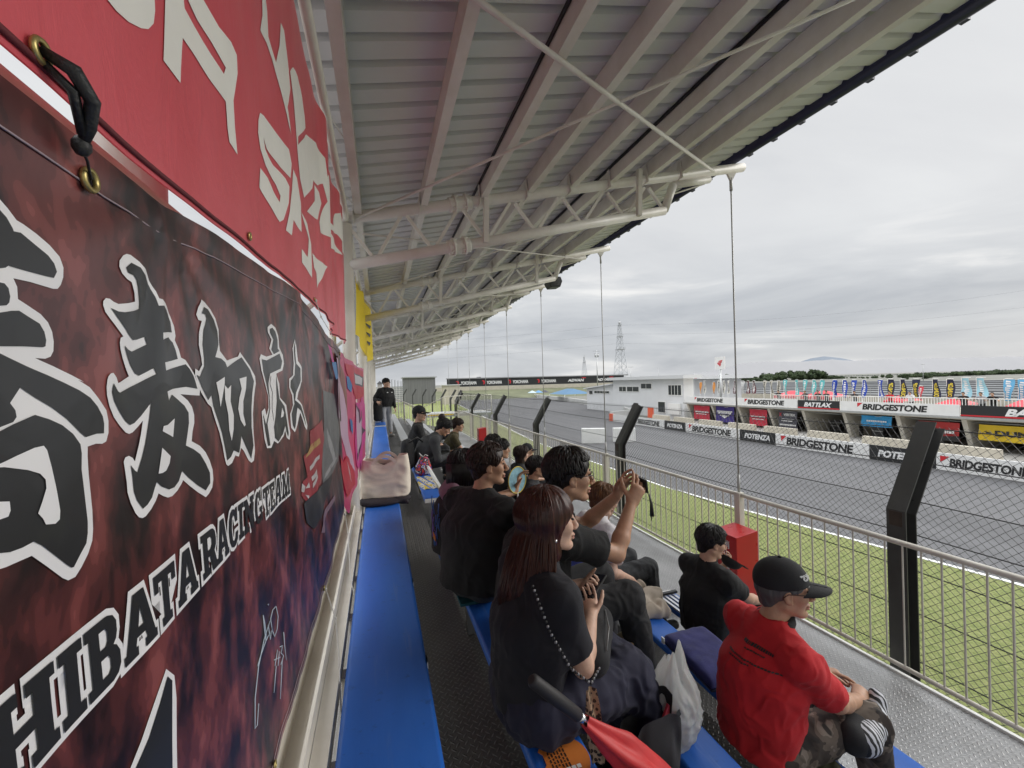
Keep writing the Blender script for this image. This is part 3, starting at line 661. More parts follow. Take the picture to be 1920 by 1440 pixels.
    def strokes(t, c, w, h, rows, mi=0):
        random.seed(int(w * 100))
        for yy, ww, hh in rows: # illegible small print: thin strips
            x = -ww / 2
            while x < ww / 2:
                l = random.uniform(.03, .08) * w; a = c + RT * x * w + UP * yy * h; x += l / w + .012
                t.add([a, a + RT * l, a + RT * l + UP * hh * h, a + UP * hh * h], [(0, 1, 2, 3)], mi)
    bay('red bay banner with white print, farthest of the pit bays', 38.9, 41.5, .25, 1.9, (.55, .03, .06), lambda t, c, w, h: strokes(t, c, w, h, [(0, .75, .1), (-.12, .6, .05)]))
    bay('purple banner with a white winged crest in a pit bay', 35.4, 38.0, .2, 1.95, (.05, .03, .22), lambda t, c, w, h: (strokes(t, c, w, h, [(.15, .8, .08), (.05, .7, .1), (-.1, .5, .08)]), t.add([c + RT * -.4 * w + UP * .1 * h, c + UP * -.25 * h, c + RT * .4 * w + UP * .1 * h, c + UP * -.1 * h], [(0, 1, 2, 3)], 0)))
    bay('red bay banner with white print beside the long hanger rod', 31.4, 33.5, .2, 1.85, (.55, .03, .06), lambda t, c, w, h: strokes(t, c, w, h, [(0, .78, .1), (-.12, .6, .05)]))
    def vtx(t, c, w, h):
        lay(t, word('VERTEX', .03), c + UP * .3 * h + RT * .12 * w, RT, UP, 0, (.62 * w, .14 * h)); lay(t, word('X', .03), c + UP * .3 * h + RT * -.36 * w, RT, UP, 1, (.14 * w, .2 * h)); strokes(t, c, w, h, [(.02, .6, .05), (-.08, .6, .05), (-.32, .85, .08)])
    bay('grey VERTEX banner hanging slack in a pit bay', 28.3, 30.2, .2, 1.85, (.07, .07, .09), vtx)
    bay('sky blue banner with pale print in the bay left of the near post head', 20.9, 23.0, 1.05, 1.9, (.03, .30, .62), lambda t, c, w, h: strokes(t, c, w, h, [(-.05, .6, .14)]))
    bay('red and black banner behind the near post head', 17.1, 19.3, .5, 1.75, (.45, .03, .03), lambda t, c, w, h: (strokes(t, c, w, h, [(-.1, .7, .2)]), t.add([c + RT * -.5 * w + UP * -.5 * h, c + RT * .5 * w + UP * -.5 * h, c + RT * .5 * w + UP * -.2 * h, c + RT * -.5 * w + UP * -.35 * h], [(0, 1, 2, 3)], 2)))
    bay('yellow DUNLOP banner in the bay at the right edge', 12.4, 16.2, .75, 1.75, (.72, .50, .02), lambda t, c, w, h: (lay(t, TX['D'], c + RT * .06 * w, RT, UP, 2, (.72 * w, .36 * h)), t.add([c + RT * -.43 * w + UP * .12 * h, c + RT * -.33 * w, c + RT * -.43 * w + UP * -.12 * h, c + RT * -.4 * w], [(0, 1, 2, 3)], 2)))
    # clutter in the bays: tool trolleys and stacked tyres
    random.seed(5)
    for i in range(14):
        y = 11 + i * 2.2 + random.uniform(-.5, .5); x = random.uniform(37.4, 40)
        if i % 2:
            o = thing('tool_trolley', 'dark tool trolley standing in the shade of a pit bay', 'trolley', (x, y, 0), 'tool trolleys in the pit bays'); mb = MB(); mb.span((x - .3, y - .4, .12), (x + .3, y + .4, 1.05)); mb.build('cabinet', BLACK, o, bevel=.02)
            mb = MB()
            for q in (-1, 1):
                for r in (-1, 1): mb.tube([(x + .22 * q, y + .3 * r - .03, .06), (x + .22 * q, y + .3 * r + .03, .06)], .06, 8)
            mb.build('wheels', RUBBER, o); mb = MB(); mb.span((x - .315, y - .36, .6), (x - .301, y + .36, .64)); mb.build('handle', STEELG, o)
        else:
            o = thing('tyre_stack', 'stack of black racing tyres in a pit bay', 'tyres', (x, y, 0), 'tyre stacks in the pit bays')
            for k in range(4):
                mb = MB(); mb.tube([(x + .24 * math.cos(a * math.pi / 6), y + .24 * math.sin(a * math.pi / 6), .11 + .22 * k) for a in range(12)], .10, 8, closed=True); mb.build('tyre', RUBBER, o)
pits()
def control_building():
    o = thing('control_building', 'white two storey control building with flat roof and dark windows', 'building', (37, 52, 0))
    mb = MB(); mb.span((36.4, 43.0, 0), (37.9, 59.5, 5.2)); mb.build('wall', WALLW, o)
    mb = MB(); mb.span((35.7, 42.2, 5.2), (38.6, 60.2, 5.65)); mb.build('roof', mat('pale_roof_edge', (.60, .61, .62), .6), o)
    mb = MB(); mb.prism([(60.2, 0), (69.5, 0), (69.5, 3.7), (60.2, 4.5)], ((36.9, 0, 0), (0, 1, 0), (0, 0, 1), (1, 0, 0)), 8); mb.build('low_wing', WALLW, o)
    mb = MB(); mb.prism([(59.9, 4.52), (70, 3.72), (70, 3.9), (59.9, 4.72)], ((36.4, 0, 0), (0, 1, 0), (0, 0, 1), (1, 0, 0)), 9); mb.build('low_wing_roof', mat('pale_roof_edge', (.60, .61, .62), .6), o)
    def win(y0, y1, z0, z1, x=36.38, mull=0):
        w = MB(); w.span((x - .05, y0 - .08, z0 - .08), (x + .02, y1 + .08, z1 + .08)); f = w.build('window', WHITEP, o)
        w = MB(); w.span((x - .06, y0, z0), (x - .052, y1, z1)); w.build('pane', GLASSD, f)
        for i in range(1, mull + 1):
            w = MB(); yy = y0 + (y1 - y0) * i / (mull + 1); w.span((x - .075, yy - .03, z0), (x - .062, yy + .03, z1)); w.build('mullion', WHITEP, f)
    win(43.4, 45.8, 3.1, 4.35, mull=3); win(49.4, 51.8, 3.9, 4.6, mull=1); win(51.6 + .8, 55.4, 3.45, 4.15, mull=1); win(55.7, 57.6, 3.45, 4.15, mull=1); win(61.5, 66.5, 3.0, 3.4, 36.88, 4); win(67.2, 68.4, 2.8, 3.4, 36.88)
    win(46.6, 48.0, .7, 2.1)
    mb = MB(); mb.span((36.33, 52.5, .9), (36.39, 54.3, 1.4)); mb.build('vent', DARKI, o)
    mb = MB(); mb.span((36.0, 43.5, .6), (36.3, 45.6, 2.0)); mb.build('white_cabinet', WHITEP, o)
    o = thing('race_office', 'flat white roofed office with small red marks on its roof edge', 'building', (52, 50, 0))
    mb = MB(); mb.span((50, 56.5, 0), (60, 70, 4.9)); mb.build('wall', WALLW, o); mb = MB(); mb.span((49.5, 54.5, 5.0), (60.5, 70.5, 5.6)); mb.build('roof', WALLW, o)
    mb = MB(); mb.add([(49.47, 57.4, 5.15), (49.47, 56.6, 5.15), (49.47, 56.6, 5.45), (49.47, 57.4, 5.45)], [(0, 1, 2, 3)]); mb.add([(49.47, 55.9, 5.15), (49.47, 55.3, 5.15), (49.47, 55.0, 5.5), (49.47, 55.7, 5.5)], [(0, 1, 2, 3)]); mb.build('red_marks', RINK, o, fixn=False)
    # pillar sign with a red winged mark
    c = onX(1350, 681, 47); y = c.y
    o = thing('pillar_sign', 'tall white square sign with a red winged mark on a grey pole', 'sign', (47, y, 0))
    s = 1.75; z1 = onX(1350, 669, 47).z; z0 = onX(1350, 692.5, 47).z
    mb = MB(); mb.span((46.9, y - s / 2, z0), (47.1, y + s / 2, z1)); mb.build('panel', WBOARD, o)
    mb = MB(); mb.tube([(47, y, 0), (47, y, z0)], .14, 10); mb.build('pole', STEELG, o)
    mb = MB(); cc = V(46.88, y, (z0 + z1) / 2); q = s / 2.2
    for pl in ([(-.1, -.55), (.25, -.55), (.3, -.3), (.0, -.25)], [(-.55, .05), (-.35, -.3), (.3, -.28), (.35, -.05), (-.2, .0)], [(-.45, .15), (-.2, .06), (.45, .0), (.6, .25), (.2, .2)], [(-.3, .3), (.1, .24), (.6, .3), (.75, .52), (.1, .46)]):
        mb.add([cc + RT * a * q + UP * b * q for a, b in pl], [list(range(len(pl)))])
    mb.build('red_mark', RINK, o, fixn=False)
control_building()
def flags():
    rows = []
    def c2(x, y): return 1240 + x / 5.647, 660 + y / 5.645
    def c3(x, y): return 1560 + x / 5.333, 660 + y / 5.333
    teal, blue, nav, lt = (.10, .42, .45), (.02, .06, .38), (.012, .016, .05), (.30, .55, .66)
    def F(cv, x, y0, y1, col, ink, name, w=.55): a = cv(x, y0); b = cv(x, y1); rows.append((a[0], a[1], b[1], col, ink, name, w))
    for x in (415, 555): F(c2, x, 320, 440, (.6, .25, .06), None, 'orange')
    for x in (460, 605, 660, 712): F(c2, x, 305, 440, (.68, .66, .60), INK, 'white')
    for x, c in ((780, (.10, .02, .03)), (860, (.5, .5, .5)), (920, (.12, .03, .05)), (980, (.22, .06, .09))): F(c2, x, 310, 440, c, WINK, 'dark red' if c[0] < .4 else 'grey', .7)
    for x in (1095, 1165, 1240): F(c2, x, 305, 445, (.45, .43, .38), INK, 'cream and black')
    for x in (1310, 1435, 1522, 1615, 1700): F(c2, x, 298, 455, teal, WINK, 'teal', .6)
    F(c2, 1838, 298, 465, blue, WINK, 'blue', .6)
    for x in (25, 125, 220, 322, 485): F(c3, x, 282, 455, blue, WINK, 'blue', .62)
    YI = mat('yellow_ink', (.7, .55, .05), .5)
    for x in (585, 712, 838, 1038, 1180): F(c3, x, 275, 465, nav, YI, 'navy and yellow', .75)
    F(c3, 890, 345, 480, (.55, .06, .08), WINK, 'red', .4)
    for x in (1340, 1490): F(c3, x, 262, 455, lt, WINK, 'pale teal', .9)
    for x in (1765, 1910): F(c3, x, 275, 490, (.12, .38, .62), WINK, 'light blue', .8)
    random.seed(3)
    place = {}
    DUN = word('DUNLOP', .03)
    for i, (px, ya, yb, col, ink, nm, w) in enumerate(rows):
        a, b = onX(px, ya, 47), onX(px, yb, 47); y = a.y
        prev = rows[i - 1][5] if i else 'paddock edge'; nxt = rows[i + 1][5] if i + 1 < len(rows) else 'photo edge'
        n = place[nm] = place.get(nm, 0) + 1; tot = sum(1 for r in rows if r[5] == nm)
        ordn = ['leftmost', 'second from the left', 'third from the left', 'fourth from the left', 'fifth from the left', 'sixth from the left'][n - 1]
        w *= .62; lab = f'{nm} flag behind the pits' + (f', {ordn} of {tot} alike' if tot > 1 else ', the only one of its colour')
        o = thing('advertising_flag', lab[:200], 'flag', (47, y, 0), 'upright flags behind the pit building')
        mb = MB(); mb.tube([(47, y + w / 2, 0), (47, y + w / 2, a.z + .05), (47, y + w / 4, a.z + .08), (47, y - w / 2, a.z + .04)], .022, 5); mb.build('pole', WHITEP, o)
        ph = random.uniform(0, 6); sw = random.uniform(-.12, .12); H = a.z - b.z
        fn = lambda u, v, dx=0: (47 + dx + .09 * math.sin(v * 5 + ph + u * 2), y + w / 2 - w * u * (1 - .15 * math.sin(v * 4 + ph)) - sw * (1 - v) ** 2, b.z + H * v)
        mb = MB(); mb.grid(fn, 4, 10); cl = mb.build('cloth', mat('flag_' + nm.replace(' ', '_'), col, .7), o)
        if ink is not None:
            t = MB()
            if nm == 'navy and yellow':
                vs, fs = DUN; xm = max(v[0] for v in vs); ym = max(v[1] for v in vs)
                t.add([V(fn(.22 + .56 * (v[1] / ym), .1 + .72 * v[0] / xm, -.03)) for v in vs], fs, 0)
            else:
                random.seed(i); v = .1
                while v < .88:
                    l = random.uniform(.05, .09); u0, u1 = random.uniform(.2, .35), random.uniform(.65, .8)
                    t.add([V(fn(u0, v, -.03)), V(fn(u1, v, -.03)), V(fn(u1 - .1, v + l * .7, -.03)), V(fn(u0, v + l, -.03))], [(0, 1, 2, 3)]); v += l + .03
            t.build('lettering', ink, o, fixn=False)
    # red tents
    TR = mat('red_tent', (.60, .05, .07), .6, var=.08)
    for i, (x0, x1, yt, yb, X, lab) in enumerate([(1450, 1492, 733, 743, 50, 'red tent with two peaks left of the teal flags'), (1500, 1560, 733, 745, 49, 'red tent roof among the teal flags'), (1655, 1693, 742, 750, 46.5, 'red tent roof behind the man in the red shirt on the pit roof'), (1748, 1800, 748, 754, 45.5, 'long red awning behind the navy flags'), (1885, 1930, 749, 757, 45, 'red awning under the light blue flag at the right edge')]):
        a, b = onX(x0, yt, X), onX(x1, yb, X); y0, y1 = b.y, a.y; zt = a.z; zb = min(b.z, zt - .5)
        o = thing('tent', lab, 'tent', (X, (y0 + y1) / 2, 0), 'red tents in the paddock')
        mb = MB(); xm, ym = X + 1.5, (y0 + y1) / 2; mb.add([(X, y0, zb), (X + 3, y0, zb), (X + 3, y1, zb), (X, y1, zb), (xm, ym - .3, zt), (xm, ym + .3, zt)], [(0, 1, 4), (1, 2, 5, 4), (2, 3, 5), (3, 0, 4, 5)]); mb.span((X - .01, y0, zb - .3), (X + .01, y1, zb - .001)); mb.build('canopy', TR, o)
        mb = MB()
        for x in (X + .05, X + 2.95):
            for y in (y0 + .05, y1 - .05): mb.tube([(x, y, 0), (x, y, zb)], .03, 6)
        mb.build('legs', WHITEP, o)
flags()
def far_stands():
    # terraced bank across the infield
    TER = mat('terrace_grey', (.17, .175, .18), .9, var=.25, vscale=.15)
    o = thing('spectator_terrace', 'long grey stepped spectator terrace with a pale wall across the infield', 'terrace', (110, 60, 0))
    mb = MB(); pr = [(96, 0)]
    for i in range(9): pr += [(98 + i * 6, .25 + i * .30), (104 + i * 6, .25 + i * .30)]
    pr += [(152, 0)]; mb.prism([(a, b) for a, b in pr], ((0, -30, 0), (1, 0, 0), (0, 0, 1), (0, 1, 0)), 330); mb.build('steps', TER, o)
    mb = MB(); mb.span((84, -30, 0), (84.4, 290, 1.15)); mb.build('front_wall', BEIGE, o)
    mb = MB()
    for i in range(80): mb.bar((95, -30 + i * 4, 0), (95, -30 + i * 4, 2.4), .06, .06)
    for z in (1.4, 2.35): mb.bar((95, -30, z), (95, 290, z), .035, .035)
    mb.build('fence_rails', STEELG, o)
    # yokohama wall on the far bank
    Y0 = 150; o = thing('sponsor_wall', 'long black wall of YOKOHAMA and ADVAN boards on the far banking', 'advertising wall', (40, Y0, 3))
    L, R_ = onY(838, 712, Y0), onY(1146, 712, Y0); zt = 7.2; zb = 4.35
    mb = MB(); mb.span((L.x, Y0, zb), (R_.x + 6, Y0 + .4, zt)); mb.build('panel', KBOARD, o)
    mb = MB(); mb.span((L.x, Y0 - .25, zt), (R_.x + 8, Y0 + 2.5, zt + .35)); mb.build('coping', mat('grey_coping', (.25, .25, .26), .7), o)
    t = MB()
    for px, k, w in ((879, 'Y', 31), (927, 'Y', 31), (976, 'Y', 33), (1029, 'Y', 33), (1080, 'A', 38), (1133, 'A', 36)):
        c = onY(px, 718, Y0); c = V(c.x, Y0 - .03, (zt + zb) / 2 - .1); wd = w * Y0 / .952 / F_PX
        lay(t, TX[k], c, (1, 0, 0), UP, 0, (wd * .93, 1.25 if k == 'Y' else 1.1))
        if k == 'Y': q = c + V(-wd / 2 - .9, 0, .1); t.add([q + V(-.8, 0, .7), q + V(.2, 0, .7), q + V(.45, 0, .1), q + V(.2, 0, -.7), q + V(-.3, 0, -.7), q + V(0, 0, 0)], [(0, 1, 2, 3, 4, 5)], 1)
        else: q = c + V(wd / 2 - .3, 0, .75); t.add([q + V(-.9, 0, 0), q + V(.9, 0, 0), q + V(.9, 0, .35), q + V(-.9, 0, .35)], [(0, 1, 2, 3)], 1)
    t.build('lettering', [WINK, RINK], o, fixn=False)
    mb = MB(); mb.span((L.x - 12, Y0 - .6, 2.9), (R_.x + 12, Y0 - .2, 4.3)); mb.build('lower_wall', BEIGE, o)
    mb = MB(); mb.prism([(Y0 - 16, .02), (Y0 - .7, 2.9), (Y0 + 6, 2.9), (Y0 + 6, .02)], ((L.x - 12, 0, 0), (0, 1, 0), (0, 0, 1), (1, 0, 0)), R_.x - L.x + 24); tag(mb.build('banking', mat('dull_banking', (.13, .14, .08), .95, var=.3, vscale=.2)), kind='structure')
    # grey stand and scaffold at the far left
    o = thing('far_stand', 'grey shuttered far stand rising behind the fence on the left', 'grandstand', (10, 120, 0))
    a, b = onY(757, 709, 120), onY(816, 712, 120)
    mb = MB(); mb.span((a.x, 120, 0), (b.x, 128, a.z)); mb.build('wall', mat('grey_cladding', (.17, .17, .175), .8, var=.2, vscale=.5, stretch=(6, 6, .3)), o)
    mb = MB(); mb.span((a.x - .4, 119.6, a.z), (b.x + .4, 128.4, a.z + .3)); mb.build('roof', STEELG, o)
    o = thing('scaffold_stand', 'dark scaffold frame of a temporary stand left of the grey stand', 'scaffold', (4, 80, 0))
    a, b = onY(735, 711, 80), onY(758, 715, 80); mb = MB()
    for i in range(5):
        x = a.x + (b.x - a.x) * i / 4
        for y in (80, 84): mb.bar((x, y, 0), (x, y, a.z - i * .12), .06, .06)
    for k in range(14): mb.bar((a.x, 80, .4 + k * .36), (b.x, 80, .4 + k * .36), .05, .07)
    mb.build('frame', mat('scaffold_grey', (.16, .17, .18), .6), o)
    # inner guard wall of the track
    o = thing('guard_wall', 'long white ribbed guard wall along the inner edge of the track', 'barrier', (40, 70, 0))
    pts = [(29.5, 49), (33.9, 50.5), (38.4, 61), (44.4, 86), (53.4, 142), (64.4, 232)]; mb = MB(); ln = MB()
    for (x0, y0), (x1, y1) in zip(pts[:-1], pts[1:]):
        mb.bar((x0, y0, .5), (x1, y1, .5), .3, 1.0)
        d = V(x1 - x0, y1 - y0, 0).normalized(); n = V(-d.y, d.x, 0)
        for z in (.3, .55, .8): ln.bar(V(x0, y0, z) + n * .16, V(x1, y1, z) + n * .16, .03, .05)
    mb.build('wall', mat('white_concrete', (.62, .62, .60), .8, var=.15, vscale=.5), o); ln.build('groove_strips', STEELG, o)
    # parasols and a blue tent beyond the guard wall
    o = thing('blue_tent', 'pale blue roofed tent left of the control building', 'tent', (50, 100, 0)); a, b = onX(1042, 732, 47), onX(1072, 745, 47)
    mb = MB(); mb.add([(45, b.y, 1.9), (53, b.y, 1.9), (53, a.y, 1.9), (45, a.y, 1.9), (49, b.y + 3, 3.3), (49, a.y - 3, 3.3)], [(0, 1, 4), (1, 2, 5, 4), (2, 3, 5), (3, 0, 4, 5)]); mb.build('canopy', mat('blue_canopy', (.06, .15, .26), .6), o)
    mb = MB()
    for x in (45.1, 52.9):
        for y in (b.y + .1, a.y - .1): mb.tube([(x, y, 0), (x, y, 1.9)], .05, 6)
    mb.build('legs', WHITEP, o)
    for i, (px, c, l) in enumerate([(998, (.4, .5, .55), 'pale checked parasol among the tents beyond the guard wall'), (1010, (.10, .25, .45), 'blue parasol beside the dark parasol beyond the guard wall'), (1022, (.04, .04, .06), 'dark parasol nearest the pale blue tent')]):
        p = onY(px, 740, 118); o = thing('parasol', l, 'parasol', (p.x, 118, 0), 'parasols beyond the guard wall'); mb = MB()
        r = 1.5; vs = [(p.x + r * math.cos(k * math.pi / 4), 118 + r * math.sin(k * math.pi / 4), 2.1) for k in range(8)] + [(p.x, 118, 2.8)]; mb.add(vs, [(k, (k + 1) % 8, 8) for k in range(8)]); mb.build('canopy', mat('parasol%d' % i, c, .7), o)
        mb = MB(); mb.tube([(p.x, 118, 0), (p.x, 118, 2.8)], .03, 6); mb.build('pole', STEELG, o)
    # orange marshal panel and small orange machine by the far corner
    o = thing('marshal_board', 'orange marshal board by the pit entry wall', 'board', (33, 45.5, 0)); p = onX(1220, 772, 33); mb = MB(); mb.span((32.9, p.y - .5, .3), (33.1, p.y + .5, 1.6)); mb.build('panel', MATS['orange_plastic'], o); mb = MB(); mb.tube([(33, p.y - .4, 0), (33, p.y - .4, .3)], .03, 6); mb.tube([(33, p.y + .4, 0), (33, p.y + .4, .3)], .03, 6); mb.build('feet', BLACK, o)
    o = thing('marshal_hut', 'small pale hut at the outer edge of the far corner', 'hut', (13, 85, 0)); p = onY(847, 728, 110); mb = MB(); mb.span((p.x - 2.2, 110, 0), (p.x + 2.2, 113, p.z + .8)); mb.build('wall', BEIGE, o); mb = MB(); mb.span((p.x - 2.5, 109.7, p.z + .8), (p.x + 2.5, 113.3, p.z + 1.0)); mb.build('roof', WALLW, o)
far_stands()
def masts():
    def lattice(label, px, ytop, Y, hw, plats, name='lattice_tower', cat='tower'):
        b = onY(px, 706, Y); t = onY(px - 1, ytop, Y); H = t.z; o = thing(name, label, cat, (b.x, Y, 0)); x = b.x
        def hwid(z): u = z / H; return hw * (1 - u) ** 1.15 + hw * .16
        TWR = mat('tower_paint', (.46, .48, .50), .6); mb = MB(); w = hw * .036; N = 11; zs = [H * .94 * (1 - (1 - i / N) ** 1.25) for i in range(N + 1)]
        for sx in (-1, 1):
            for sy in (-1, 1):
                for z0, z1 in zip(zs[:-1], zs[1:]): mb.bar((x + sx * hwid(z0), Y + sy * hwid(z0), z0), (x + sx * hwid(z1), Y + sy * hwid(z1), z1), w * 1.5, w * 1.5, 0, (0, 1, 0))
        mb.build('legs', TWR, o); mb = MB()
        for z0, z1 in zip(zs[:-1], zs[1:]):
            a, c = hwid(z0), hwid(z1)
            for s in (-1, 1):
                for q in (-1, 1):
                    mb.bar((x - q * a, Y + s * a, z0), (x + q * c, Y + s * c, z1), w, w, 0, (0, 1, 0)); mb.bar((x + s * a, Y - q * a, z0), (x + s * c, Y + q * c, z1), w, w, 0, (1, 0, 0))
                mb.bar((x - c, Y + s * c, z1), (x + c, Y + s * c, z1), w, w)
        mb.build('bracing', TWR, o); mb = MB()
        for u in plats:
            z = H * u; r = hwid(z) * 1.25; mb.span((x - r, Y - r, z - .3), (x + r, Y + r, z + .1))
            for q in (-1, 1): mb.bar((x + q * r, Y - r, z), (x + q * r, Y - r, z + 1.6), w, w, 0, (0, 1, 0)); mb.bar((x - r, Y - r, z + .9 + .5 * q), (x + r, Y - r, z + .9 + .5 * q), w, w)
        mb.build('platforms', STEELG, o)
        mb = MB(); mb.bar((x, Y, H * .92), (x, Y, H), w * 2, w * 2, 0, (0, 1, 0)); mb.ell((x, Y, H * .965), (hw * .22, hw * .22, hw * .30), 8); mb.build('head', STEELG, o)
        return x, H
    tx, th = lattice('tall lattice transmission tower on the skyline in the middle', 1164, 601, 250, 3.6, (.93, .76, .57))
    lattice('short lattice tower with a flat head left of the tall tower', 1096, 668, 300, 2.3, (.97, .8), 'floodlight_tower')
    p = onY(1120, 706, 140); t = onY(1119, 657, 140); o = thing('utility_pole', 'utility pole with crossarms and transformers left of the tall tower', 'pole', (p.x, 140, 0))
    mb = MB(); mb.tube([(p.x, 140, 0), (p.x, 140, t.z)], [.24, .14], 8); mb.build('pole', STEELG, o); mb = MB()
    for k, z in enumerate((t.z - .3, t.z - 1.3, t.z - 2.6)): mb.bar((p.x - 1.5 + .3 * k, 140, z), (p.x + 1.3 - .3 * k, 140, z), .14, .14)
    mb.build('crossarms', STEELG, o); mb = MB()
    for q in (-.6, .5): mb.tube([(p.x + q, 140, t.z - 2.4), (p.x + q, 140, t.z - 1.5)], .3, 10)
    mb.build('transformers', STEELG, o)
    for px, yt, Y, l in ((1183, 688, 180, 'thin light pole right of the tall tower'), (1731, 683, 120, 'grey utility pole rising behind the navy flags'), (1235, 690, 260, 'faint far mast above the control building roof'), (973, 699, 300, 'faint far mast above the sponsor wall')):
        p = onY(px, 705, Y); t = onY(px, yt, Y); o = thing('light_pole', l, 'pole', (p.x, Y, 0)); mb = MB(); mb.tube([(p.x, Y, 0), (p.x, Y, t.z)], [.17, .10], 6); mb.build('pole', STEELG, o); mb = MB(); mb.bar((p.x - 1.4, Y, t.z - .1), (p.x + 1.4, Y, t.z - .1), .16, .16); mb.build('lamp_arm', STEELG, o)
    # overhead lines
    o = thing('overhead_lines', 'thin overhead power lines crossing the sky from the tall tower', 'power line', (tx, 250, 0))
    for i, (zz, xr, yr, zr, xl, yl, zl) in enumerate([(th * .93, 420, 120, 60, -260, 330, 30), (th * .80, 430, 125, 50, -260, 330, 26), (th * .66, 440, 130, 40, -260, 330, 22)]):
        mb = MB(); a = V(tx, 250, zz)
        for e in (V(xr, yr, zr), V(xl, yl, zl)):
            mb.tube([a.lerp(e, k / 16) - V(0, 0, 7 * (1 - (2 * k / 16 - 1) ** 2)) for k in range(17)], .035, 4)
        mb.build('wire', mat('wire_grey', (.2, .2, .21), .6), o)
masts()
def sm0(a, b, x): t = min(1, max(0, (x - a) / (b - a))); return t * t * (3 - 2 * t)
def woods():
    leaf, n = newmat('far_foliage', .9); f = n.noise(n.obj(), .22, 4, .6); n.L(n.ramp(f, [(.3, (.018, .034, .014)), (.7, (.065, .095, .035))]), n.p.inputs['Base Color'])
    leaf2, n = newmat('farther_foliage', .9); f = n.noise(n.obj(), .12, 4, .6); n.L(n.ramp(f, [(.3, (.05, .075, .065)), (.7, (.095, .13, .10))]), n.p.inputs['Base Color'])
    def mass(name, label, prof, Y, depth, m, size, seed, count):
        """prof: list of (px, ytop) along the skyline; leaf-sized clump faces through a lumpy volume on hilly ground"""
        random.seed(seed); pts = [onY(px, py, Y) for px, py in prof]; mb = MB(); vs = []; fs = []
        lumps = []
        x0, x1 = pts[0].x, pts[-1].x; 
        def top(x):
            for a, b in zip(pts[:-1], pts[1:]):
                if a.x <= x <= b.x: return a.z + (b.z - a.z) * (x - a.x) / (b.x - a.x)
            return 0
        k = int((x1 - x0) / size * 3.2)
        for i in range(k):
            x = random.uniform(x0, x1); h = max(2.0, top(x)); r = size * random.uniform(.6, 1.25); r = min(r, h * .5)
            lumps.append((x, Y + random.uniform(0, depth), max(r * .6, h - r * random.uniform(.9, 1.8) - random.random() ** 2 * h * .35), r))
            if h > 3 * r: lumps.append((x, Y + random.uniform(-2, depth * .3), random.uniform(r * .5, h - r), r))
        per = max(20, count // len(lumps))
        for (x, y, z, r) in lumps:
            for q in range(per):
                v = V(random.gauss(0, 1), random.gauss(0, 1), random.gauss(0, 1)).normalized(); rad = r * random.uniform(.75, 1.08); c = V(x, y, z) + V(v.x * rad, v.y * rad, v.z * rad * .85)
                s = r * random.uniform(.16, .34); nn = (v + V(random.uniform(-.7, .7), random.uniform(-.7, .7), random.uniform(-.7, .7))).normalized(); a = nn.cross(V(.3, .2, 1)).normalized() * s; b = nn.cross(a).normalized() * s
                i0 = len(vs); vs += [c + a, c + b * .8, c - a * .9, c - b]; fs.append((i0, i0 + 1, i0 + 2, i0 + 3))
            i0 = len(vs); 
        mb.add(vs, fs); 
        for (x, y, z, r) in lumps: mb.ell((x, y, z), (r * .8, r * .8, r * .7), 8)
        o = mb.build(name, m, fixn=False); tag(o, label, 'woods', kind='stuff')
    mass('woods', 'dark green wooded hillock on the skyline behind the teal flags', [(1405, 712), (1440, 706), (1470, 702), (1500, 694), (1520, 693), (1540, 690), (1555, 697), (1575, 703), (1640, 706)], 330, 40, leaf, 4.5, 1, 16000)
    mass('woods', 'low dark trees on the skyline at the right edge', [(1700, 704), (1745, 698), (1775, 699), (1800, 694), (1835, 693), (1870, 697), (1890, 692), (1925, 690), (1990, 690)], 260, 40, leaf, 4.0, 2, 14000)
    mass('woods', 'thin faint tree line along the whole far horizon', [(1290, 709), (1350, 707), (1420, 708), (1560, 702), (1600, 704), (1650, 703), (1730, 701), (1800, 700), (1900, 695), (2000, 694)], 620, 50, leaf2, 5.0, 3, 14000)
    # single trees behind the office
    for px, yt, r, l in ((1313, 704, 2.6, 'round dark tree behind the white office roof'), (1366, 702, 2.8, 'bushy tree right of the pillar sign pole'), (1398, 703, 2.0, 'small tree right of the long hanger rod on the skyline'), (1698, 700, 2.4, 'dark bushy tree left of the grey utility pole'), (1738, 702, 2.2, 'tree standing behind the grey utility pole')):
        c = onY(px, yt, 200); o = thing('tree', l, 'tree', (c.x, 200, 0), 'single trees behind the paddock'); mb = MB(); mb.tube([(c.x, 200, 0), (c.x + .2, 200, c.z * .7)], [.3, .14], 7)
        for a in range(4): mb.tube([(c.x + .1, 200, c.z * .45), (c.x + math.cos(a * 1.6) * r * .7, 200 + math.sin(a * 1.6) * r * .7, c.z * .8)], [.12, .04], 5)
        mb.build('trunk', mat('bark', (.06, .045, .03), .9), o); random.seed(px); vs = []; fs = []
        cl = [(V(c.x + random.uniform(-r, r), 200 + random.uniform(-r, r), c.z - r * random.uniform(.3, 1.6)), r * random.uniform(.35, .6)) for _ in range(12)]
        for cc, rr in cl:
            for q in range(90):
                v = V(random.gauss(0, 1), random.gauss(0, 1), random.gauss(0, 1)).normalized(); p = cc + v * rr * random.uniform(.5, 1.05); s = .16 * r * random.uniform(.5, 1); a = v.cross(V(.2, .4, 1)).normalized() * s; b = (v + V(random.uniform(-.6, .6), 0, .3)).cross(a).normalized() * s; i0 = len(vs); vs += [p + a, p + b, p - a, p - b]; fs.append((i0, i0 + 1, i0 + 2, i0 + 3))
        mb = MB(); mb.add(vs, fs); mb.build('crown', leaf, o, fixn=False)
    # blue mountain and a low cloud bank
    mm = mat('far_mountain', (.15, .175, .21), 1.0)
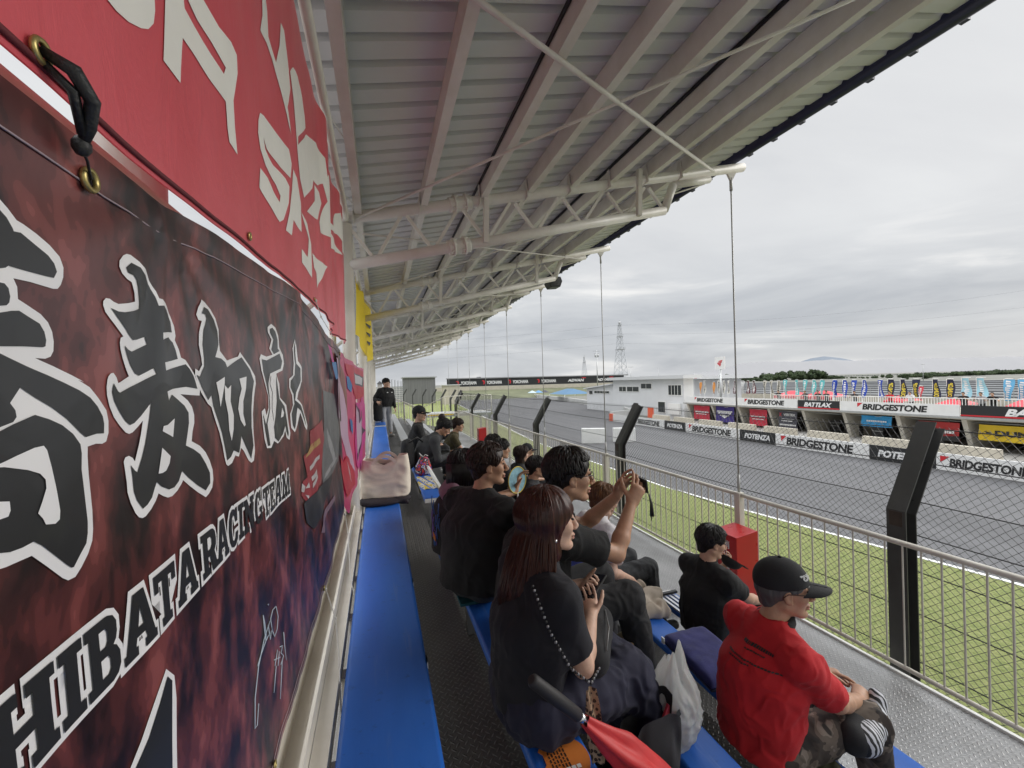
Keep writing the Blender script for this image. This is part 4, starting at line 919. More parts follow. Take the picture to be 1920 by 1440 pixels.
    mb = MB(); Y = 9000; prof = [(1380, 705), (1440, 690), (1495, 680), (1520, 672), (1545, 668), (1575, 671), (1600, 676), (1640, 684), (1760, 697), (1880, 700)]
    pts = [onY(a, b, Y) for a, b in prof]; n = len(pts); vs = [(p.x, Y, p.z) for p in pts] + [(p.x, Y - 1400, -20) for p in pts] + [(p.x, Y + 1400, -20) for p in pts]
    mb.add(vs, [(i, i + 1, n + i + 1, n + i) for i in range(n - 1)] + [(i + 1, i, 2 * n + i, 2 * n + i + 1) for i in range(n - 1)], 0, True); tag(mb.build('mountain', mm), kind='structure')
    cm = mat('cloud', (.29, .29, .30), 1.0); mb = MB(); Y = 5200; n = 90; pts = []
    for i in range(n + 1):
        px = 1300 + i * 9; t = i / n; c = onY(px, 681 - .020 * (px - 1300) + 3.0 * mnoise.noise(V(i * .16, 0, 3)) + 1.6 * mnoise.noise(V(i * .5, 2, 3)) + 18 * (1 - sm0(0, .16, t)), Y); pts.append(c)
    vs = [(p.x, Y, p.z) for p in pts] + [(p.x, Y - 60, p.z - 40) for p in pts] + [(p.x, Y - 400, -60) for p in pts]; k = n + 1
    mb.add(vs, [(j * k + i, j * k + i + 1, (j + 1) * k + i + 1, (j + 1) * k + i) for j in range(2) for i in range(n)], 0, True)
    tag(mb.build('low_clouds', cm), 'white bank of low cloud on the horizon under the blue mountain', 'cloud', kind='stuff')
    # houses far left
    for px, yt, w, c, l in ((712, 716, 8, (.4, .38, .36), 'small grey house beyond the left end of the stand'), (728, 714, 6, (.42, .28, .22), 'narrow brown block beyond the left end of the stand'), (900, 708, 10, (.5, .5, .5), 'flat pale shed above the far sponsor wall')):
        p = onY(px, yt, 190); o = thing('house', l, 'house', (p.x, 190, 0)); hw = w * 190 / F_PX / 2; mb = MB(); mb.span((p.x - hw, 190, 0), (p.x + hw, 196, p.z - .8)); mb.build('wall', mat('house%d' % px, c, .8), o); mb = MB(); mb.prism([(-hw - .3, 0), (hw + .3, 0), (0, 1.2)], ((p.x, 189.6, p.z - .8), (1, 0, 0), (0, 0, 1), (0, 1, 0)), 7); mb.build('roof', mat('roof_tiles', (.12, .12, .13), .8), o)
        mb = MB(); mb.span((p.x - hw * .5, 189.97, p.z * .5), (p.x + hw * .1, 190.02, p.z * .5 + 1)); mb.build('window', GLASSD, o)
woods()
PINK = [["magenta",[[1.8508,5.3828],[1.9401,5.3725],[2.0368,5.3156],[1.9689,5.3143]]],["blue",[[1.9552,5.3111],[2.111,5.3224],[2.1524,5.2847],[2.1963,5.2483],[2.0744,5.2381],[2.0047,5.2791]]],["lav",[[2.1327,5.3474],[2.2507,5.3443],[2.4668,5.223],[2.6052,5.1071],[2.7947,5.002],[2.8496,4.9266],[3.0806,4.7335],[3.2175,4.5909],[3.0172,4.6681],[2.5862,4.805],[2.391,4.9728],[2.2319,5.0718],[2.1517,5.1834],[2.2289,5.2655]]],["brown",[[2.192,5.3732],[2.3466,5.3679],[2.4943,5.3163],[2.6492,5.2573],[2.8518,5.1971],[2.861,5.097],[2.7967,5.0088],[2.6684,5.078],[2.5507,5.16],[2.409,5.2525],[2.2476,5.3329]]],["blue",[[2.8745,5.2761],[3.0062,5.2718],[3.0954,5.2117],[3.057,5.1658],[2.929,5.1969]]],["red",[[2.7488,5.3553],[4.4946,5.3556],[4.6778,5.2141],[4.264,5.1057],[3.582,5.1043],[3.2058,5.1476],[3.0041,5.2642]]],["grey",[[3.2099,5.3101],[4.3963,5.2968],[4.271,5.2004],[3.9171,5.2079],[3.3195,5.2245]]],["whitep",[[3.2782,5.3008],[4.2378,5.286],[4.1411,5.2184],[3.3692,5.2332]]],["magenta",[[3.4725,5.0901],[3.6806,5.0644],[4.1767,5.1078],[4.5243,4.9852],[4.5414,4.8008],[4.3436,4.6652],[3.881,4.5676],[3.5039,4.5388],[3.2745,4.6207],[3.1938,4.8117],[3.287,4.9647]]],["dark",[[3.3333,4.9611],[3.518,5.0709],[3.7195,5.0066],[3.753,4.9292],[4.0769,4.9869],[4.137,4.9001],[4.0204,4.8481],[4.3994,4.7692],[3.9499,4.7451],[3.7226,4.6693],[3.5276,4.6095],[3.3171,4.6628],[3.396,4.7859],[3.394,4.9054]]],["lav",[[3.4124,4.9637],[3.5408,5.0433],[3.6561,4.9918],[3.682,4.8976],[4.0094,4.9704],[4.0362,4.8874],[3.8755,4.8418],[3.8089,4.7332],[3.5474,4.6685],[3.4282,4.6957],[3.4888,4.8179],[3.4683,4.916]]],["blue",[[2.974,4.9958],[3.0649,4.9662],[3.0795,4.8725],[3.0063,4.9107]]],["red",[[2.5515,4.8106],[2.7595,4.7567],[3.0172,4.6681],[3.1666,4.5771],[3.1889,4.5006],[2.5842,4.5607],[2.4621,4.641],[2.3303,4.7763],[2.264,4.8731],[2.4385,4.7922]]],["whitep",[[2.556,4.778],[2.6731,4.7245],[2.9845,4.5621],[2.7664,4.6519]]]]
SUIT = [["suitgrey",[[1.8527,5.1918],[2.2658,5.1617],[2.3045,4.9528],[2.2383,4.8362],[1.9708,4.8101],[1.7978,4.8222],[1.7688,4.9258],[1.8763,5.0324]]],["suitlight",[[1.9263,5.0319],[2.0803,4.9307],[2.203,4.8525],[1.8223,4.8333],[1.8489,4.853],[2.0687,4.8656],[1.9657,4.9467]]],["suitred",[[1.5926,5.0533],[1.8352,5.0743],[1.8587,4.9958],[1.796,4.9623],[1.7569,4.8435],[1.6335,4.8187],[1.5125,4.8219],[1.4125,4.8715],[1.446,4.9086],[1.5075,4.9086],[1.4555,4.9853],[1.567,4.9884]]],["suitgold",[[1.5688,5.0024],[1.7386,5.0103],[1.7564,4.9881],[1.4843,4.9739]]],["whitep",[[1.5435,4.9359],[1.7298,4.9482],[1.7276,4.9328],[1.5499,4.9207]]],["whitep",[[1.5636,4.8967],[1.6831,4.902],[1.68,4.8796],[1.5702,4.881]]],["whitep",[[1.414,4.8838],[1.431,4.9055],[1.4734,4.8859],[1.4562,4.8702]]],["whitep",[[1.4726,4.8794],[1.521,4.8885],[1.5348,4.868]]],["whitep",[[1.4701,4.8601],[1.5233,4.8431],[1.5142,4.8352]]],["whitep",[[1.5777,4.8722],[1.6805,4.8833],[1.6885,4.8701],[1.5754,4.8549]]],["suitdark",[[1.4375,4.8391],[1.7541,4.8241],[2.0295,4.8163],[1.7826,4.7197],[1.6,4.7072],[1.4742,4.7691]]],["suitglow",[[1.7087,4.6554],[1.7586,4.7066],[2.042,4.715],[2.0686,4.6892],[1.7762,4.6769],[1.7699,4.6344]]]]
DARK = [[0,[[0.3781,5.3423],[0.3856,5.3394],[0.3922,5.3349],[0.3985,5.3289],[0.4039,5.328],[0.4141,5.3249],[0.4262,5.3199],[0.4363,5.3136],[0.4409,5.3059],[0.4413,5.2981],[0.4392,5.2913],[0.436,5.2872],[0.4308,5.2861],[0.4209,5.286],[0.4076,5.286],[0.3924,5.285],[0.3957,5.2796],[0.3966,5.2709],[0.407,5.2678],[0.4201,5.2638],[0.4284,5.2586],[0.4333,5.2516],[0.4349,5.2439],[0.4342,5.2361],[0.431,5.2314],[0.4252,5.2293],[0.4148,5.2292],[0.433,5.2237],[0.4516,5.217],[0.4651,5.2113],[0.4585,5.2129],[0.4717,5.2065],[0.4836,5.1961],[0.4962,5.1845],[0.5003,5.1742],[0.5009,5.1627],[0.4971,5.1546],[0.4904,5.1533],[0.4798,5.1547],[0.4676,5.1537],[0.4673,5.1451],[0.4686,5.1291],[0.4709,5.1126],[0.4728,5.0961],[0.4729,5.0787],[0.4711,5.0686],[0.4648,5.0591],[0.4559,5.051],[0.4484,5.0459],[0.4397,5.0467],[0.4332,5.0514],[0.4166,5.0673],[0.4014,5.0818],[0.391,5.0822],[0.3799,5.0825],[0.3697,5.0838]]],[1,[[0.3779,5.3346],[0.3853,5.3306],[0.3897,5.3275],[0.3935,5.3216],[0.3943,5.3194],[0.4,5.3204],[0.4112,5.3155],[0.4231,5.3108],[0.4293,5.3061],[0.4325,5.3003],[0.4297,5.2946],[0.4198,5.2939],[0.4016,5.2931],[0.3875,5.2928],[0.3852,5.2907],[0.3765,5.2874]]],[1,[[0.3762,5.2789],[0.3837,5.2793],[0.387,5.2767],[0.3885,5.2712],[0.3878,5.2667],[0.3855,5.2643],[0.3757,5.262]]],[1,[[0.3755,5.2569],[0.3831,5.2591],[0.3899,5.2612],[0.3969,5.2625],[0.4067,5.2595],[0.4184,5.2561],[0.4238,5.2504],[0.4257,5.2441],[0.4248,5.2391],[0.422,5.2381],[0.4034,5.2371],[0.3823,5.2352],[0.3749,5.2345]]],[1,[[0.3748,5.2321],[0.3822,5.2299],[0.4055,5.2224],[0.4254,5.2163],[0.4448,5.2094],[0.4408,5.2108],[0.4582,5.2039],[0.4713,5.1971],[0.4812,5.1887],[0.4893,5.1792],[0.4919,5.1721],[0.4919,5.1629],[0.4801,5.1638],[0.4641,5.1624],[0.4567,5.1674],[0.4413,5.1807],[0.427,5.1906],[0.4124,5.1986],[0.3989,5.2066],[0.389,5.1955],[0.3932,5.1901],[0.3937,5.1852],[0.3904,5.1818],[0.3806,5.1795],[0.3725,5.1772]]],[1,[[0.3725,5.1748],[0.3805,5.1769],[0.3903,5.1802],[0.4105,5.1857],[0.4236,5.1814],[0.4361,5.1756],[0.4477,5.1671],[0.4564,5.1571],[0.4579,5.1492],[0.4573,5.1352],[0.4596,5.1205],[0.4618,5.1044],[0.464,5.0881],[0.4636,5.0778],[0.4613,5.0695],[0.4527,5.0625],[0.4452,5.0554],[0.4426,5.0559],[0.4369,5.0607],[0.4229,5.074],[0.4099,5.0864],[0.4024,5.0919],[0.3925,5.0911],[0.3826,5.0917],[0.3701,5.0955]]],[2,[[0.3718,5.1535],[0.3799,5.1551],[0.3896,5.1576],[0.4055,5.1611],[0.4147,5.1615],[0.4175,5.1577],[0.4207,5.1433],[0.4246,5.1238],[0.4275,5.1077],[0.4269,5.1008],[0.4222,5.0988],[0.4126,5.1012],[0.4099,5.1066],[0.4055,5.1118],[0.4097,5.1196],[0.414,5.1287],[0.4138,5.1355],[0.409,5.141],[0.3982,5.1459],[0.3797,5.1515],[0.3718,5.1525]]],[2,[[0.3722,5.1295],[0.3825,5.127],[0.3829,5.1205],[0.381,5.1169],[0.3718,5.1167]]],[0,[[0.5403,5.3475],[0.5341,5.3441],[0.527,5.3365],[0.5259,5.3302],[0.5289,5.3241],[0.5347,5.3196],[0.5407,5.318],[0.5422,5.3133],[0.5446,5.3066],[0.546,5.2982],[0.5318,5.2939],[0.5168,5.2902],[0.5105,5.2912],[0.506,5.2932],[0.5008,5.2928],[0.4969,5.289],[0.4961,5.2852],[0.498,5.279],[0.5051,5.2718],[0.514,5.2645],[0.5234,5.2584],[0.5185,5.2564],[0.5169,5.2514],[0.5187,5.2447],[0.524,5.2354],[0.532,5.2249],[0.5378,5.218],[0.5197,5.2117],[0.5156,5.2107],[0.5119,5.2164],[0.5059,5.2206],[0.5013,5.2199],[0.4975,5.2171],[0.4961,5.2139],[0.495,5.207],[0.4962,5.199],[0.5013,5.1879],[0.5091,5.1773],[0.519,5.1683],[0.5294,5.1598],[0.5349,5.1578],[0.5406,5.1587],[0.5508,5.1643],[0.5593,5.1698],[0.5544,5.1549],[0.5498,5.1431],[0.543,5.1275],[0.5394,5.132],[0.5338,5.135],[0.5282,5.1343],[0.5253,5.1305],[0.5267,5.1228],[0.5288,5.1085],[0.5292,5.0977],[0.5334,5.0859],[0.5404,5.0731],[0.546,5.067],[0.552,5.0643],[0.5582,5.0645],[0.5692,5.0693],[0.5786,5.0762],[0.5847,5.083],[0.5952,5.0774],[0.6074,5.0724],[0.6204,5.071],[0.6372,5.0741],[0.6492,5.0794],[0.6555,5.0835],[0.6736,5.0718],[0.6997,5.0562],[0.7246,5.0432],[0.7365,5.0457],[0.7491,5.0522],[0.7533,5.064],[0.751,5.0789],[0.7399,5.0952],[0.7253,5.11],[0.7075,5.1216],[0.6839,5.1313],[0.6864,5.1448],[0.6915,5.1559],[0.6912,5.1676],[0.6852,5.1795],[0.6743,5.1885],[0.6562,5.1973],[0.6813,5.1955],[0.7087,5.1942],[0.7122,5.2039],[0.7012,5.2158],[0.7016,5.215],[0.6926,5.2244],[0.6808,5.2334],[0.6681,5.2432],[0.6582,5.2458],[0.6533,5.2563],[0.6444,5.2674],[0.6461,5.2732],[0.6428,5.2853],[0.6343,5.2964],[0.62,5.3072],[0.606,5.3128],[0.5992,5.3126],[0.5951,5.3197],[0.5848,5.3298],[0.5708,5.3383],[0.5575,5.3443],[0.5466,5.3484]]],[1,[[0.5444,5.3395],[0.5352,5.3318],[0.5367,5.3267],[0.5446,5.3262],[0.549,5.3221],[0.5522,5.3114],[0.5572,5.2988],[0.5569,5.2924],[0.5419,5.2876],[0.5246,5.2833],[0.5148,5.2824],[0.5049,5.284],[0.513,5.2759],[0.5239,5.2678],[0.5337,5.2616],[0.5441,5.2567],[0.5533,5.2582],[0.5691,5.2631],[0.5721,5.2548],[0.5567,5.2491],[0.5417,5.2442],[0.533,5.246],[0.5255,5.2493],[0.531,5.2408],[0.5392,5.2302],[0.5478,5.2214],[0.5552,5.219],[0.5671,5.223],[0.5817,5.2285],[0.5867,5.222],[0.5667,5.2155],[0.5531,5.2109],[0.5333,5.2053],[0.5178,5.2009],[0.5136,5.2028],[0.5056,5.2105],[0.5036,5.2019],[0.5081,5.1927],[0.5178,5.1819],[0.5281,5.1717],[0.5353,5.1668],[0.543,5.1683],[0.5554,5.1752],[0.5742,5.1887],[0.5701,5.1719],[0.565,5.1572],[0.5601,5.144],[0.5531,5.1291],[0.5454,5.1154],[0.5416,5.1178],[0.5352,5.125],[0.5374,5.1121],[0.5386,5.0965],[0.543,5.0856],[0.5525,5.0743],[0.5609,5.0763],[0.5699,5.082],[0.5748,5.0902],[0.5797,5.0974],[0.591,5.0894],[0.6105,5.0815],[0.6264,5.0806],[0.6408,5.0853],[0.6517,5.0965],[0.668,5.085],[0.6969,5.0672],[0.7234,5.0535],[0.7396,5.0607],[0.7387,5.0766],[0.7242,5.0933],[0.7068,5.1098],[0.6865,5.1202],[0.6659,5.128],[0.6716,5.1435],[0.6756,5.1572],[0.6749,5.1715],[0.6645,5.1818],[0.6469,5.1907],[0.6303,5.1971],[0.6191,5.1896],[0.6145,5.2012],[0.6335,5.2043],[0.6691,5.2069],[0.7004,5.204],[0.6942,5.2142],[0.6878,5.2229],[0.6777,5.2313],[0.6677,5.2374],[0.6438,5.2324],[0.6119,5.2268],[0.6089,5.2367],[0.6311,5.2398],[0.6498,5.2434],[0.645,5.2543],[0.6376,5.2636],[0.6227,5.2687],[0.6129,5.2664],[0.6046,5.2637],[0.6046,5.2724],[0.6231,5.2753],[0.6358,5.2763],[0.6326,5.2888],[0.6219,5.298],[0.608,5.3056],[0.5965,5.3034],[0.5925,5.3124],[0.5824,5.3236],[0.5685,5.3323],[0.5572,5.3378]]],[2,[[0.5956,5.1541],[0.5984,5.16],[0.6097,5.1602],[0.6335,5.1667],[0.6259,5.1438]]],[2,[[0.5934,5.1347],[0.6161,5.1213],[0.6122,5.1131],[0.6017,5.1062],[0.5918,5.1051],[0.5824,5.1063]]],[0,[[0.7247,5.3365],[0.7127,5.3231],[0.7089,5.3115],[0.7159,5.3044],[0.7249,5.3048],[0.7192,5.2873],[0.718,5.2687],[0.7257,5.2489],[0.7274,5.2396],[0.711,5.2296],[0.6963,5.2327],[0.6949,5.2237],[0.7156,5.1985],[0.7423,5.1809],[0.7568,5.1754],[0.7708,5.1538],[0.7856,5.1342],[0.7979,5.1101],[0.8051,5.0902],[0.813,5.0762],[0.8217,5.0719],[0.8408,5.0734],[0.8582,5.0839],[0.875,5.0789],[0.887,5.0934],[0.9012,5.0866],[0.9343,5.062],[0.9545,5.054],[0.9721,5.0555],[0.9784,5.0753],[0.9686,5.1128],[0.9677,5.1514],[0.9796,5.1845],[0.9978,5.2133],[0.9929,5.2291],[0.9594,5.2487],[0.9278,5.2619],[0.902,5.2726],[0.8903,5.263],[0.8295,5.2523],[0.7953,5.2658],[0.7937,5.2822],[0.7996,5.3016],[0.788,5.3185],[0.7676,5.3292],[0.7432,5.3354]]],[1,[[0.7309,5.3265],[0.7233,5.3158],[0.7348,5.3158],[0.7392,5.3108],[0.7309,5.2925],[0.7294,5.2698],[0.735,5.2495],[0.7343,5.238],[0.7127,5.2215],[0.6999,5.2239],[0.7184,5.2059],[0.7427,5.1866],[0.7581,5.194],[0.7646,5.176],[0.7815,5.1529],[0.7966,5.131],[0.809,5.1023],[0.8164,5.082],[0.8353,5.0853],[0.849,5.0943],[0.8756,5.0858],[0.8888,5.1154],[0.9061,5.1002],[0.951,5.0629],[0.9662,5.0873],[0.9526,5.1271],[0.956,5.1648],[0.9674,5.1951],[0.9828,5.2184],[0.9587,5.241],[0.9087,5.2631],[0.8255,5.2402],[0.8171,5.2484],[0.7972,5.2535],[0.7727,5.2543],[0.7876,5.2754],[0.7893,5.2982],[0.777,5.3147],[0.7523,5.3265]]],[2,[[0.7751,5.2138],[0.8093,5.2236],[0.8084,5.212],[0.7913,5.1738],[0.7859,5.1914]]],[2,[[0.8083,5.2099],[0.8227,5.2035],[0.8387,5.21],[0.8334,5.1816],[0.8474,5.1567],[0.8455,5.1325],[0.8374,5.1124],[0.8264,5.1322],[0.8223,5.1584],[0.8095,5.1867]]],[2,[[0.8869,5.2219],[0.9311,5.2269],[0.9227,5.203],[0.9016,5.1793],[0.8996,5.1557],[0.9129,5.1343],[0.905,5.1314],[0.8841,5.145],[0.8717,5.1666],[0.8804,5.187],[0.8962,5.2032]]],[0,[[1.1155,5.3491],[1.1509,5.3617],[1.1863,5.3572],[1.2094,5.339],[1.2166,5.3102],[1.2641,5.294],[1.2685,5.2702],[1.2458,5.2504],[1.1803,5.24],[1.2091,5.2147],[1.2117,5.1786],[1.27,5.1564],[1.2938,5.1131],[1.3191,5.0752],[1.3095,5.0566],[1.2741,5.0662],[1.2555,5.0889],[1.2334,5.0744],[1.162,5.0655],[1.1332,5.0754],[1.1088,5.0621],[1.0763,5.0661],[1.0575,5.0891],[1.0455,5.1241],[1.0382,5.1525],[1.0643,5.1582],[1.0785,5.1415],[1.0964,5.158],[1.099,5.1845],[1.0698,5.2138],[1.0419,5.2415],[1.0297,5.2685],[1.0456,5.2793],[1.0866,5.2766],[1.1431,5.2851],[1.116,5.2981],[1.141,5.3218],[1.1143,5.3369]]],[1,[[1.1321,5.3468],[1.1559,5.353],[1.1791,5.3466],[1.1956,5.3277],[1.1958,5.3051],[1.2182,5.3005],[1.155,5.2875],[1.1327,5.2965],[1.1564,5.3235],[1.1312,5.3375]]],[1,[[1.0495,5.2684],[1.0857,5.2678],[1.2175,5.2938],[1.2486,5.2759],[1.2263,5.2546],[1.1155,5.2381],[1.102,5.214],[1.1123,5.1842],[1.1093,5.1544],[1.0818,5.121],[1.0905,5.0998],[1.1006,5.0691],[1.0831,5.0701],[1.0705,5.0933],[1.0567,5.1232],[1.0487,5.1463],[1.0711,5.1205],[1.1026,5.1548],[1.1056,5.1843],[1.0825,5.2139],[1.0571,5.242]]],[2,[[1.1205,5.2322],[1.1677,5.2365],[1.1587,5.2081],[1.173,5.1701],[1.1573,5.1363],[1.138,5.1223],[1.1319,5.1532],[1.1394,5.1927],[1.1153,5.2141]]],[1,[[1.1799,5.2368],[1.1949,5.2017],[1.2049,5.1755],[1.2489,5.1539],[1.2728,5.1182],[1.2971,5.0776],[1.2916,5.0676],[1.269,5.0841],[1.257,5.1024],[1.2275,5.0817],[1.1661,5.0697],[1.1397,5.0822],[1.1368,5.1101],[1.163,5.1328],[1.1791,5.1699]]],[2,[[1.2219,5.1519],[1.2403,5.1375],[1.2326,5.128],[1.2061,5.1265]]],[0,[[1.3896,5.3506],[1.4209,5.3366],[1.432,5.2866],[1.4773,5.269],[1.4828,5.2244],[1.4153,5.1888],[1.3964,5.17],[1.4627,5.1479],[1.5283,5.103],[1.5545,5.0754],[1.5327,5.0605],[1.487,5.0774],[1.4249,5.1262],[1.4007,5.0932],[1.3655,5.072],[1.3283,5.0887],[1.3148,5.1294],[1.3589,5.1525],[1.3497,5.1824],[1.3084,5.2046],[1.3112,5.2296],[1.3659,5.2417],[1.381,5.2761],[1.3591,5.3195]]],[1,[[1.3885,5.341],[1.4032,5.3272],[1.414,5.2778],[1.4553,5.264],[1.4596,5.2262],[1.3872,5.1892],[1.3765,5.1668],[1.4329,5.1493],[1.4998,5.1051],[1.5246,5.0739],[1.4308,5.1317],[1.3982,5.1431],[1.3815,5.0987],[1.3634,5.0816],[1.3443,5.0945],[1.3328,5.1282],[1.372,5.1557],[1.3627,5.1858],[1.3264,5.2063],[1.3285,5.2244],[1.3884,5.2423],[1.4023,5.2772],[1.3778,5.3173]]],[0,[[0.591,4.8745],[0.6109,4.8538],[0.616,4.8228],[0.6153,4.738],[0.6154,4.715],[0.5033,4.818],[0.5198,4.8217],[0.5389,4.8331],[0.5647,4.8536]]],[1,[[0.593,4.8644],[0.604,4.8519],[0.6038,4.8251],[0.6022,4.7494],[0.6023,4.7269],[0.5136,4.8085],[0.528,4.8145],[0.5522,4.8251],[0.576,4.8454]]]]
SIG = [[[0.9588,4.6416],[0.9758,4.6489],[1.017,4.6583],[1.0085,4.6918],[1.0055,4.7202],[1.015,4.6977],[1.0233,4.6611]],[[1.017,4.6583],[1.0351,4.6575],[1.0535,4.6535],[1.0435,4.6789],[1.0522,4.641],[1.0699,4.6509]],[[1.054,4.7196],[1.0562,4.7165]],[[1.0786,4.646],[1.0689,4.6784],[1.0896,4.6879],[1.1164,4.6829],[1.1342,4.6505],[1.1242,4.6238],[1.0962,4.6222],[1.0786,4.646]],[[1.083,4.5615],[1.0977,4.5728],[1.1125,4.5811]],[[1.1086,4.545],[1.12,4.5589],[1.1294,4.5672]],[[1.0781,4.5783],[1.1375,4.5479]],[[1.1401,4.5716],[1.1684,4.5582],[1.1454,4.5538],[1.17,4.5312],[1.1356,4.5311]],[[1.182,4.5838],[1.1872,4.5469],[1.1936,4.5052]],[[1.0623,4.6772],[1.0041,4.669],[0.9646,4.6378],[0.9377,4.5921],[0.9223,4.5432],[0.9397,4.5358],[0.9614,4.5642]],[[1.0923,4.5555],[1.0771,4.5042]],[[1.1512,4.5306],[1.1268,4.4536]]]
RED = [[[0.4992,5.6093],[0.5023,5.5837],[0.517,5.5857],[0.5397,5.5936],[0.565,5.6077],[0.581,5.6198],[0.5941,5.637],[0.5993,5.6567],[0.5991,5.6698],[0.5953,5.7012]],[[0.6378,5.7395],[0.6307,5.6978],[0.6166,5.6104],[0.6666,5.617],[0.6791,5.6877],[0.7152,5.6924],[0.7703,5.6966],[0.8408,5.7063],[0.8466,5.6631],[0.8544,5.6432],[0.8993,5.6443],[0.8873,5.6873],[0.881,5.7343],[0.9072,5.8039],[0.9046,5.8368],[0.8743,5.8373],[0.8186,5.818],[0.7562,5.8094],[0.7161,5.806],[0.6731,5.7731]],[[1.0881,5.842],[1.1265,5.8587],[1.2463,5.8886],[1.397,5.9263],[1.4337,5.9011],[1.4173,5.848],[1.2865,5.8142],[1.1487,5.7908],[1.1148,5.7995],[1.1279,5.7795],[1.2112,5.7817],[1.3391,5.8106],[1.3974,5.8133],[1.3747,5.7534],[1.2954,5.6736],[1.2549,5.6524],[1.1966,5.6517],[1.061,5.6563],[1.0748,5.7077],[1.1407,5.7156],[1.2144,5.7102],[1.2615,5.7085],[1.2715,5.7298],[1.2295,5.7416],[1.1235,5.7372],[1.0793,5.753],[1.0614,5.7807],[1.0679,5.8128]],[[1.4556,5.8959],[1.5249,5.8995],[1.6057,5.8508],[1.598,5.7461],[1.5386,5.739],[1.4569,5.7355],[1.4158,5.6719],[1.3195,5.6532],[1.387,5.7337],[1.4354,5.8178]],[[1.6097,5.8233],[1.7437,5.8296],[1.8261,5.7771],[1.8131,5.6405],[1.6026,5.6424],[1.5973,5.6879],[1.7218,5.696],[1.7598,5.7795]],[[1.8428,5.7488],[2.2229,5.7991],[1.9557,5.6313],[1.955,5.6938],[1.8787,5.6998]],[[1.1468,6.1872],[1.1803,6.1864],[1.1926,6.1654],[1.1989,6.1068],[1.27,6.0957],[1.3582,6.076],[1.4129,6.0495],[1.4469,6.0005],[1.4075,6.0081],[1.3142,6.0461],[1.2325,6.0732],[1.1788,6.0749],[1.1186,6.0572],[1.1473,6.1162]],[[1.34,6.2622],[1.3824,6.2728],[1.4178,6.2059],[1.4397,6.1378],[1.4164,6.0773],[1.3807,6.0292],[1.3293,6.0624],[1.2693,6.0895],[1.3169,6.1779]],[[1.4476,6.1988],[1.5038,6.2531],[1.5993,6.2905],[1.7012,6.2857],[1.7649,6.2557],[1.7828,6.2181],[1.5664,6.0613],[1.562,6.0305],[1.7947,6.2006],[2.0513,6.3115],[2.1911,6.3192],[2.2311,6.2171],[2.0474,6.1168],[1.9496,6.094],[1.911,6.0407],[1.6861,5.9039],[1.5939,5.9326],[1.5554,5.9845],[1.5275,6.0459],[1.4882,6.1374]],[[1.979,6.0898],[2.0918,6.1038],[2.143,6.0773],[2.0158,5.9498],[1.7521,5.8806],[1.9646,6.0111]],[[2.2404,6.2627],[2.5398,6.3385],[2.631,6.2831],[2.4705,6.2496],[2.501,6.1705],[2.8544,6.2316],[2.9523,6.35],[3.2065,6.466],[3.3553,6.4009],[3.4328,6.1812],[3.2089,6.1983],[2.9878,6.2254],[2.6897,6.1584],[3.1068,6.1226],[2.4633,6.0077],[2.0759,5.9157],[2.0638,5.9587],[2.2274,6.1232],[2.1646,6.1859]]]
REDCUT = [[[0.6855,5.7465],[0.701,5.7603],[0.7323,5.7578],[0.7826,5.7646],[0.8456,5.7692],[0.8352,5.7504],[0.7811,5.7427],[0.6877,5.7357]]]
# ================================================================ BANNERS
def sm(a, b, x): t = min(1, max(0, (x - a) / (b - a))); return t * t * (3 - 2 * t)
def XD(y): return -.25 + .05 * sm(1.0, 2.6, y)
def XP(y): return -.20 + .045 * sm(2.4, 4.7, y)
def wave_dark(y, z):
    d = (y * .80 + (z - 5.44) * .60)
    a = .0022 + .006 * sm(.6, 1.5, y)
    w = a * mnoise.noise(V(d * 9, (y * -.6 + z * .8) * 1.6, 1.3)) + .3 * a * mnoise.noise(V(d * 22, z * 3, 7.7))
    # pulls towards the corner ties
    for cy_, cz in ((2.40, 5.40), (.62, 5.43), (1.48, 5.51)):
        dy, dz = y - cy_, z - cz; r = math.hypot(dy, dz) + .02; an = math.atan2(dz, dy)
        w += .0028 * math.sin(an * 14) * math.exp(-r * 2.2)
    return XD(y) + w
def wave_red(y, z):
    w = .006 * mnoise.noise(V(y * 3, z * 1.1, 4.1)) + .003 * mnoise.noise(V(y * 9 + z * 5, z * 4, 2.2))
    f = sm(1.9, 2.2, y); return -.245 + w + f * (.022 * math.sin((y - 2.05) * 7.0) + .008 * math.sin(y * 23 + z * 3))
def wave_pink(y, z): return XP(y) + .012 * mnoise.noise(V(y * 4, z * 1.2, 9.1)) + .006 * math.sin(y * 11 + z * 2)
def wave_normals(o, fn, par):
    """smooth shading that follows the waving surface"""
    off = BASE[o.name]; me = o.data; ns = []; e = .004
    for v in me.vertices:
        y, z = v.co.y + off.y, v.co.z + off.z; n = V(1, -(fn(y + e, z) - fn(y - e, z)) / (2 * e), -(fn(y, z + e) - fn(y, z - e)) / (2 * e)); n.normalize(); ns.append(n)
    me.normals_split_custom_set_from_vertices(ns)
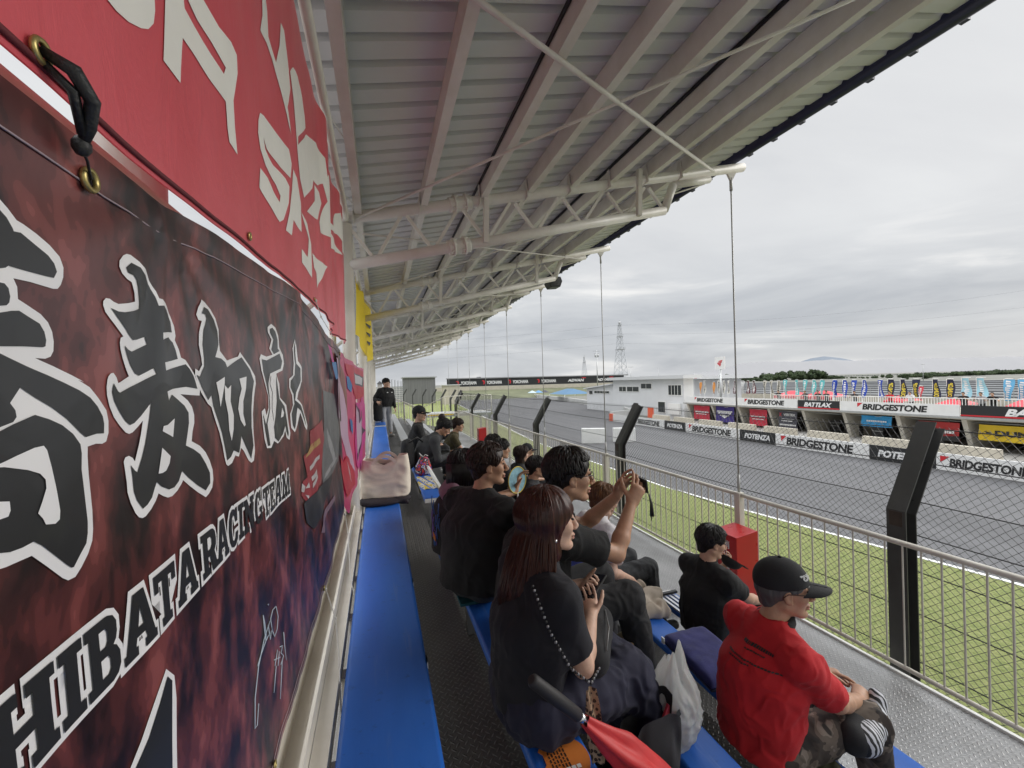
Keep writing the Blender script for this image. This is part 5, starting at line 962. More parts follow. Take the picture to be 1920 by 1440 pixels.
def surf_mesh(mb, vf, fn, off, mi=0, maxlen=.05):
    """flat shape in (y, z) laid on the waving surface x = fn(y, z) + off"""
    vs, fs = vf
    if not vs: return
    bm = bmesh.new(); bv = [bm.verts.new((0, a, b)) for a, b in vs]
    for f in fs:
        try: bm.faces.new([bv[i] for i in f])
        except ValueError: pass
    ys = [v.co.y for v in bm.verts]; zs = [v.co.z for v in bm.verts]
    for lo, hi, co, no in ((min(ys), max(ys), 1, (0, 1, 0)), (min(zs), max(zs), 2, (0, 0, 1))):     # chop along a fine grid so that the print follows the folds
        k = math.ceil(lo / maxlen)
        while k * maxlen < hi:
            p = [0, 0, 0]; p[co] = k * maxlen; fs_ = [f for f in bm.faces if min(v.co[co] for v in f.verts) < p[co] < max(v.co[co] for v in f.verts)]
            gm = set(fs_)
            for f in fs_: gm.update(f.edges); gm.update(f.verts)
            if fs_: bmesh.ops.bisect_plane(bm, geom=list(gm), plane_co=p, plane_no=no, dist=1e-6)
            k += 1
    for f in bm.faces:
        f.normal_update()
        if f.normal.x < 0: f.normal_flip()
    bm.verts.index_update()
    mb.add([(fn(v.co.y, v.co.z) + off, v.co.y, v.co.z) for v in bm.verts], [[v.index for v in f.verts] for f in bm.faces], mi, True)
    bm.free()
SLAB = {
 'I': (.5, [[(0,0),(.5,0),(.5,.16),(.38,.16),(.38,.84),(.5,.84),(.5,1),(0,1),(0,.84),(.12,.84),(.12,.16),(0,.16)]]),
 'H': (.95, [[(0,0),(.42,0),(.42,.16),(.33,.16),(.33,.42),(.62,.42),(.62,.16),(.53,.16),(.53,0),(.95,0),(.95,.16),(.87,.16),(.87,.84),(.95,.84),(.95,1),(.53,1),(.53,.84),(.62,.84),(.62,.58),(.33,.58),(.33,.84),(.42,.84),(.42,1),(0,1),(0,.84),(.08,.84),(.08,.16),(0,.16)]]),
 'T': (.85, [[(.22,0),(.63,0),(.63,.16),(.54,.16),(.54,.84),(.70,.84),(.70,.68),(.85,.68),(.85,1),(0,1),(0,.68),(.15,.68),(.15,.84),(.31,.84),(.31,.16),(.22,.16)]]),
 'A': (.95, [[(0,0),(.36,0),(.36,.15),(.30,.15),(.34,.28),(.60,.28),(.64,.15),(.58,.15),(.58,0),(.95,0),(.95,.15),(.89,.15),(.63,1),(.32,1),(.06,.15),(0,.15)],[(.39,.43),(.56,.43),(.475,.75)]]),
 'B': (.85, [[(0,0),(.6,0),(.75,.05),(.84,.16),(.84,.36),(.76,.48),(.68,.52),(.76,.58),(.80,.68),(.80,.84),(.72,.95),(.58,1),(0,1),(0,.84),(.1,.84),(.1,.16),(0,.16)],[(.34,.16),(.52,.16),(.58,.22),(.58,.36),(.52,.43),(.34,.43)],[(.34,.58),(.50,.58),(.55,.64),(.55,.78),(.50,.84),(.34,.84)]]),
 'R': (.92, [[(0,0),(.42,0),(.42,.16),(.34,.16),(.34,.40),(.44,.40),(.58,0),(.92,0),(.92,.16),(.84,.16),(.72,.45),(.82,.56),(.84,.72),(.80,.88),(.70,.97),(.58,1),(0,1),(0,.84),(.1,.84),(.1,.16),(0,.16)],[(.34,.56),(.50,.56),(.58,.64),(.58,.77),(.50,.84),(.34,.84)]]),
 'C': (.85, [[(.85,.34),(.78,.12),(.6,0),(.4,-.02),(.2,.04),(.06,.22),(0,.5),(.06,.78),(.2,.96),(.4,1.02),(.56,.98),(.62,.92),(.66,1),(.82,1),(.82,.62),(.62,.62),(.56,.78),(.44,.85),(.32,.78),(.26,.5),(.32,.2),(.44,.14),(.56,.2),(.62,.34)]]),
 'N': (.98, [[(0,0),(.4,0),(.4,.16),(.3,.16),(.3,.62),(.7,0),(.88,0),(.88,.84),(.98,.84),(.98,1),(.6,1),(.6,.84),(.68,.84),(.68,.45),(.32,1),(0,1),(0,.84),(.1,.84),(.1,.16),(0,.16)]]),
 'G': (.88, [[(.88,.48),(.5,.48),(.5,.34),(.62,.34),(.62,.2),(.5,.14),(.36,.18),(.27,.32),(.26,.5),(.32,.78),(.44,.85),(.56,.78),(.62,.66),(.82,.66),(.82,1),(.66,1),(.62,.92),(.54,.98),(.4,1.02),(.2,.96),(.06,.78),(0,.5),(.06,.22),(.2,.04),(.38,-.02),(.56,.02),(.64,.1),(.68,0),(.82,0),(.82,.34),(.88,.34)]]),
 'E': (.8, [[(0,0),(.8,0),(.8,.34),(.64,.34),(.64,.16),(.34,.16),(.34,.42),(.44,.42),(.44,.34),(.56,.34),(.56,.68),(.44,.68),(.44,.58),(.34,.58),(.34,.84),(.62,.84),(.62,.68),(.78,.68),(.78,1),(0,1),(0,.84),(.1,.84),(.1,.16),(0,.16)]]),
 'M': (1.15, [[(0,0),(.38,0),(.38,.16),(.28,.16),(.28,.66),(.52,0),(.64,0),(.86,.66),(.86,.16),(.77,.16),(.77,0),(1.15,0),(1.15,.16),(1.07,.16),(1.07,.84),(1.15,.84),(1.15,1),(.82,1),(.58,.4),(.34,1),(0,1),(0,.84),(.08,.84),(.08,.16),(0,.16)]]),
 'S': (.75, [[(.04,0),(.18,0),(.22,.08),(.38,-.02),(.6,.04),(.74,.2),(.72,.4),(.6,.54),(.3,.66),(.24,.76),(.32,.86),(.46,.84),(.54,.7),(.7,.7),(.7,1),(.56,1),(.52,.93),(.36,1.02),(.16,.96),(.04,.8),(.04,.62),(.16,.48),(.46,.36),(.52,.26),(.44,.15),(.3,.16),(.2,.32),(.04,.32)]]),
}
def banners():
    # --- dark team banner
    m, n = newmat('dark_red_camouflage_vinyl', .36); v = n.obj(); sp = nd(n.t, 'ShaderNodeSeparateXYZ'); n.L(v, sp.inputs[0])
    a = n.noise(n.obj((1, 9.5, 5.2), (math.radians(-24), 0, 0)), 1.0, 4, .6, .15); b = n.noise(n.obj((1, 26, 15), (math.radians(-20), 0, 0)), 1.0, 2, .5, .1)
    f = n.m('ADD', n.m('MULTIPLY', a, .72), n.m('MULTIPLY', b, .28))
    camo = n.ramp(f, [(0, (.012, .008, .009)), (.43, (.026, .011, .012)), (.465, (.065, .018, .018)), (.505, (.12, .030, .029)), (.55, (.21, .055, .051)), (.59, (.32, .095, .088))], 'CONSTANT'); camo = n.mix(.45, camo, n.ramp(f, [(.40, (.022, .010, .011)), (.64, (.28, .075, .068))]))
    dn = n.m('ADD', n.m('MULTIPLY', sp.outputs[1], .9), n.m('MULTIPLY', sp.outputs[2], -1.15))   # printed fade to navy at the lower right
    g = nd(n.t, 'ShaderNodeMapRange', interpolation_type='SMOOTHSTEP'); n.L(dn, g.inputs[0]); g.inputs[1].default_value = .75; g.inputs[2].default_value = 1.65
    n.L(n.mix(n.m('MULTIPLY', g.outputs[0], .85), camo, (.008, .008, .018)), n.p.inputs['Base Color'])
    n.p.inputs['Coat Weight'].default_value = .25; n.p.inputs['Coat Roughness'].default_value = .3
    n.bump(n.noise(n.obj(), 160, 2, .5), .04, .002)
    o = thing('team_banner', 'dark red vinyl banner with outlined brush characters and SHIBATA RACING TEAM', 'banner', (-.25, 0, 4.2))
    top = [(.02, 5.425), (.39, 5.428), (.62, 5.433), (.80, 5.458), (1.48, 5.516), (2.03, 5.44), (2.46, 5.405)]
    bot = [(.02, 4.325), (1.07, 4.336), (1.60, 4.37), (1.77, 4.40), (2.30, 4.50), (2.46, 4.52)]
    def ip(t, y):
        for (a, b), (c, d) in zip(t[:-1], t[1:]):
            if y <= c: return b + (d - b) * sm(0, 1, (y - a) / (c - a)) if False else b + (d - b) * (y - a) / (c - a)
        return t[-1][1]
    def P(u, w):
        y = .02 + 2.42 * u; zb, zt = ip(bot, y), ip(top, y); z = zb + (zt - zb) * w; return (wave_dark(y, z), y, z)
    mb = MB(); mb.grid(P, 170, 80, th=.002, thdir=(-1, 0, 0)); mb.build('cloth', m, o, fixn=False)
    # hem stitching and edge lines
    mb = MB()
    for w in (.965,): mb.tube([V(P(u / 60, w)) + V(.0012, 0, 0) for u in range(61)], .0011, 4)
    for w in (.012, .026): mb.tube([V(P(u / 60, w)) + V(.0012, 0, 0) for u in range(61)], .0010, 4)
    mb.build('hem_stitch', mat('pale_thread', (.38, .30, .32), .7), o, fixn=False)
    translucent(m, .12); white = mat('banner_white_print', (.84, .82, .82), .42, var=.03, coat=.2); black = mat('banner_black_print', (.022, .022, .023), .40, coat=.12)
    offs = (.0011, .0018, .0025)
    ch = MB()
    for l, pl in DARK: surf_mesh(ch, curve_poly([pl]), wave_dark, offs[l], 1 if l == 1 else 0, .015)
    wave_normals(ch.build('lettering', [white, black], o, fixn=False), wave_dark, o)
    # slab lettering
    let = MB(); cap = .066
    spans = [('S', .305, .352), ('H', .362, .427), ('I', .4315, .4590), ('B', .4625, .5075), ('A', .5125, .571), ('T', .5725, .6235), ('A', .6285, .688), ('R', .7065, .764), ('A', .7625, .8165), ('C', .8205, .868), ('I', .872, .899), ('N', .902, .962), ('G', .966, 1.018), ('T', 1.034, 1.083), ('E', 1.088, 1.133), ('A', 1.137, 1.194), ('M', 1.198, 1.27)]
    for i, (c, y0, y1) in enumerate(spans):
        w, pls = SLAB[c]; bl = 4.9265 - .012 * sm(.85, 1.1, y0)
        pl2 = [[(y0 + q[0] / w * (y1 - y0) - .10 * q[1] * cap, bl + q[1] * cap) for q in p] for p in pls]
        surf_mesh(let, curve_poly([pl2[0]], .0062), wave_dark, .0010 + .00005 * i, 0, .02); surf_mesh(let, curve_poly(pl2, 0), wave_dark, .0024, 1, .02)
        if len(pl2) > 1 and c == 'B': pass
    wave_normals(let.build('lettering', [white, black], o, fixn=False), wave_dark, o)
    mb = MB()
    for st in SIG:
        if len(st) > 1: mb.tube([(wave_dark(a, b) + .0015, a, b) for a, b in st], .0013, 4)
    mb.build('signature', mat('silver_marker', (.45, .52, .60), .4), o, fixn=False)
    cols = {'suitgrey': (.14, .14, .145), 'suitlight': (.30, .30, .31), 'suitred': (.30, .035, .045), 'suitgold': (.40, .24, .08), 'whitep': (.50, .47, .47), 'suitdark': (.03, .03, .034), 'suitglow': (.20, .13, .17)}
    ks = list(cols); mb = MB()
    for i, (c, pl) in enumerate(SUIT): surf_mesh(mb, curve_poly([pl]), wave_dark, .0012 + .0002 * i, ks.index(c), .03)
    mb.build('printed_suit', [mat('print_' + k, cols[k], .4, var=.25, vscale=14) for k in ks], o, fixn=False)
    def grommet(par, fn, y, z, r=.012, col=None):
        mb = MB(); c = V(fn(y, z) + .004, y, z); mb.tube([c + V(0, math.cos(t) * r, math.sin(t) * r) for t in [k * math.pi / 8 for k in range(16)]], r * .32, 6, closed=True); g = mb.build('grommet', mat('brass', (.45, .36, .14), .35, .8), par)
        mb = MB(); mb.tube([c - V(.003, 0, 0), c - V(.0025, 0, 0)], r * .8, 10); mb.build('grommet_hole', BLACK, g); return c
    g1 = grommet(o, wave_dark, .475, 5.395, .009); grommet(o, wave_dark, 1.05, 4.36, .008); g3 = grommet(o, wave_dark, 2.40, 5.385, .009); g4 = grommet(o, wave_dark, 1.77, 4.42, .008)
    # --- red banner above
    m, n = newmat('red_vinyl', .42); f = n.noise(n.obj((1, 2, 1)), 1.6, 6, .6); n.L(n.ramp(f, [(.3, (.70, .095, .12)), (.7, (.80, .145, .175))]), n.p.inputs['Base Color']); n.p.inputs['Coat Weight'].default_value = .5; n.p.inputs['Coat Roughness'].default_value = .35
    wr = n.noise(n.obj((1, 1, .5), (.6, 0, 0)), 11, 7, .6, 1.2); n.bump(wr, .35, .012)
    o = thing('red_banner', 'red vinyl banner with large white slanted letters hung above the dark banner', 'banner', (-.245, 0, 5.45))
    rb = [(.02, 5.445), (.39, 5.445), (.54, 5.449), (1.0, 5.486), (1.6, 5.53), (2.0, 5.545), (3.38, 5.55)]
    def R(u, w):
        y = .02 + 3.36 * u; zb = ip(rb, y) - .02 * sm(2.1, 2.3, y); zt = 6.53 + .0 * y; z = zb + (zt - zb) * w; return (wave_red(y, z), y, z)
    mb = MB(); mb.grid(R, 190, 70, th=.002, thdir=(-1, 0, 0)); mb.build('cloth', m, o, fixn=False)
    translucent(m, .22); wm = mat('offwhite_print', (.80, .78, .72), .5, var=.06, vscale=8)
    mb = MB()
    for i, pl in enumerate(RED): surf_mesh(mb, curve_poly([pl] + (REDCUT if i == 1 else [])), wave_red, .0014, 0, .03)
    wave_normals(mb.build('lettering', wm, o, fixn=False), wave_red, o)
    mb = MB(); mb.tube([V(R(u / 80, .008)) + V(.001, 0, 0) for u in range(81)], .0035, 5); mb.build('hem_cord', mat('dark_red_hem', (.13, .02, .025), .7), o, fixn=False)
    c0 = grommet(o, wave_red, .408, 5.462, .008); grommet(o, wave_red, .955, 5.51, .007); grommet(o, wave_red, 1.86, 5.565, .007)
    # loops of black strap and cord
    s = thing('black_strap', 'black strap knotted through the red banner grommet, tying it to the dark banner', 'strap', tuple(c0))
    mb = MB(); pts = [V(-.238, .408, 5.463), V(-.222, .414, 5.455), V(-.218, .428, 5.440), V(-.228, .442, 5.425), V(-.236, .447, 5.412)]
    mb.tube(pts, [.004, .006, .0055, .005, .004], 8); mb.tube([V(-.238, .410, 5.455), V(-.226, .420, 5.442), V(-.232, .440, 5.418)], [.003, .004, .003], 6); mb.build('band', mat('black_webbing', (.012, .012, .013), .5, bump=.2, bscale=300), s)
    mb = MB(); mb.ell((-.236, .447, 5.412), (.007, .007, .009), 10); mb.build('knot', MATS['black_webbing'], s)
    mb = MB(); mb.tube([V(-.236, .449, 5.408), V(-.238, .458, 5.404), V(-.242, .468, 5.398), V(-.244, .475, 5.396)], .0012, 5); mb.build('cord', BLACK, s)
    def rope(label, pts, r=.0022):
        o = thing('rope', label, 'rope', tuple(pts[0]), 'white tie ropes of the banners'); mb = MB(); pp = [V(p) for p in pts]; fine = []
        for a, b in zip(pp[:-1], pp[1:]):
            for k in range(6): fine.append(a.lerp(b, k / 6))
        fine.append(pp[-1]); mb.tube(fine, r, 6); mb.build('cord', mat('white_rope', (.60, .58, .54), .8), o); mb = MB(); mb.ell(pp[0], (.006, .006, .007), 8); mb.ell(pp[1], (.0045, .0045, .006), 8); mb.build('knots', MATS['white_rope'], o)
    rope('white rope from the lower edge of the dark banner to the ladder rungs', [g4 + V(.004, 0, -.005), (-.18, 1.70, 4.33), (-.165, 1.62, 4.25), (-.15, 1.50, 4.14), (-.14, 1.42, 4.00)])
    rope('white rope from the right corner of the dark banner to the back rail', [(-.19, 2.36, 4.53), (-.175, 2.33, 4.44), (-.16, 2.20, 4.25), (-.13, 2.15, 4.14)])
    rope('short white rope joining the red and dark banners at the right', [(-.238, 1.86, 5.56), (-.225, 1.90, 5.50), (-.21, 2.1, 5.46), g3 + V(.004, 0, 0)], .0016)
    # --- pink banner
    o = thing('pink_banner', 'pink and red banner with abstract pale stripes hanging past the dark banner', 'banner', (-.2, 2.4, 4.4))
    pt = [(2.42, 5.40), (3.2, 5.385), (3.8, 5.37), (4.75, 5.40)]; pb = [(2.42, 4.57), (2.75, 4.42), (3.2, 4.46), (4.0, 4.50), (4.75, 4.52)]
    def Q(u, w):
        y = 2.42 + 2.33 * u; z = ip(pb, y) + (ip(pt, y) - ip(pb, y)) * w; return (wave_pink(y, z), y, z)
    mb = MB(); mb.grid(Q, 60, 40, th=.002, thdir=(-1, 0, 0)); mb.build('cloth', translucent(mat('pink_vinyl', (.68, .14, .28), .4, var=.18, vscale=2, coat=.2), .4), o, fixn=False)
    cols = {'magenta': (.62, .06, .30), 'blue': (.06, .22, .50), 'lav': (.62, .44, .58), 'brown': (.30, .12, .10), 'red': (.55, .03, .06), 'grey': (.12, .12, .14), 'whitep': (.66, .64, .68), 'dark': (.10, .03, .08)}
    ks = list(cols); mb = MB()
    for i, (c, pl) in enumerate(PINK): surf_mesh(mb, curve_poly([pl]), wave_pink, .0025 + .0005 * i, ks.index(c), .06)
    mb.build('print', [translucent(mat('pinkprint_' + k, cols[k], .42, var=.1, vscale=6), .2) for k in ks], o, fixn=False)
    # --- yellow cloth by the far columns
    o = thing('yellow_banner', 'limp yellow banner hanging between the far columns', 'banner', (-.19, 7.2, 6.3))
    def Yb(u, w):
        y = 5.6 + 1.6 * u; zt = 6.62 - .16 * u + .02 * math.sin(u * 9); zb = 5.62 + .25 * (1 - u) * (1 - u) + .05 * math.sin(u * 7); return (-.27 + .022 * math.sin(u * 14 + w * 2) + .165 * u, y, zb + (zt - zb) * w)
    mb = MB(); mb.grid(Yb, 40, 16); mb.build('cloth', translucent(mat('yellow_cloth', (.76, .57, .04), .6, var=.06), .45), o)
    mb = MB()
    for v0 in (.25, .4, .55):
        mb.add([V(Yb(u, v0 + d)) + V(.004, 0, 0) for u, d in ((.55, 0), (.85, .02), (.88, .08), (.6, .06))], [(0, 1, 2, 3)])
    mb.build('print', INK, o, fixn=False)
banners()
# ================================================================ FIGURES
def _vn(P, seed=0):
    """value noise on an (n,3) array"""
    I = np.floor(P).astype(np.int64); Fr = P - I; Fr = Fr * Fr * (3 - 2 * Fr)
    def h(a, b, c):
        n = (a * 374761393 + b * 668265263 + c * 2147483647 + seed * 974711) & 0xffffffff
        n = ((n ^ (n >> 13)) * 1274126177) & 0xffffffff; return ((n ^ (n >> 16)) & 0xffff) / 32768.0 - 1.0
    x, y, z = I[:, 0], I[:, 1], I[:, 2]; fx, fy, fz = Fr[:, 0], Fr[:, 1], Fr[:, 2]
    def l(a, b, t): return a + (b - a) * t
    return l(l(l(h(x, y, z), h(x + 1, y, z), fx), l(h(x, y + 1, z), h(x + 1, y + 1, z), fx), fy), l(l(h(x, y, z + 1), h(x + 1, y, z + 1), fx), l(h(x, y + 1, z + 1), h(x + 1, y + 1, z + 1), fx), fy), fz)
class SDF:
    def __init__(s, h=.006): s.p = []; s.h = h
    def cone(s, a, b, ra, rb, k=.012, lat=None, sc=1.0, sub=False, cut=None, cut2=None):
        s.p.append(('c', np.array(a, float), np.array(b, float), ra, rb, k, None if lat is None else np.array(lat, float), sc, sub, cut, cut2)); return s
    def ell(s, c, r, R=None, k=.012, sub=False):
        s.p.append(('e', np.array(c, float), np.array(r, float), np.array(R if R is not None else np.eye(3), float), None, k, None, 1, sub, None, None)); return s
    def plane(s, pt, n):        # cut away everything on the side n points to
        s.p.append(('p', np.array(pt, float), np.array(n, float) / np.linalg.norm(n), 0, 0, 0, None, 1, True, None, None)); return s
    def mesh(s, disp=None):
        lo = np.full(3, 1e9); hi = -lo
        for p in s.p:
            if p[8] : continue
            if p[0] == 'c':
                m = max(p[3], p[4]) * max(1, p[7]); lo = np.minimum(lo, np.minimum(p[1], p[2]) - m); hi = np.maximum(hi, np.maximum(p[1], p[2]) + m)
            elif p[0] == 'e':
                m = p[2].max(); lo = np.minimum(lo, p[1] - m); hi = np.maximum(hi, p[1] + m)
        h = s.h; lo -= 3 * h; hi += 3 * h; n = np.ceil((hi - lo) / h).astype(int) + 1
        d = np.full(n, .05, np.float32)
        for p in s.p:
            k = p[5]
            if p[0] == 'p':
                ax = [lo[i] + np.arange(n[i]) * h for i in range(3)]
                q = (ax[0][:, None, None] - p[1][0]) * p[2][0] + (ax[1][None, :, None] - p[1][1]) * p[2][1] + (ax[2][None, None, :] - p[1][2]) * p[2][2]
                d = np.maximum(d, q.astype(np.float32)); continue
            if p[0] == 'c': m = max(p[3], p[4]) * max(1, p[7]) + k + .02; a, b = np.minimum(p[1], p[2]) - m, np.maximum(p[1], p[2]) + m
            else: m = p[2].max() + k + .02; a, b = p[1] - m, p[1] + m
            i0 = np.clip(((a - lo) / h).astype(int), 0, n); i1 = np.clip(((b - lo) / h).astype(int) + 2, 0, n)
            if (i1 <= i0).any(): continue
            sl_ = tuple(slice(i0[i], i1[i]) for i in range(3)); ax = [(lo[i] + np.arange(i0[i], i1[i]) * h) for i in range(3)]
            X, Y, Z = np.meshgrid(*ax, indexing='ij'); Q = np.stack([X, Y, Z], -1)
            if p[0] == 'c':
                A, B = p[1], p[2]; AB = B - A; L2 = max(1e-9, AB @ AB); v = Q - A; t = np.clip((v @ AB) / L2, 0, 1); w = v - t[..., None] * AB
                if p[6] is not None:
                    c = w @ p[6]; w = w - (c * (1 - 1 / p[7]))[..., None] * p[6]
                f = np.sqrt((w * w).sum(-1)) - (p[3] + (p[4] - p[3]) * t)
                if p[9] is not None: f = np.maximum(f, (Q - B) @ (AB / math.sqrt(L2)) - p[9])
                if p[10] is not None: f = np.maximum(f, (A - Q) @ (AB / math.sqrt(L2)) - p[10])
            else:
                v = (Q - p[1]) @ p[3]; g = v / p[2]; l = np.sqrt((g * g).sum(-1)) + 1e-9; gl = np.sqrt(((v / (p[2] ** 2)) ** 2).sum(-1)) + 1e-9; f = l * (l - 1) / gl
            f = f.astype(np.float32); D = d[sl_]
            if p[8]:
                f = -f; hh = np.clip(.5 - .5 * (D - f) / max(k, 1e-5), 0, 1); D[...] = D + (f - D) * hh + k * hh * (1 - hh)
            else:
                hh = np.clip(.5 + .5 * (D - f) / max(k, 1e-5), 0, 1); D[...] = D + (f - D) * hh - k * hh * (1 - hh)
        if disp is not None: d = disp(d, lo, h)
        return surfnet(d, lo, h)
def surfnet(d, lo, h):
    s = d < 0; nx, ny, nz = d.shape
    cnt = np.zeros((nx - 1, ny - 1, nz - 1), np.int8)
    for a in (0, 1):
        for b in (0, 1):
            for c in (0, 1): cnt += s[a:nx - 1 + a, b:ny - 1 + b, c:nz - 1 + c]
    mask = (cnt > 0) & (cnt < 8); cells = np.argwhere(mask); N = len(cells)
    if N == 0: return np.zeros((0, 3)), np.zeros((0, 4), int)
    idx = np.full(mask.shape, -1, np.int64); idx[mask] = np.arange(N)
    acc = np.zeros((N, 3)); num = np.zeros(N)
    cor = [(a, b, c) for a in (0, 1) for b in (0, 1) for c in (0, 1)]
    for i, p in enumerate(cor):
        for q in cor[i + 1:]:
            if sum(abs(x - y) for x, y in zip(p, q)) != 1: continue
            pa, qa = np.array(p), np.array(q); d0 = d[tuple((cells + pa).T)]; d1 = d[tuple((cells + qa).T)]; m = (d0 < 0) != (d1 < 0)
            t = np.where(m, d0 / np.where(m, d0 - d1, 1), 0); pt = pa + t[:, None] * (qa - pa); acc[m] += pt[m]; num += m
    vs = lo + (cells + acc / num[:, None]) * h
    quads = []
    for ax in range(3):
        o1, o2 = [(1, 2), (2, 0), (0, 1)][ax]; sl0 = [slice(None)] * 3; sl1 = [slice(None)] * 3; sl0[ax] = slice(0, -1); sl1[ax] = slice(1, None)
        cr = s[tuple(sl0)] != s[tuple(sl1)]
        e = np.argwhere(cr); e = e[(e[:, o1] > 0) & (e[:, o2] > 0) & (e[:, o1] < d.shape[o1] - 1) & (e[:, o2] < d.shape[o2] - 1)]
        u1 = np.zeros(3, int); u1[o1] = 1; u2 = np.zeros(3, int); u2[o2] = 1
        q = np.stack([idx[tuple((e - u1 - u2).T)], idx[tuple((e - u2).T)], idx[tuple(e.T)], idx[tuple((e - u1).T)]], 1)
        ins = s[tuple(e.T)]; q = np.where(ins[:, None], q, q[:, ::-1]); quads.append(q)
    q = np.concatenate(quads); return vs, q[(q >= 0).all(1)]
def relax(vs, q, it=2, f=.5):
    for _ in range(it):
        acc = np.zeros_like(vs); n = np.zeros(len(vs))
        for a in range(4):
            b = (a + 1) % 4; np.add.at(acc, q[:, a], vs[q[:, b]]); np.add.at(acc, q[:, b], vs[q[:, a]]); np.add.at(n, q[:, a], 1); np.add.at(n, q[:, b], 1)
        vs = vs + f * (acc / np.maximum(n, 1)[:, None] - vs)
    return vs
def vnormals(vs, q):
    nrm = np.cross(vs[q[:, 2]] - vs[q[:, 0]], vs[q[:, 3]] - vs[q[:, 1]]); acc = np.zeros_like(vs)
    for a in range(4): np.add.at(acc, q[:, a], nrm)
    return acc / (np.linalg.norm(acc, axis=1)[:, None] + 1e-12)
def wrinkle(amp, freq=16.0, seed=1, stretch=(1, 1, .55)):
    def f(vs, q):
        P = vs * np.array(stretch) * freq; w = np.stack([_vn(P * .45, seed + 5), _vn(P * .45 + 9, seed + 6), _vn(P * .45 + 17, seed + 7)], 1) * 1.3
        n = 1 - np.abs(_vn(P * .6 + w, seed)) * 2; n2 = _vn(P * 1.7 + w, seed + 1)
        big = .5 + .5 * _vn(vs * 5.0, seed + 3)
        return vs + vnormals(vs, q) * (amp * (n * .8 + .25 * n2) * big)[:, None]
    return f
def wrinkles2(a, f, seed):
    w1, w2 = wrinkle(a, f, seed, (1, 1, .5)), wrinkle(a * .45, f * 2.3, seed + 31, (1, 1, .8))
    return lambda vs, q: w2(w1(vs, q), q)
def npmesh(name, vs, q, mats, parent=None, mi=None):
    off = BASE.get(parent.name, Vector((0, 0, 0))) if parent else Vector((0, 0, 0)); vs = vs - np.array(off)
    me = bpy.data.meshes.new(name); me.vertices.add(len(vs)); me.vertices.foreach_set('co', vs.astype(np.float32).ravel())
    me.loops.add(len(q) * 4); me.loops.foreach_set('vertex_index', q.astype(np.int32).ravel()); me.polygons.add(len(q))
    me.polygons.foreach_set('loop_start', np.arange(0, len(q) * 4, 4, dtype=np.int32))
    mats = mats if isinstance(mats, (list, tuple)) else [mats]
    for m in mats: me.materials.append(m)
    me.update(calc_edges=True); me.polygons.foreach_set('use_smooth', np.ones(len(q), bool))
    if mi is not None: me.polygons.foreach_set('material_index', mi.astype(np.int32))
    me.validate(); o = bpy.data.objects.new(name, me); COL.objects.link(o)
    if parent: o.parent = parent; BASE[o.name] = off.copy()
    return o
def sdf_part(name, sd, mats, parent, sm_=2, fx=None, mi=None):
    vs, q = sd.mesh(); vs = relax(vs, q, sm_)
    if fx: vs = fx(vs, q)
    m = mi(vs[q].mean(1)) if mi else None
    return npmesh(name, vs, q, mats, parent, m)
def skin(name, col):
    if name in MATS: return MATS[name]
    m, n = newmat(name, .5); p = n.p; p.inputs['Subsurface Weight'].default_value = .12; p.inputs['Subsurface Radius'].default_value = (.012, .005, .003)
    f = n.noise(n.obj(), 38, 5, .6); g = n.noise(n.obj(), 7, 3, .5)
    c = n.ramp(f, [(.3, tuple(x * .86 for x in col)), (.7, tuple(min(1, x * 1.08) for x in col))]); c = n.mix(n.m('MULTIPLY', n.ramp(g, [(.45, (0, 0, 0)), (.75, (1, 1, 1))]), .22), c, (col[0], col[1] * .72, col[2] * .66)); n.L(c, p.inputs['Base Color']); n.bump(f, .12, .003); return m
SK1, SK2, SK3 = skin('skin_fair', (.60, .38, .28)), skin('skin_tan', (.46, .26, .165)), skin('skin_medium', (.53, .32, .22))
LIP = mat('lips', (.40, .15, .12), .4); EYEM = mat('eye_dark', (.015, .012, .011), .2)
def hairmat(name, a, b, rough=.42):
    m, n = newmat(name, rough); f = n.noise(n.obj((26, 26, 3)), 3.0, 4, .6); n.L(n.ramp(f, [(.3, a), (.75, b)]), n.p.inputs['Base Color']); n.p.inputs['Anisotropic'].default_value = .6; n.p.inputs['Specular IOR Level'].default_value = .35; return m
HB = hairmat('black_hair', (.007, .006, .006), (.022, .019, .018)); HR = hairmat('auburn_hair', (.020, .007, .006), (.075, .022, .013), .36); HBR = hairmat('brown_hair', (.05, .022, .010), (.22, .095, .035)); HD = hairmat('dark_brown_hair', (.012, .008, .007), (.05, .026, .018))
def cloth(name, col, var=.18, rough=.85, bs=420): return mat(name, col, rough, var=var, vscale=5, bump=.25, bscale=bs, sheen=.03)
CBLK = cloth('black_jersey', (.0055, .0055, .006)); CRED = cloth('red_jersey', (.52, .012, .018), .10); CNAVY = cloth('navy_dress_cloth', (.0065, .0063, .011)); CNAV2 = cloth('navy_skirt_cloth', (.012, .012, .032)); CGREY = cloth('charcoal_jersey', (.045, .047, .050)); COLV = cloth('olive_jersey', (.060, .048, .018)); CWHT = cloth('white_jersey', (.62, .60, .62), .08); CLG = cloth('light_grey_cloth', (.34, .35, .37)); CDEN = cloth('denim', (.07, .11, .17), .3); CDG = cloth('dark_grey_trousers', (.028, .030, .033)); CPUR = cloth('mauve_hood', (.19, .10, .14)); CBLK2 = cloth('black_trousers', (.014, .014, .016))
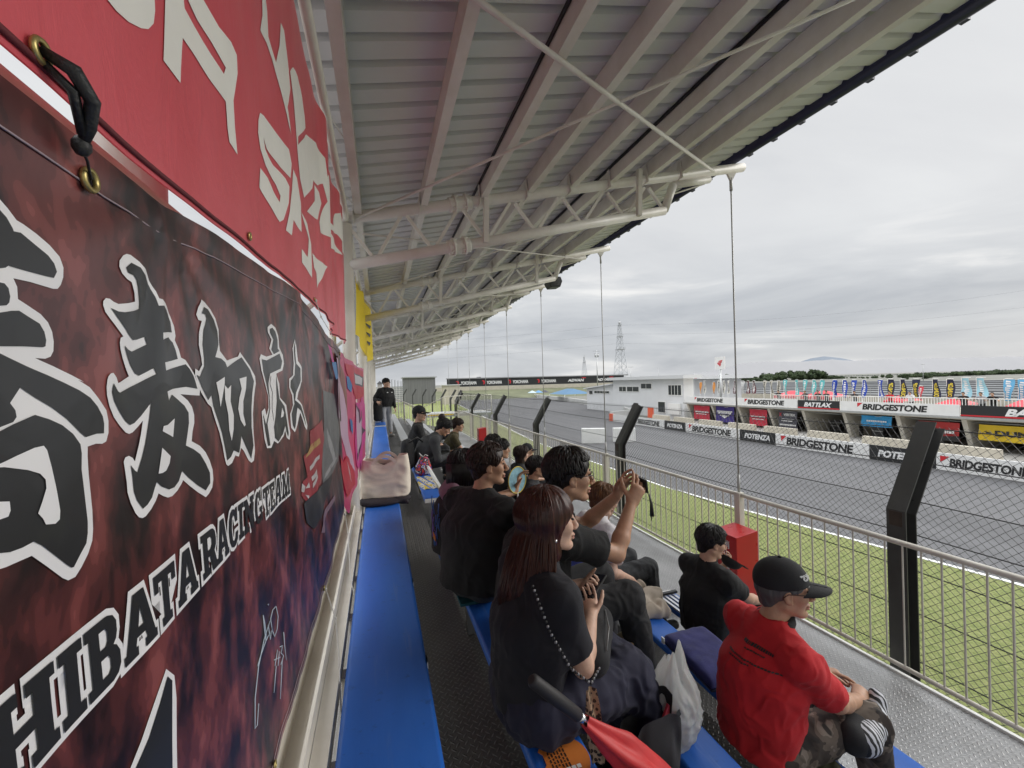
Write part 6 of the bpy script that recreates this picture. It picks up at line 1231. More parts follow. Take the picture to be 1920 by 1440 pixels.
def camo():
    m, n = newmat('brown_camouflage', .85); a = n.noise(n.obj(), 9, 3, .5, .4); b = n.noise(n.obj((1, 1, 1), (1, 2, 0)), 15, 2, .5, .3); c = n.ramp(a, [(.44, (.045, .034, .028)), (.5, (.12, .095, .075)), (.58, (.20, .165, .135))], 'CONSTANT'); d = n.mix(n.ramp(b, [(.55, (0, 0, 0)), (.6, (1, 1, 1))]), c, (.022, .018, .016)); n.L(d, n.p.inputs['Base Color']); n.bump(n.noise(n.obj(), 400, 2), .2, .002); return m
CCAMO = camo(); SHOE = mat('dark_shoe', (.02, .02, .022), .6); SHOEW = mat('pale_shoe', (.45, .44, .42), .6)
def npv(v): return np.array([v[0], v[1], v[2]], float)
class Frame:
    def __init__(s, o, f, u):
        s.o = V(o); s.f = V(f).normalized(); u = V(u); s.l = u.cross(s.f).normalized(); s.u = s.f.cross(s.l).normalized()
    def __call__(s, f=0, l=0, u=0): return s.o + s.f * f + s.l * l + s.u * u
    def R(s): return np.array([[s.f.x, s.l.x, s.u.x], [s.f.y, s.l.y, s.u.y], [s.f.z, s.l.z, s.u.z]])
    def M(s): return Matrix(((s.f.x, s.l.x, s.u.x), (s.f.y, s.l.y, s.u.y), (s.f.z, s.l.z, s.u.z)))
def ik(a, t, l1, l2, pole):
    a, t = V(a), V(t); d = t - a; L = min(d.length, (l1 + l2) * .999); d.normalize(); x = (l1 * l1 - l2 * l2 + L * L) / (2 * L); y = math.sqrt(max(0, l1 * l1 - x * x)); p = V(pole); p = (p - d * p.dot(d)).normalized(); return a + d * x + p * y, a + d * L
def add_head(sd, H, s=1.0, fem=False, old=False):
    R = H.R(); P = lambda f, l, u: npv(H(f * s, l * s, u * s)); E = lambda c, r, k=.012, sub=False, Rm=None: sd.ell(P(*c), [x * s for x in r], R if Rm is None else Rm, k * s, sub); C = lambda a, b, ra, rb, k=.012, **kw: sd.cone(P(*a), P(*b), ra * s, rb * s, k * s, **kw)
    E((-.014, 0, .036), (.096, .075, .084), .02); E((.026, 0, -.025), (.062, .061, .082), .025)
    for q in (-1, 1):
        C((-.012, .050 * q, -.052), (.058, .016 * q, -.098), .021, .017, .022)
        E((.056, .040 * q, -.018), (.026, .022, .024), .02)
        C((.078, .012 * q, .028), (.070, .044 * q, .026), .011, .009, .012)
        E((.090, .032 * q, .008), (.012, .016, .010), .012, True)
        E((.098, .012 * q, -.036), (.010, .0075, .007), .006)
        Er = np.array(R); E((-.004, .077 * q, -.008), (.019, .0085, .030), .006); E((.002, .084 * q, -.004), (.009, .005, .016), .005, True); E((.008, .074 * q, -.030), (.008, .006, .010), .006)
    E((.070, 0, -.100), (.020, .024, .016), .016)
    C((.088, 0, .018), (.110 - (.004 if fem else 0), 0, -.026), .0075, .0105, .010); E((.112 - (.004 if fem else 0), 0, -.029), (.010, .010, .009), .008)
    E((.088, 0, -.060), (.0125, .023, .0065), .006); E((.086, 0, -.0735), (.012, .020, .007), .006); E((.101, 0, -.0668), (.010, .022, .0022), .003, True)
    if old:
        for q in (-1, 1): C((.096, .022 * q, -.038), (.082, .034 * q, -.066), .003, .003, .006, sub=True)
def lipmask(H, s): 
    o, R = npv(H.o), H.R()
    def f(c):
        v = (c - o) @ R / s; a = ((v[:, 0] - .098) / .016) ** 2 + (v[:, 1] / .023) ** 2 + ((v[:, 2] + .067) / .0125) ** 2; return (a < 1).astype(int)
    return f
def head_extras(H, s, par, hair=HB, brow=True):
    mb = MB(); M = H.M()
    for q in (-1, 1): mb.ell(H(.0845 * s, .032 * s * q, .0085 * s), (.006 * s, .0135 * s, .0045 * s), 10, 0, M)
    mb2 = MB()
    for q in (-1, 1):
        m = MB(); m.ell(H(.0845 * s, .032 * s * q, .0085 * s), (.006 * s, .0135 * s, .0045 * s), 10, 0, M); m.build('eye', EYEM, par)
        if brow: m = MB(); m.tube([H(.0895 * s, .014 * s * q, .030 * s), H(.089 * s, .030 * s * q, .034 * s), H(.074 * s, .048 * s * q, .029 * s)], [.003 * s, .0032 * s, .0015 * s], 6); m.build('eyebrow', hair, par)
def locks(name, H, s, par, m, style, seed=1, n=260):
    """hair as a close cap of overlapping tapered locks"""
    rnd = random.Random(seed); mb = MB()
    def surf(a, e, lift=0.0):   # a azimuth from the front, e elevation from the head centre
        r = V(math.cos(e) * math.cos(a) * (.100 + lift) - .014, math.cos(e) * math.sin(a) * (.081 + lift), math.sin(e) * (.090 + lift) + .034); return H(r.x * s, r.y * s, r.z * s)
    for i in range(n):
        a = rnd.uniform(-math.pi, math.pi); e0 = math.asin(rnd.uniform(-.05, 1)); front = abs(a) < 1.0; side = 1.0 <= abs(a) < 1.9
        if style == 'short': e1 = max(e0 - rnd.uniform(.4, .8), .42 if front else (-.12 if side else -.62)); lift = .010
        elif style == 'fringe': e1 = max(e0 - rnd.uniform(.5, .95), .05 if front else (-.30 if side else -.75)); lift = .014
        elif style == 'swept': e1 = max(e0 - rnd.uniform(.4, .7), .52 if front else (-.15 if side else -.72)); lift = .013
        elif style == 'bob': e1 = max(e0 - rnd.uniform(.7, 1.2), .12 if front else -1.0); lift = .018
        elif style == 'under_cap': e0 = rnd.uniform(-.1, .35); e1 = max(e0 - rnd.uniform(.25, .6), .2 if front else (-.1 if side else -.62)); lift = .004
        else: e1 = max(e0 - rnd.uniform(.4, .8), .45 if front else (.0 if side else -.55)); lift = .010
        if e0 < e1 + .05: continue
        lift *= rnd.uniform(.75, 1.15); da = rnd.uniform(-.07, .07) + (.35 if style == 'swept' else 0) * (1 if a > 0 else -1) * (1 if front else .3); pts = []
        for k in range(5):
            t = k / 4; pts.append(surf(a + da * t, e0 + (e1 - e0) * t, lift + .006 * math.sin(t * 3.0) + (.004 * t if rnd.random() < .4 else 0)))
        w = rnd.uniform(.0035, .0065) * s; mb.tube(pts, [w * .5, w, w, w * .75, w * .12], 4)
    o = mb.build(name, m, par, fixn=False); return o
def haircap(H, s, par, m, style, h=.005):
    sd = SDF(h); R = H.R(); P = lambda f, l, u: npv(H(f * s, l * s, u * s)); g = {'short': .012, 'fringe': .017, 'bob': .018, 'swept': .016, 'under_cap': .006, 'crew': .008}[style]
    sd.ell(P(-.016, 0, .038), [(.097 + g) * s, (.076 + g) * s, (.086 + g) * s], R, .01)
    if style in ('short', 'swept', 'fringe', 'under_cap', 'crew'): sd.cone(P(-.06, 0, -.01), P(-.062, 0, -.055), .055 * s, .040 * s, .03, npv(H.l), 1.2)
    if style == 'bob': sd.cone(P(-.035, 0, 0), P(-.03, 0, -.10), .085 * s, .075 * s, .03, npv(H.l), 1.05)
    # open the face and ears
    fr = {'short': .052, 'swept': .062, 'fringe': .018, 'bob': .022, 'under_cap': .04, 'crew': .055}[style]
    sd.ell(P(.105, 0, fr - .10), [.085 * s, .085 * s, .105 * s], R, .012, True); sd.cone(P(.07, 0, -.03), P(.16, 0, -.03), .07 * s, .07 * s, .01, sub=True)
    if style != 'bob':
        for q in (-1, 1): sd.ell(P(.018, .088 * q, -.022), [.040 * s, .030 * s, .038 * s], R, .01, True)
    def fx(vs, q):
        v = (vs - npv(H.o)) @ R; a = np.arctan2(v[:, 1], v[:, 0]); Pn = np.stack([a * 7, v[:, 2] * 22, v[:, 0] * 6], 1); return vs + vnormals(vs, q) * (.0035 * s * _vn(Pn, 3) + .002 * s * _vn(Pn * np.array([3, 1, 1]), 4))[:, None]
    o = sdf_part('hair', sd, m, par, 2, fx); return o
def hand(sd, w, d, nrm, side, curl=.5, spread=.12, s=1.0, thumb=.6, curls=None):
    """palm, four unequal fingers and a thumb; d pointing direction, nrm out of the palm (the way fingers curl), side +1 thumb towards cross(d,nrm)"""
    d = V(d).normalized(); n = V(nrm); n = (n - d * n.dot(d)).normalized(); x = d.cross(n).normalized() * side; w = V(w)
    pk = w + d * .085 * s
    sd.cone(npv(w + d * .012 * s), npv(w + d * .075 * s), .021 * s, .023 * s, .010, npv(x), 1.55); 
    L = [(.040, .026, .020), (.044, .029, .021), (.041, .027, .020), (.032, .021, .018)]
    for i in range(4):
        off = (.030 - .0205 * i) * s; p = w + d * (.080 - .004 * abs(i - 1)) * s + x * off; ang = spread * (1.3 - i); c = (curls[i] if curls else curl * (.9 + .12 * i)); dd = (d + x * ang * .6).normalized(); a = 0.0
        for j, l in enumerate(L[i]):
            a += c * (.75, 1.0, .7)[j]; q = p + (dd * math.cos(a) + n * math.sin(a)) * l * s; r = (.0085, .0078, .0068)[j] * s * (1 if i < 3 else .88); sd.cone(npv(p), npv(q), r, r * .92, .004); p = q
    p = w + d * .022 * s + x * .026 * s; dd = (d * .65 + x * .75 + n * thumb * .7).normalized()
    for j, l in enumerate((.040, .030, .024)):
        q = p + dd * l * s; sd.cone(npv(p), npv(q), (.0125, .0100, .0085)[j] * s, (.0105, .0090, .0072)[j] * s, .006); p = q; dd = (dd + n * .18 + d * .25 - x * .1).normalized()
def person(label, P, yaw=0, lean=12, s=1.0, skinm=SK3, head_yaw=0, head_pitch=0, head_off=(0, 0, 0), rh=None, lh=None, rhd=None, lhd=None, pose='sit', tread=.42, shirt=CBLK, trousers=CBLK2, hair=HB, hstyle='short', fem=False, old=False, h=.006, knees=(.46, .44), kz=.06, feet=(.10, .04), sleeve=.62, loose=0.0, belly=0.0, shoes=SHOE, amp=.006, long_sleeve=False, dress=False, group='spectators seated in the stand', twist=0, hunch=0.0, hkw=({}, {}), elb=(None, None), kspread=.12, noleg=False, cat='person', hair_n=260, width=1.0, headat=None):
    """P: hip centre; builds a continuous body with clothing and hair as children; returns a dict of joints"""
    P = V(P); a = math.radians(yaw); F0 = V(math.cos(a), math.sin(a), 0); L0 = V(-math.sin(a), math.cos(a), 0); U = V(0, 0, 1)
    base = V(P.x, P.y, P.z - .09 * s) if pose == 'sit' else V(P.x, P.y, P.z - .88 * s)
    if headat is not None and pose == 'sit':
        seat = P.z - .09 * s; s *= (headat[2] - seat) / (.09 * s + s * (.27 * math.cos(math.radians(lean) * .7) + .225 * math.cos(math.radians(lean) * 1.25 + hunch) + .10 * math.cos(math.radians(lean) * 1.25 + hunch) + .055)); P.z = seat + .09 * s
    le = math.radians(lean); d1 = (U * math.cos(le * .7) + F0 * math.sin(le * .7)); d2 = (U * math.cos(le * 1.25 + hunch) + F0 * math.sin(le * 1.25 + hunch))
    Cst = P + d1 * .27 * s; Nk = Cst + d2 * .225 * s; tw = math.radians(twist); Lt = (L0 * math.cos(tw) - F0 * math.sin(tw)); Ft = (F0 * math.cos(tw) + L0 * math.sin(tw))
    shw = (.165 if fem else .185) * s * width; Sh = [Nk - d2 * .078 * s + Lt * q * shw for q in (-1, 1)]      # 0 right, 1 left
    hy = a + math.radians(head_yaw); hp = math.radians(head_pitch); hf = V(math.cos(hy) * math.cos(hp), math.sin(hy) * math.cos(hp), math.sin(hp)); Hc = Nk + d2 * .10 * s + U * .055 * s + hf * .028 * s + V(head_off); hs = s * 1.0
    if headat is not None:
        dv = V(headat[0] - Hc.x, headat[1] - Hc.y, 0); P += dv; Cst += dv; Nk += dv; Hc += dv; Sh = [q + dv for q in Sh]; base = V(P.x, P.y, base.z if pose != 'sit' else P.z - .09 * s)
    o = thing('person', label, cat, base, group)
    H = Frame(Hc, hf, U)
    sd = SDF(h); add_head(sd, H, hs, fem, old)
    sd.cone(npv(Nk - d2 * .02 * s), npv(H(-.022 * hs, 0, -.055 * hs)), (.050 if fem else .058) * s, (.046 if fem else .054) * s, .02)
    sd.cone(npv(P), npv(Cst), .10 * s, .11 * s, .03, npv(L0), 1.3); sd.cone(npv(Cst), npv(Nk - d2 * .05 * s), .11 * s, .07 * s, .03, npv(Lt), 1.4); sd.cone(npv(Sh[0]), npv(Sh[1]), .048 * s, .048 * s, .03)
    J = {'Nk': Nk, 'C': Cst, 'P': P, 'Sh': Sh, 'H': H, 'o': o, 'F': F0, 'L': L0, 'd2': d2}
    hips = [P + L0 * q * .085 * s for q in (-1, 1)]; El = []; Wr = []
    for i, (t, dr) in enumerate(((rh, rhd), (lh, lhd))):
        q = (-1, 1)[i]
        t = V(t) if t is not None else P + F0 * .34 * s + L0 * q * .10 * s + U * .13 * s
        pole = V(elb[i]) if elb[i] is not None else (L0 * q * .55 - U * .8 - F0 * .35)
        E_, W_ = ik(Sh[i], t, .275 * s, .245 * s, pole); El.append(E_); Wr.append(W_)
        sd.cone(npv(Sh[i]), npv(E_), .048 * s, .037 * s, .02); m_ = E_.lerp(W_, .3); sd.cone(npv(E_), npv(m_), .036 * s, .038 * s, .015); sd.cone(npv(m_), npv(W_), .038 * s, .025 * s, .015)
        fd = (W_ - E_).normalized() if dr is None else V(dr); k = dict(curl=.45, nrm=-U * .8 + L0 * (-q) * .6); k.update(hkw[i]); nr = k.pop('nrm'); hand(sd, W_ + fd.normalized() * .005, fd, nr, -q if 'side' not in k else k.pop('side'), s=s * (.92 if fem else 1.0), **k)
    J['El'], J['Wr'] = El, Wr
    Kn, An = [], []
    for i, q in enumerate((-1, 1)):
        if pose == 'sit':
            kn = P + F0 * knees[i] * s + L0 * q * kspread * s + U * (kz * s); fz = base.z - tread; an = V(kn.x, kn.y, fz + .085 * s) + F0 * feet[i] * s
        else: kn = P + U * (-.42 * s) + L0 * q * .10 * s + F0 * (.03 if i else .05) * s; an = P + U * (-.80 * s) + L0 * q * .12 * s + F0 * feet[i] * s
        Kn.append(kn); An.append(an)
        sd.cone(npv(hips[i]), npv(kn), .075 * s, .052 * s, .03); sd.cone(npv(kn), npv(kn.lerp(an, .35)), .050 * s, .052 * s, .02); sd.cone(npv(kn.lerp(an, .35)), npv(an), .052 * s, .036 * s, .02); sd.cone(npv(an - U * .04 * s), npv(an + F0 * .13 * s - U * .055 * s), .038 * s, .028 * s, .02, npv(L0), 1.2)
    J['Kn'], J['An'] = Kn, An
    sdf_part('body', sd, [skinm, LIP], o, 2, None, lipmask(H, hs))
    head_extras(H, hs, o, hair)
    # ---- shirt
    lo = loose * s; sh = SDF(h * 1.1)
    if not dress:
        sh.cone(npv(P + U * .0 * s), npv(P.lerp(Cst, .5)), (.125 + belly) * s + lo, (.128 + belly) * s + lo, .03, npv(L0), 1.32 * width, cut2=.03); 
    else: sh.cone(npv(P + U * .03), npv(P.lerp(Cst, .6)), .115 * s + lo, .112 * s + lo, .03, npv(L0), 1.3)
    sh.cone(npv(P.lerp(Cst, .5)), npv(Cst), (.128 + belly) * s + lo, .132 * s + lo, .03, npv(L0), 1.34 * width); sh.cone(npv(Cst), npv(Nk - d2 * .075 * s), .132 * s + lo, .088 * s, .04, npv(Lt), 1.5 * width)
    if fem:
        for q in (-1, 1): sh.ell(npv(Cst + Lt * q * .07 * s + Ft * .10 * s), [.06 * s] * 3, None, .04)
    sh.cone(npv(Nk - d2 * .03 * s), npv(Nk - d2 * .005 * s + hf * .004), .072 * s, .062 * s, .025)
    sh.cone(npv(Sh[0]), npv(Sh[1]), .060 * s, .060 * s, .05)
    for q in (0, 1): sh.cone(npv(Nk - d2 * .025 * s), npv(Sh[q]), .056 * s, .056 * s, .04)
    for i in range(2):
        if long_sleeve:
            sh.cone(npv(Sh[i]), npv(El[i]), .066 * s, .052 * s, .03); sh.cone(npv(El[i]), npv(Wr[i]), .053 * s, .038 * s, .02, cut=-.005)
        else:
            e = V(Sh[i]).lerp(El[i], sleeve); sh.cone(npv(Sh[i]), npv(e), .060 * s + lo * .4, .060 * s + lo * .9, .04, cut=0.0)
    hc = npv(H(-.01 * hs, 0, -.02 * hs)); sh.cone(npv(Nk + d2 * .012 * s), npv(Nk + d2 * .09 * s), .058 * s, .06 * s, .006, sub=True)
    sz, sx = base.z + .002, base.x + .16 * s
    def seatfx(fn):
        def g(vs, q):
            vs = fn(vs, q)
            if pose == 'sit': m = (vs[:, 0] < sx) & (vs[:, 2] < sz); vs[m, 2] = sz + .004 * _vn(vs[m] * 30)
            return vs
        return g
    J['shirt'] = sdf_part('dress_top' if dress else 'shirt', sh, shirt, o, 2, seatfx(wrinkles2(amp * s * 2.4, 13, int(abs(P.y) * 10) + 3)))
    # ---- trousers and shoes
    if not noleg and not dress:
        tr = SDF(h * 1.15); tr.cone(npv(P - U * .0), npv(P + d1 * .06 * s), .108 * s, .112 * s, .03, npv(L0), 1.3)
        for i in range(2):
            tr.cone(npv(hips[i]), npv(Kn[i]), .092 * s, .070 * s, .03); tr.cone(npv(Kn[i]), npv(An[i]), .068 * s, .054 * s, .02, cut=-.02)
        sdf_part('trousers', tr, trousers, o, 2, seatfx(wrinkles2(amp * 2.2 * s, 13, 7)))
    for i in range(2):
        sh = SDF(h); sh.cone(npv(An[i] - U * .045 * s - F0 * .02 * s), npv(An[i] + F0 * .15 * s - U * .052 * s), .044 * s, .036 * s, .02, npv(L0), 1.15); sh.plane(npv(An[i] - U * .083 * s), (0, 0, -1)); sdf_part('shoe', sh, shoes, o, 1)
    if hstyle: 
        ho = haircap(H, hs, o, hair, hstyle, max(.0045, h * .8)); 
        if hair_n: locks('hair_locks', H, hs, ho, hair, hstyle, int(P.y * 100) % 97, int(hair_n * 2.2)); 
    return J
def cap(H, s, par, m=None, h=.005, text=False):
    m = m or cloth('black_cap_cloth', (.012, .012, .014)); R = H.R(); P = lambda f, l, u: npv(H(f * s, l * s, u * s)); sd = SDF(h)
    sd.ell(P(-.014, 0, .040), [.112 * s, .092 * s, .103 * s], R, .01); sd.plane(P(0, 0, .028), npv(-H.u + H.f * .12)); sd.cone(P(.08, 0, .035), P(.165, 0, .026), .004 * s, .004 * s, .012, npv(H.l), 1)
    c = sdf_part('cap', sd, m, par, 2)
    mb = MB(); vs = []; fs = []; n = 14
    for j in range(2):
        for i in range(n + 1):
            t = -1 + 2 * i / n; for_ = .052 + .132 * math.sqrt(max(0, 1 - t * t)) if j else .060 + .035 * (1 - t * t); l = .080 * t; u = .034 - .016 * t * t - (.010 if j else 0); vs.append(H(for_ * s, l * s, u * s))
    k = n + 1; vs += [v - H.u * .005 * s for v in vs]
    fs = [(i, i + 1, k + i + 1, k + i) for i in range(n)] + [(2 * k + i + 1, 2 * k + i, 3 * k + i, 3 * k + i + 1) for i in range(n)] + [(k + i, k + i + 1, 3 * k + i + 1, 3 * k + i) for i in range(n)]
    mb.add(vs, fs, 0, True); mb.build('brim', m, c)
    mb = MB(); mb.ell(H(-.014 * s, 0, .145 * s), (.009 * s, .009 * s, .005 * s), 10); mb.build('button', m, c)
    return c
def glasses(H, s, par, m=BLACK, u=.006):
    g = MB()
    for q in (-1, 1):
        c = (.100, .033 * q, u); pts = [H((c[0] - .004 * abs(math.cos(t)) ** 2 * 0) * s, (c[1] + .024 * math.cos(t)) * s, (c[2] + .019 * math.sin(t)) * s) for t in [k * math.pi / 8 for k in range(16)]]; g.tube(pts, .0019 * s, 6, closed=True)
        g.tube([H(.100 * s, .057 * q * s, (u + .006) * s), H(.06 * s, .078 * q * s, (u + .008) * s), H(-.005 * s, .083 * q * s, (u + .006) * s), H(-.025 * s, .082 * q * s, (u - .012) * s)], .0021 * s, 6)
    g.tube([H(.101 * s, -.010 * s, (u + .004) * s), H(.105 * s, 0, (u + .007) * s), H(.101 * s, .010 * s, (u + .004) * s)], .0017 * s, 6); return g.build('glasses', m, par)
# ================================================================ PEOPLE
def phone(label, c, d, n, w=.075, l=.155, th=.009, screen=(.02, .022, .03)):
    c, d = V(c), V(d).normalized(); n = V(n); n = (n - d * n.dot(d)).normalized(); x = d.cross(n); R = Matrix(((d.x, x.x, n.x), (d.y, x.y, n.y), (d.z, x.z, n.z)))
    o = thing('phone', label, 'phone', tuple(c)); mb = MB(); mb.box(c, (l, w, th), 0, R); mb.build('case', BLACK, o, bevel=.003)
    mb = MB(); mb.box(c + n * (th / 2 + .0006), (l * .93, w * .88, .0006), 0, R); mb.build('screen', mat('phone_screen', screen, .08), o); return o
def people():
    # long haired woman, nearest
    J = person('person with long auburn hair in a navy dress, a phone in both hands', (.545, 1.46, 4.04), yaw=10, lean=9, s=1.0, headat=(.609, 1.476, 4.665), knees=(.43, .42), kz=-.03, kspread=.07, skinm=SK1, head_yaw=-18, head_pitch=2, rh=(.80, 1.52, 4.24), lh=(.86, 1.74, 4.26), rhd=(.35, .75, .12), lhd=(.25, -.6, .1), shirt=CNAVY, hair=HR, hstyle='bob', fem=True, h=.0048, dress=True, sleeve=.72, loose=.004, amp=.007, hair_n=0, hkw=(dict(curl=.7, nrm=(-.3, .1, 1)), dict(curl=.8, nrm=(-.6, -.2, .8), side=-1)))
    o, H = J['o'], J['H']; sk = SDF(.007); P, F0, L0 = J['P'], J['F'], J['L']
    sk.cone(npv(P + V(.01, 0, .07)), npv(P + V(.01, 0, -.0)), .098, .118, .05, npv(L0), 1.3)
    for i in range(2): sk.cone(npv(P + L0 * (-1, 1)[i] * .09 + V(.02, 0, -.0)), npv(J['Kn'][i] + V(.02, 0, -.01)), .098, .078, .06); sk.cone(npv(J['Kn'][i] + V(.02, 0, -.01)), npv(J['An'][i] + V(.02, 0, .10)), .080, .095, .06)
    sk.cone(npv(P + F0 * .12 - V(0, 0, .03)), npv(P + F0 * .38 - V(0, 0, .09)), .075, .07, .05, npv(L0), 1.5); sk.plane(npv(P - V(0, 0, .086)) if False else (0, 0, 3.60), (0, 0, -1))
    wf = wrinkles2(.034, 12, 4)
    def skfx(vs, q):
        vs = wf(vs, q); m = (vs[:, 0] < .66) & (vs[:, 2] < 3.957); vs[m, 2] = 3.957; return vs
    sdf_part('skirt', sk, CNAV2, o, 2, skfx)
    # long hair: locks falling over the back and the shoulders
    ho = [c for c in bpy.data.objects if c.parent == o and c.name.split('.')[0] == 'hair'][0]; rnd = random.Random(11); mb = MB()
    for i in range(900):
        a = rnd.uniform(1.0, math.pi) if rnd.random() < .5 else -rnd.uniform(1.55, math.pi); e0 = math.asin(rnd.uniform(.05, .999)); pts = []
        for k in range(5):
            e = e0 + (-.45 - e0) * k / 4; r = V(math.cos(e) * math.cos(a) * .121 - .014, math.cos(e) * math.sin(a) * .100, math.sin(e) * .108 + .034); pts.append(H(*r))
        p = pts[-1]; out = (p - H.o); out.z = 0; out.normalize(); back = max(0, -math.cos(a)); L = rnd.uniform(.24, .36) * (1.0 if back > .1 else .72)
        for k in range(1, 6):
            t = k / 5; spread = .012 * math.sin(t * 1.9) + .025 * t; q = p + V(out.x * spread * (.8 + back), out.y * spread * .8, -L * t) + V(-.02 * back * t + .004 * math.sin(t * 5 + i), .005 * math.sin(t * 4 + i * 1.7), 0); pts.append(q)
        w = rnd.uniform(.0035, .0065); mb.tube(pts, [w * .5, w, w, w, w, w, w, w * .9, w * .6, w * .15], 4)
    mb.build('hair_locks', HR, ho, fixn=False)
    mb = MB(); mb.ell(H(-.002, -.086, -.046), (.006, .006, .008), 8); mb.build('earring', mat('silver', (.7, .7, .7), .2, 1.0), o)
    phone('black phone in the hands of the long haired woman', (.885, 1.66, 4.285), (.75, .55, .25), (-.45, -.1, .9))
    # smiling man in black
    J = person('person in a black tee, grey pouch at the hip, behind the long haired woman', (.57, 2.60, 4.04), headat=(.63, 2.48, 4.70), yaw=32, lean=11, s=1.04, skinm=SK2, head_yaw=-42, old=True, rh=(.93, 2.62, 4.24), lh=(.92, 2.86, 4.42), lhd=(.3, .1, .8), shirt=CBLK, trousers=CDG, hair=HD, hstyle='swept', h=.0055, loose=.02, width=1.06, belly=.01, sleeve=.78)
    o = J['o']; Nk = J['Nk']; mb = MB(); c = Nk + V(-.055, -.045, -.07)
    t = text_poly('SUPER', .05, .004); 
    mb = MB(); bk = Frame(Nk - J['d2'] * .085 - J['F'] * .118, J['F'], J['d2'])
    for dx, w in ((-.028, .03), (.008, .02)): mb.add([bk(0, -dx, 0), bk(0, -dx - w, 0.002), bk(-.006, -dx - w + .004, -.022), bk(-.006, -dx + .004, -.020)], [(0, 1, 2, 3)])
    mb.build('back_print', mat('faded_white_print', (.42, .38, .38), .7), o)
    mb = MB(); w = V(J['Wr'][0]); mb.tube([w + V(.0, math.cos(q) * .032, math.sin(q) * .032) for q in [k * math.pi / 8 for k in range(16)]], .006, 6, closed=True); mb.build('watch_strap', BLACK, o)
    # woman behind him
    J = person('person with long black hair and a mauve hood behind the man in black', (.555, 3.22, 4.04), headat=(.575, 3.02, 4.605), yaw=15, lean=10, s=.95, skinm=SK1, head_yaw=10, shirt=CBLK, hair=HB, hstyle='bob', fem=True, h=.007, long_sleeve=True, loose=.02, hair_n=160)
    o, H = J['o'], J['H']; sd = SDF(.006); N = J['Nk']; sd.cone(npv(N + V(-.05, -.09, -.01)), npv(N + V(-.05, .09, -.01)), .045, .045, .03); sd.cone(npv(N + V(-.09, -.05, -.05)), npv(N + V(-.09, .05, -.05)), .05, .05, .04); sdf_part('hood', sd, CPUR, o, 2, wrinkle(.008, 20, 3))
    ho = [c for c in bpy.data.objects if c.parent == o and c.name.split('.')[0] == 'hair'][0]; rnd = random.Random(4); mb = MB()
    for i in range(220):
        a = rnd.uniform(1.2, math.pi) * rnd.choice((-1, 1)); p0 = H(math.cos(a) * .112 - .014, math.sin(a) * .092, .03); L = rnd.uniform(.16, .24); mb.tube([p0, p0 + V(0, 0, -.07), p0 + V(.01 * math.sin(i), .01 * math.cos(i), -L)], [.011, .011, .003], 4)
    mb.build('hair_locks', HB, ho, fixn=False)
    mb = MB(); rnd = random.Random(9); C = J['C']
    for i in range(16):
        z = rnd.uniform(-.12, .14); a = math.pi + rnd.uniform(-.1, .75); p = C + V(math.cos(a) * .155, math.sin(a) * .195, z); mb.tube([p, p + V(rnd.uniform(-.006, .0), rnd.uniform(-.02, .02), -.05), p + V(0, rnd.uniform(-.03, .03), -.09)], .0035, 5, mi=0 if i % 3 else 1)
    for i in range(5): p = C + V(-.150, -.10 + i * .022, -.15); mb.tube([p, p + V(-.004, .012, .035), p + V(-.004, .016, .004)], .005, 5, mi=2)
    mb.build('sleeve_print', [mat('print_blue', (.05, .13, .40), .6), mat('print_violet', (.16, .10, .35), .6), mat('print_orange', (.65, .22, .03), .6)], o)
    # young man filming
    J = person('person in black tee and glasses filming with a phone held up in both hands', (.70, 1.98, 4.04), headat=(.925, 1.95, 4.715), yaw=-2, lean=21, s=1.08, skinm=SK2, head_yaw=-10, head_pitch=-2, rh=(1.235, 1.875, 4.55), lh=(1.245, 2.03, 4.555), rhd=(.55, .10, .8), lhd=(.5, -.1, .85), shirt=CBLK, trousers=CBLK2, hair=HB, hstyle='short', h=.0048, loose=.012, sleeve=.66, elb=((0, -.35, -1), (0, .5, -1)), hkw=(dict(curl=.55, nrm=(.3, .95, .0), spread=.2, curls=[.35, .6, .75, .85]), dict(curl=.55, nrm=(.3, -.95, .0), spread=.2, curls=[.35, .6, .75, .85])), hair_n=420)
    glasses(J['H'], 1.08, J['o'])
    phone('phone held sideways in the raised hands of the young man with glasses', (1.345, 1.952, 4.632), (.08, 1, .02), (-1, .08, -.12), .072, .15)
    mb = MB(); mb.tube([(1.335, 1.86, 4.60), (1.345, 1.855, 4.55), (1.35, 1.857, 4.48)], [.003, .007, .012], 6); mb.tube([(1.335, 1.86, 4.60), (1.342, 1.852, 4.55), (1.34, 1.85, 4.46)], [.003, .006, .002], 6); t = mb.build('phone_ribbon', BLACK); tag(t, 'black ribbon strap hanging from the raised phone', 'strap')
    # boy in white
    J = person('person with brown hair in a white shirt resting the head on one hand', (1.82, 3.13, 3.54), headat=(1.775, 3.1, 4.205), yaw=2, lean=9, s=.94, skinm=SK1, head_yaw=-20, head_pitch=-16, rh=(1.86, 2.84, 3.62), rhd=(.1, -.45, -.65), lh=(2.00, 3.26, 4.13), lhd=(-.2, -.1, .9), shirt=CWHT, trousers=CDG, hair=HBR, hstyle='fringe', h=.0055, loose=.022, sleeve=.75, hair_n=420, amp=.009)
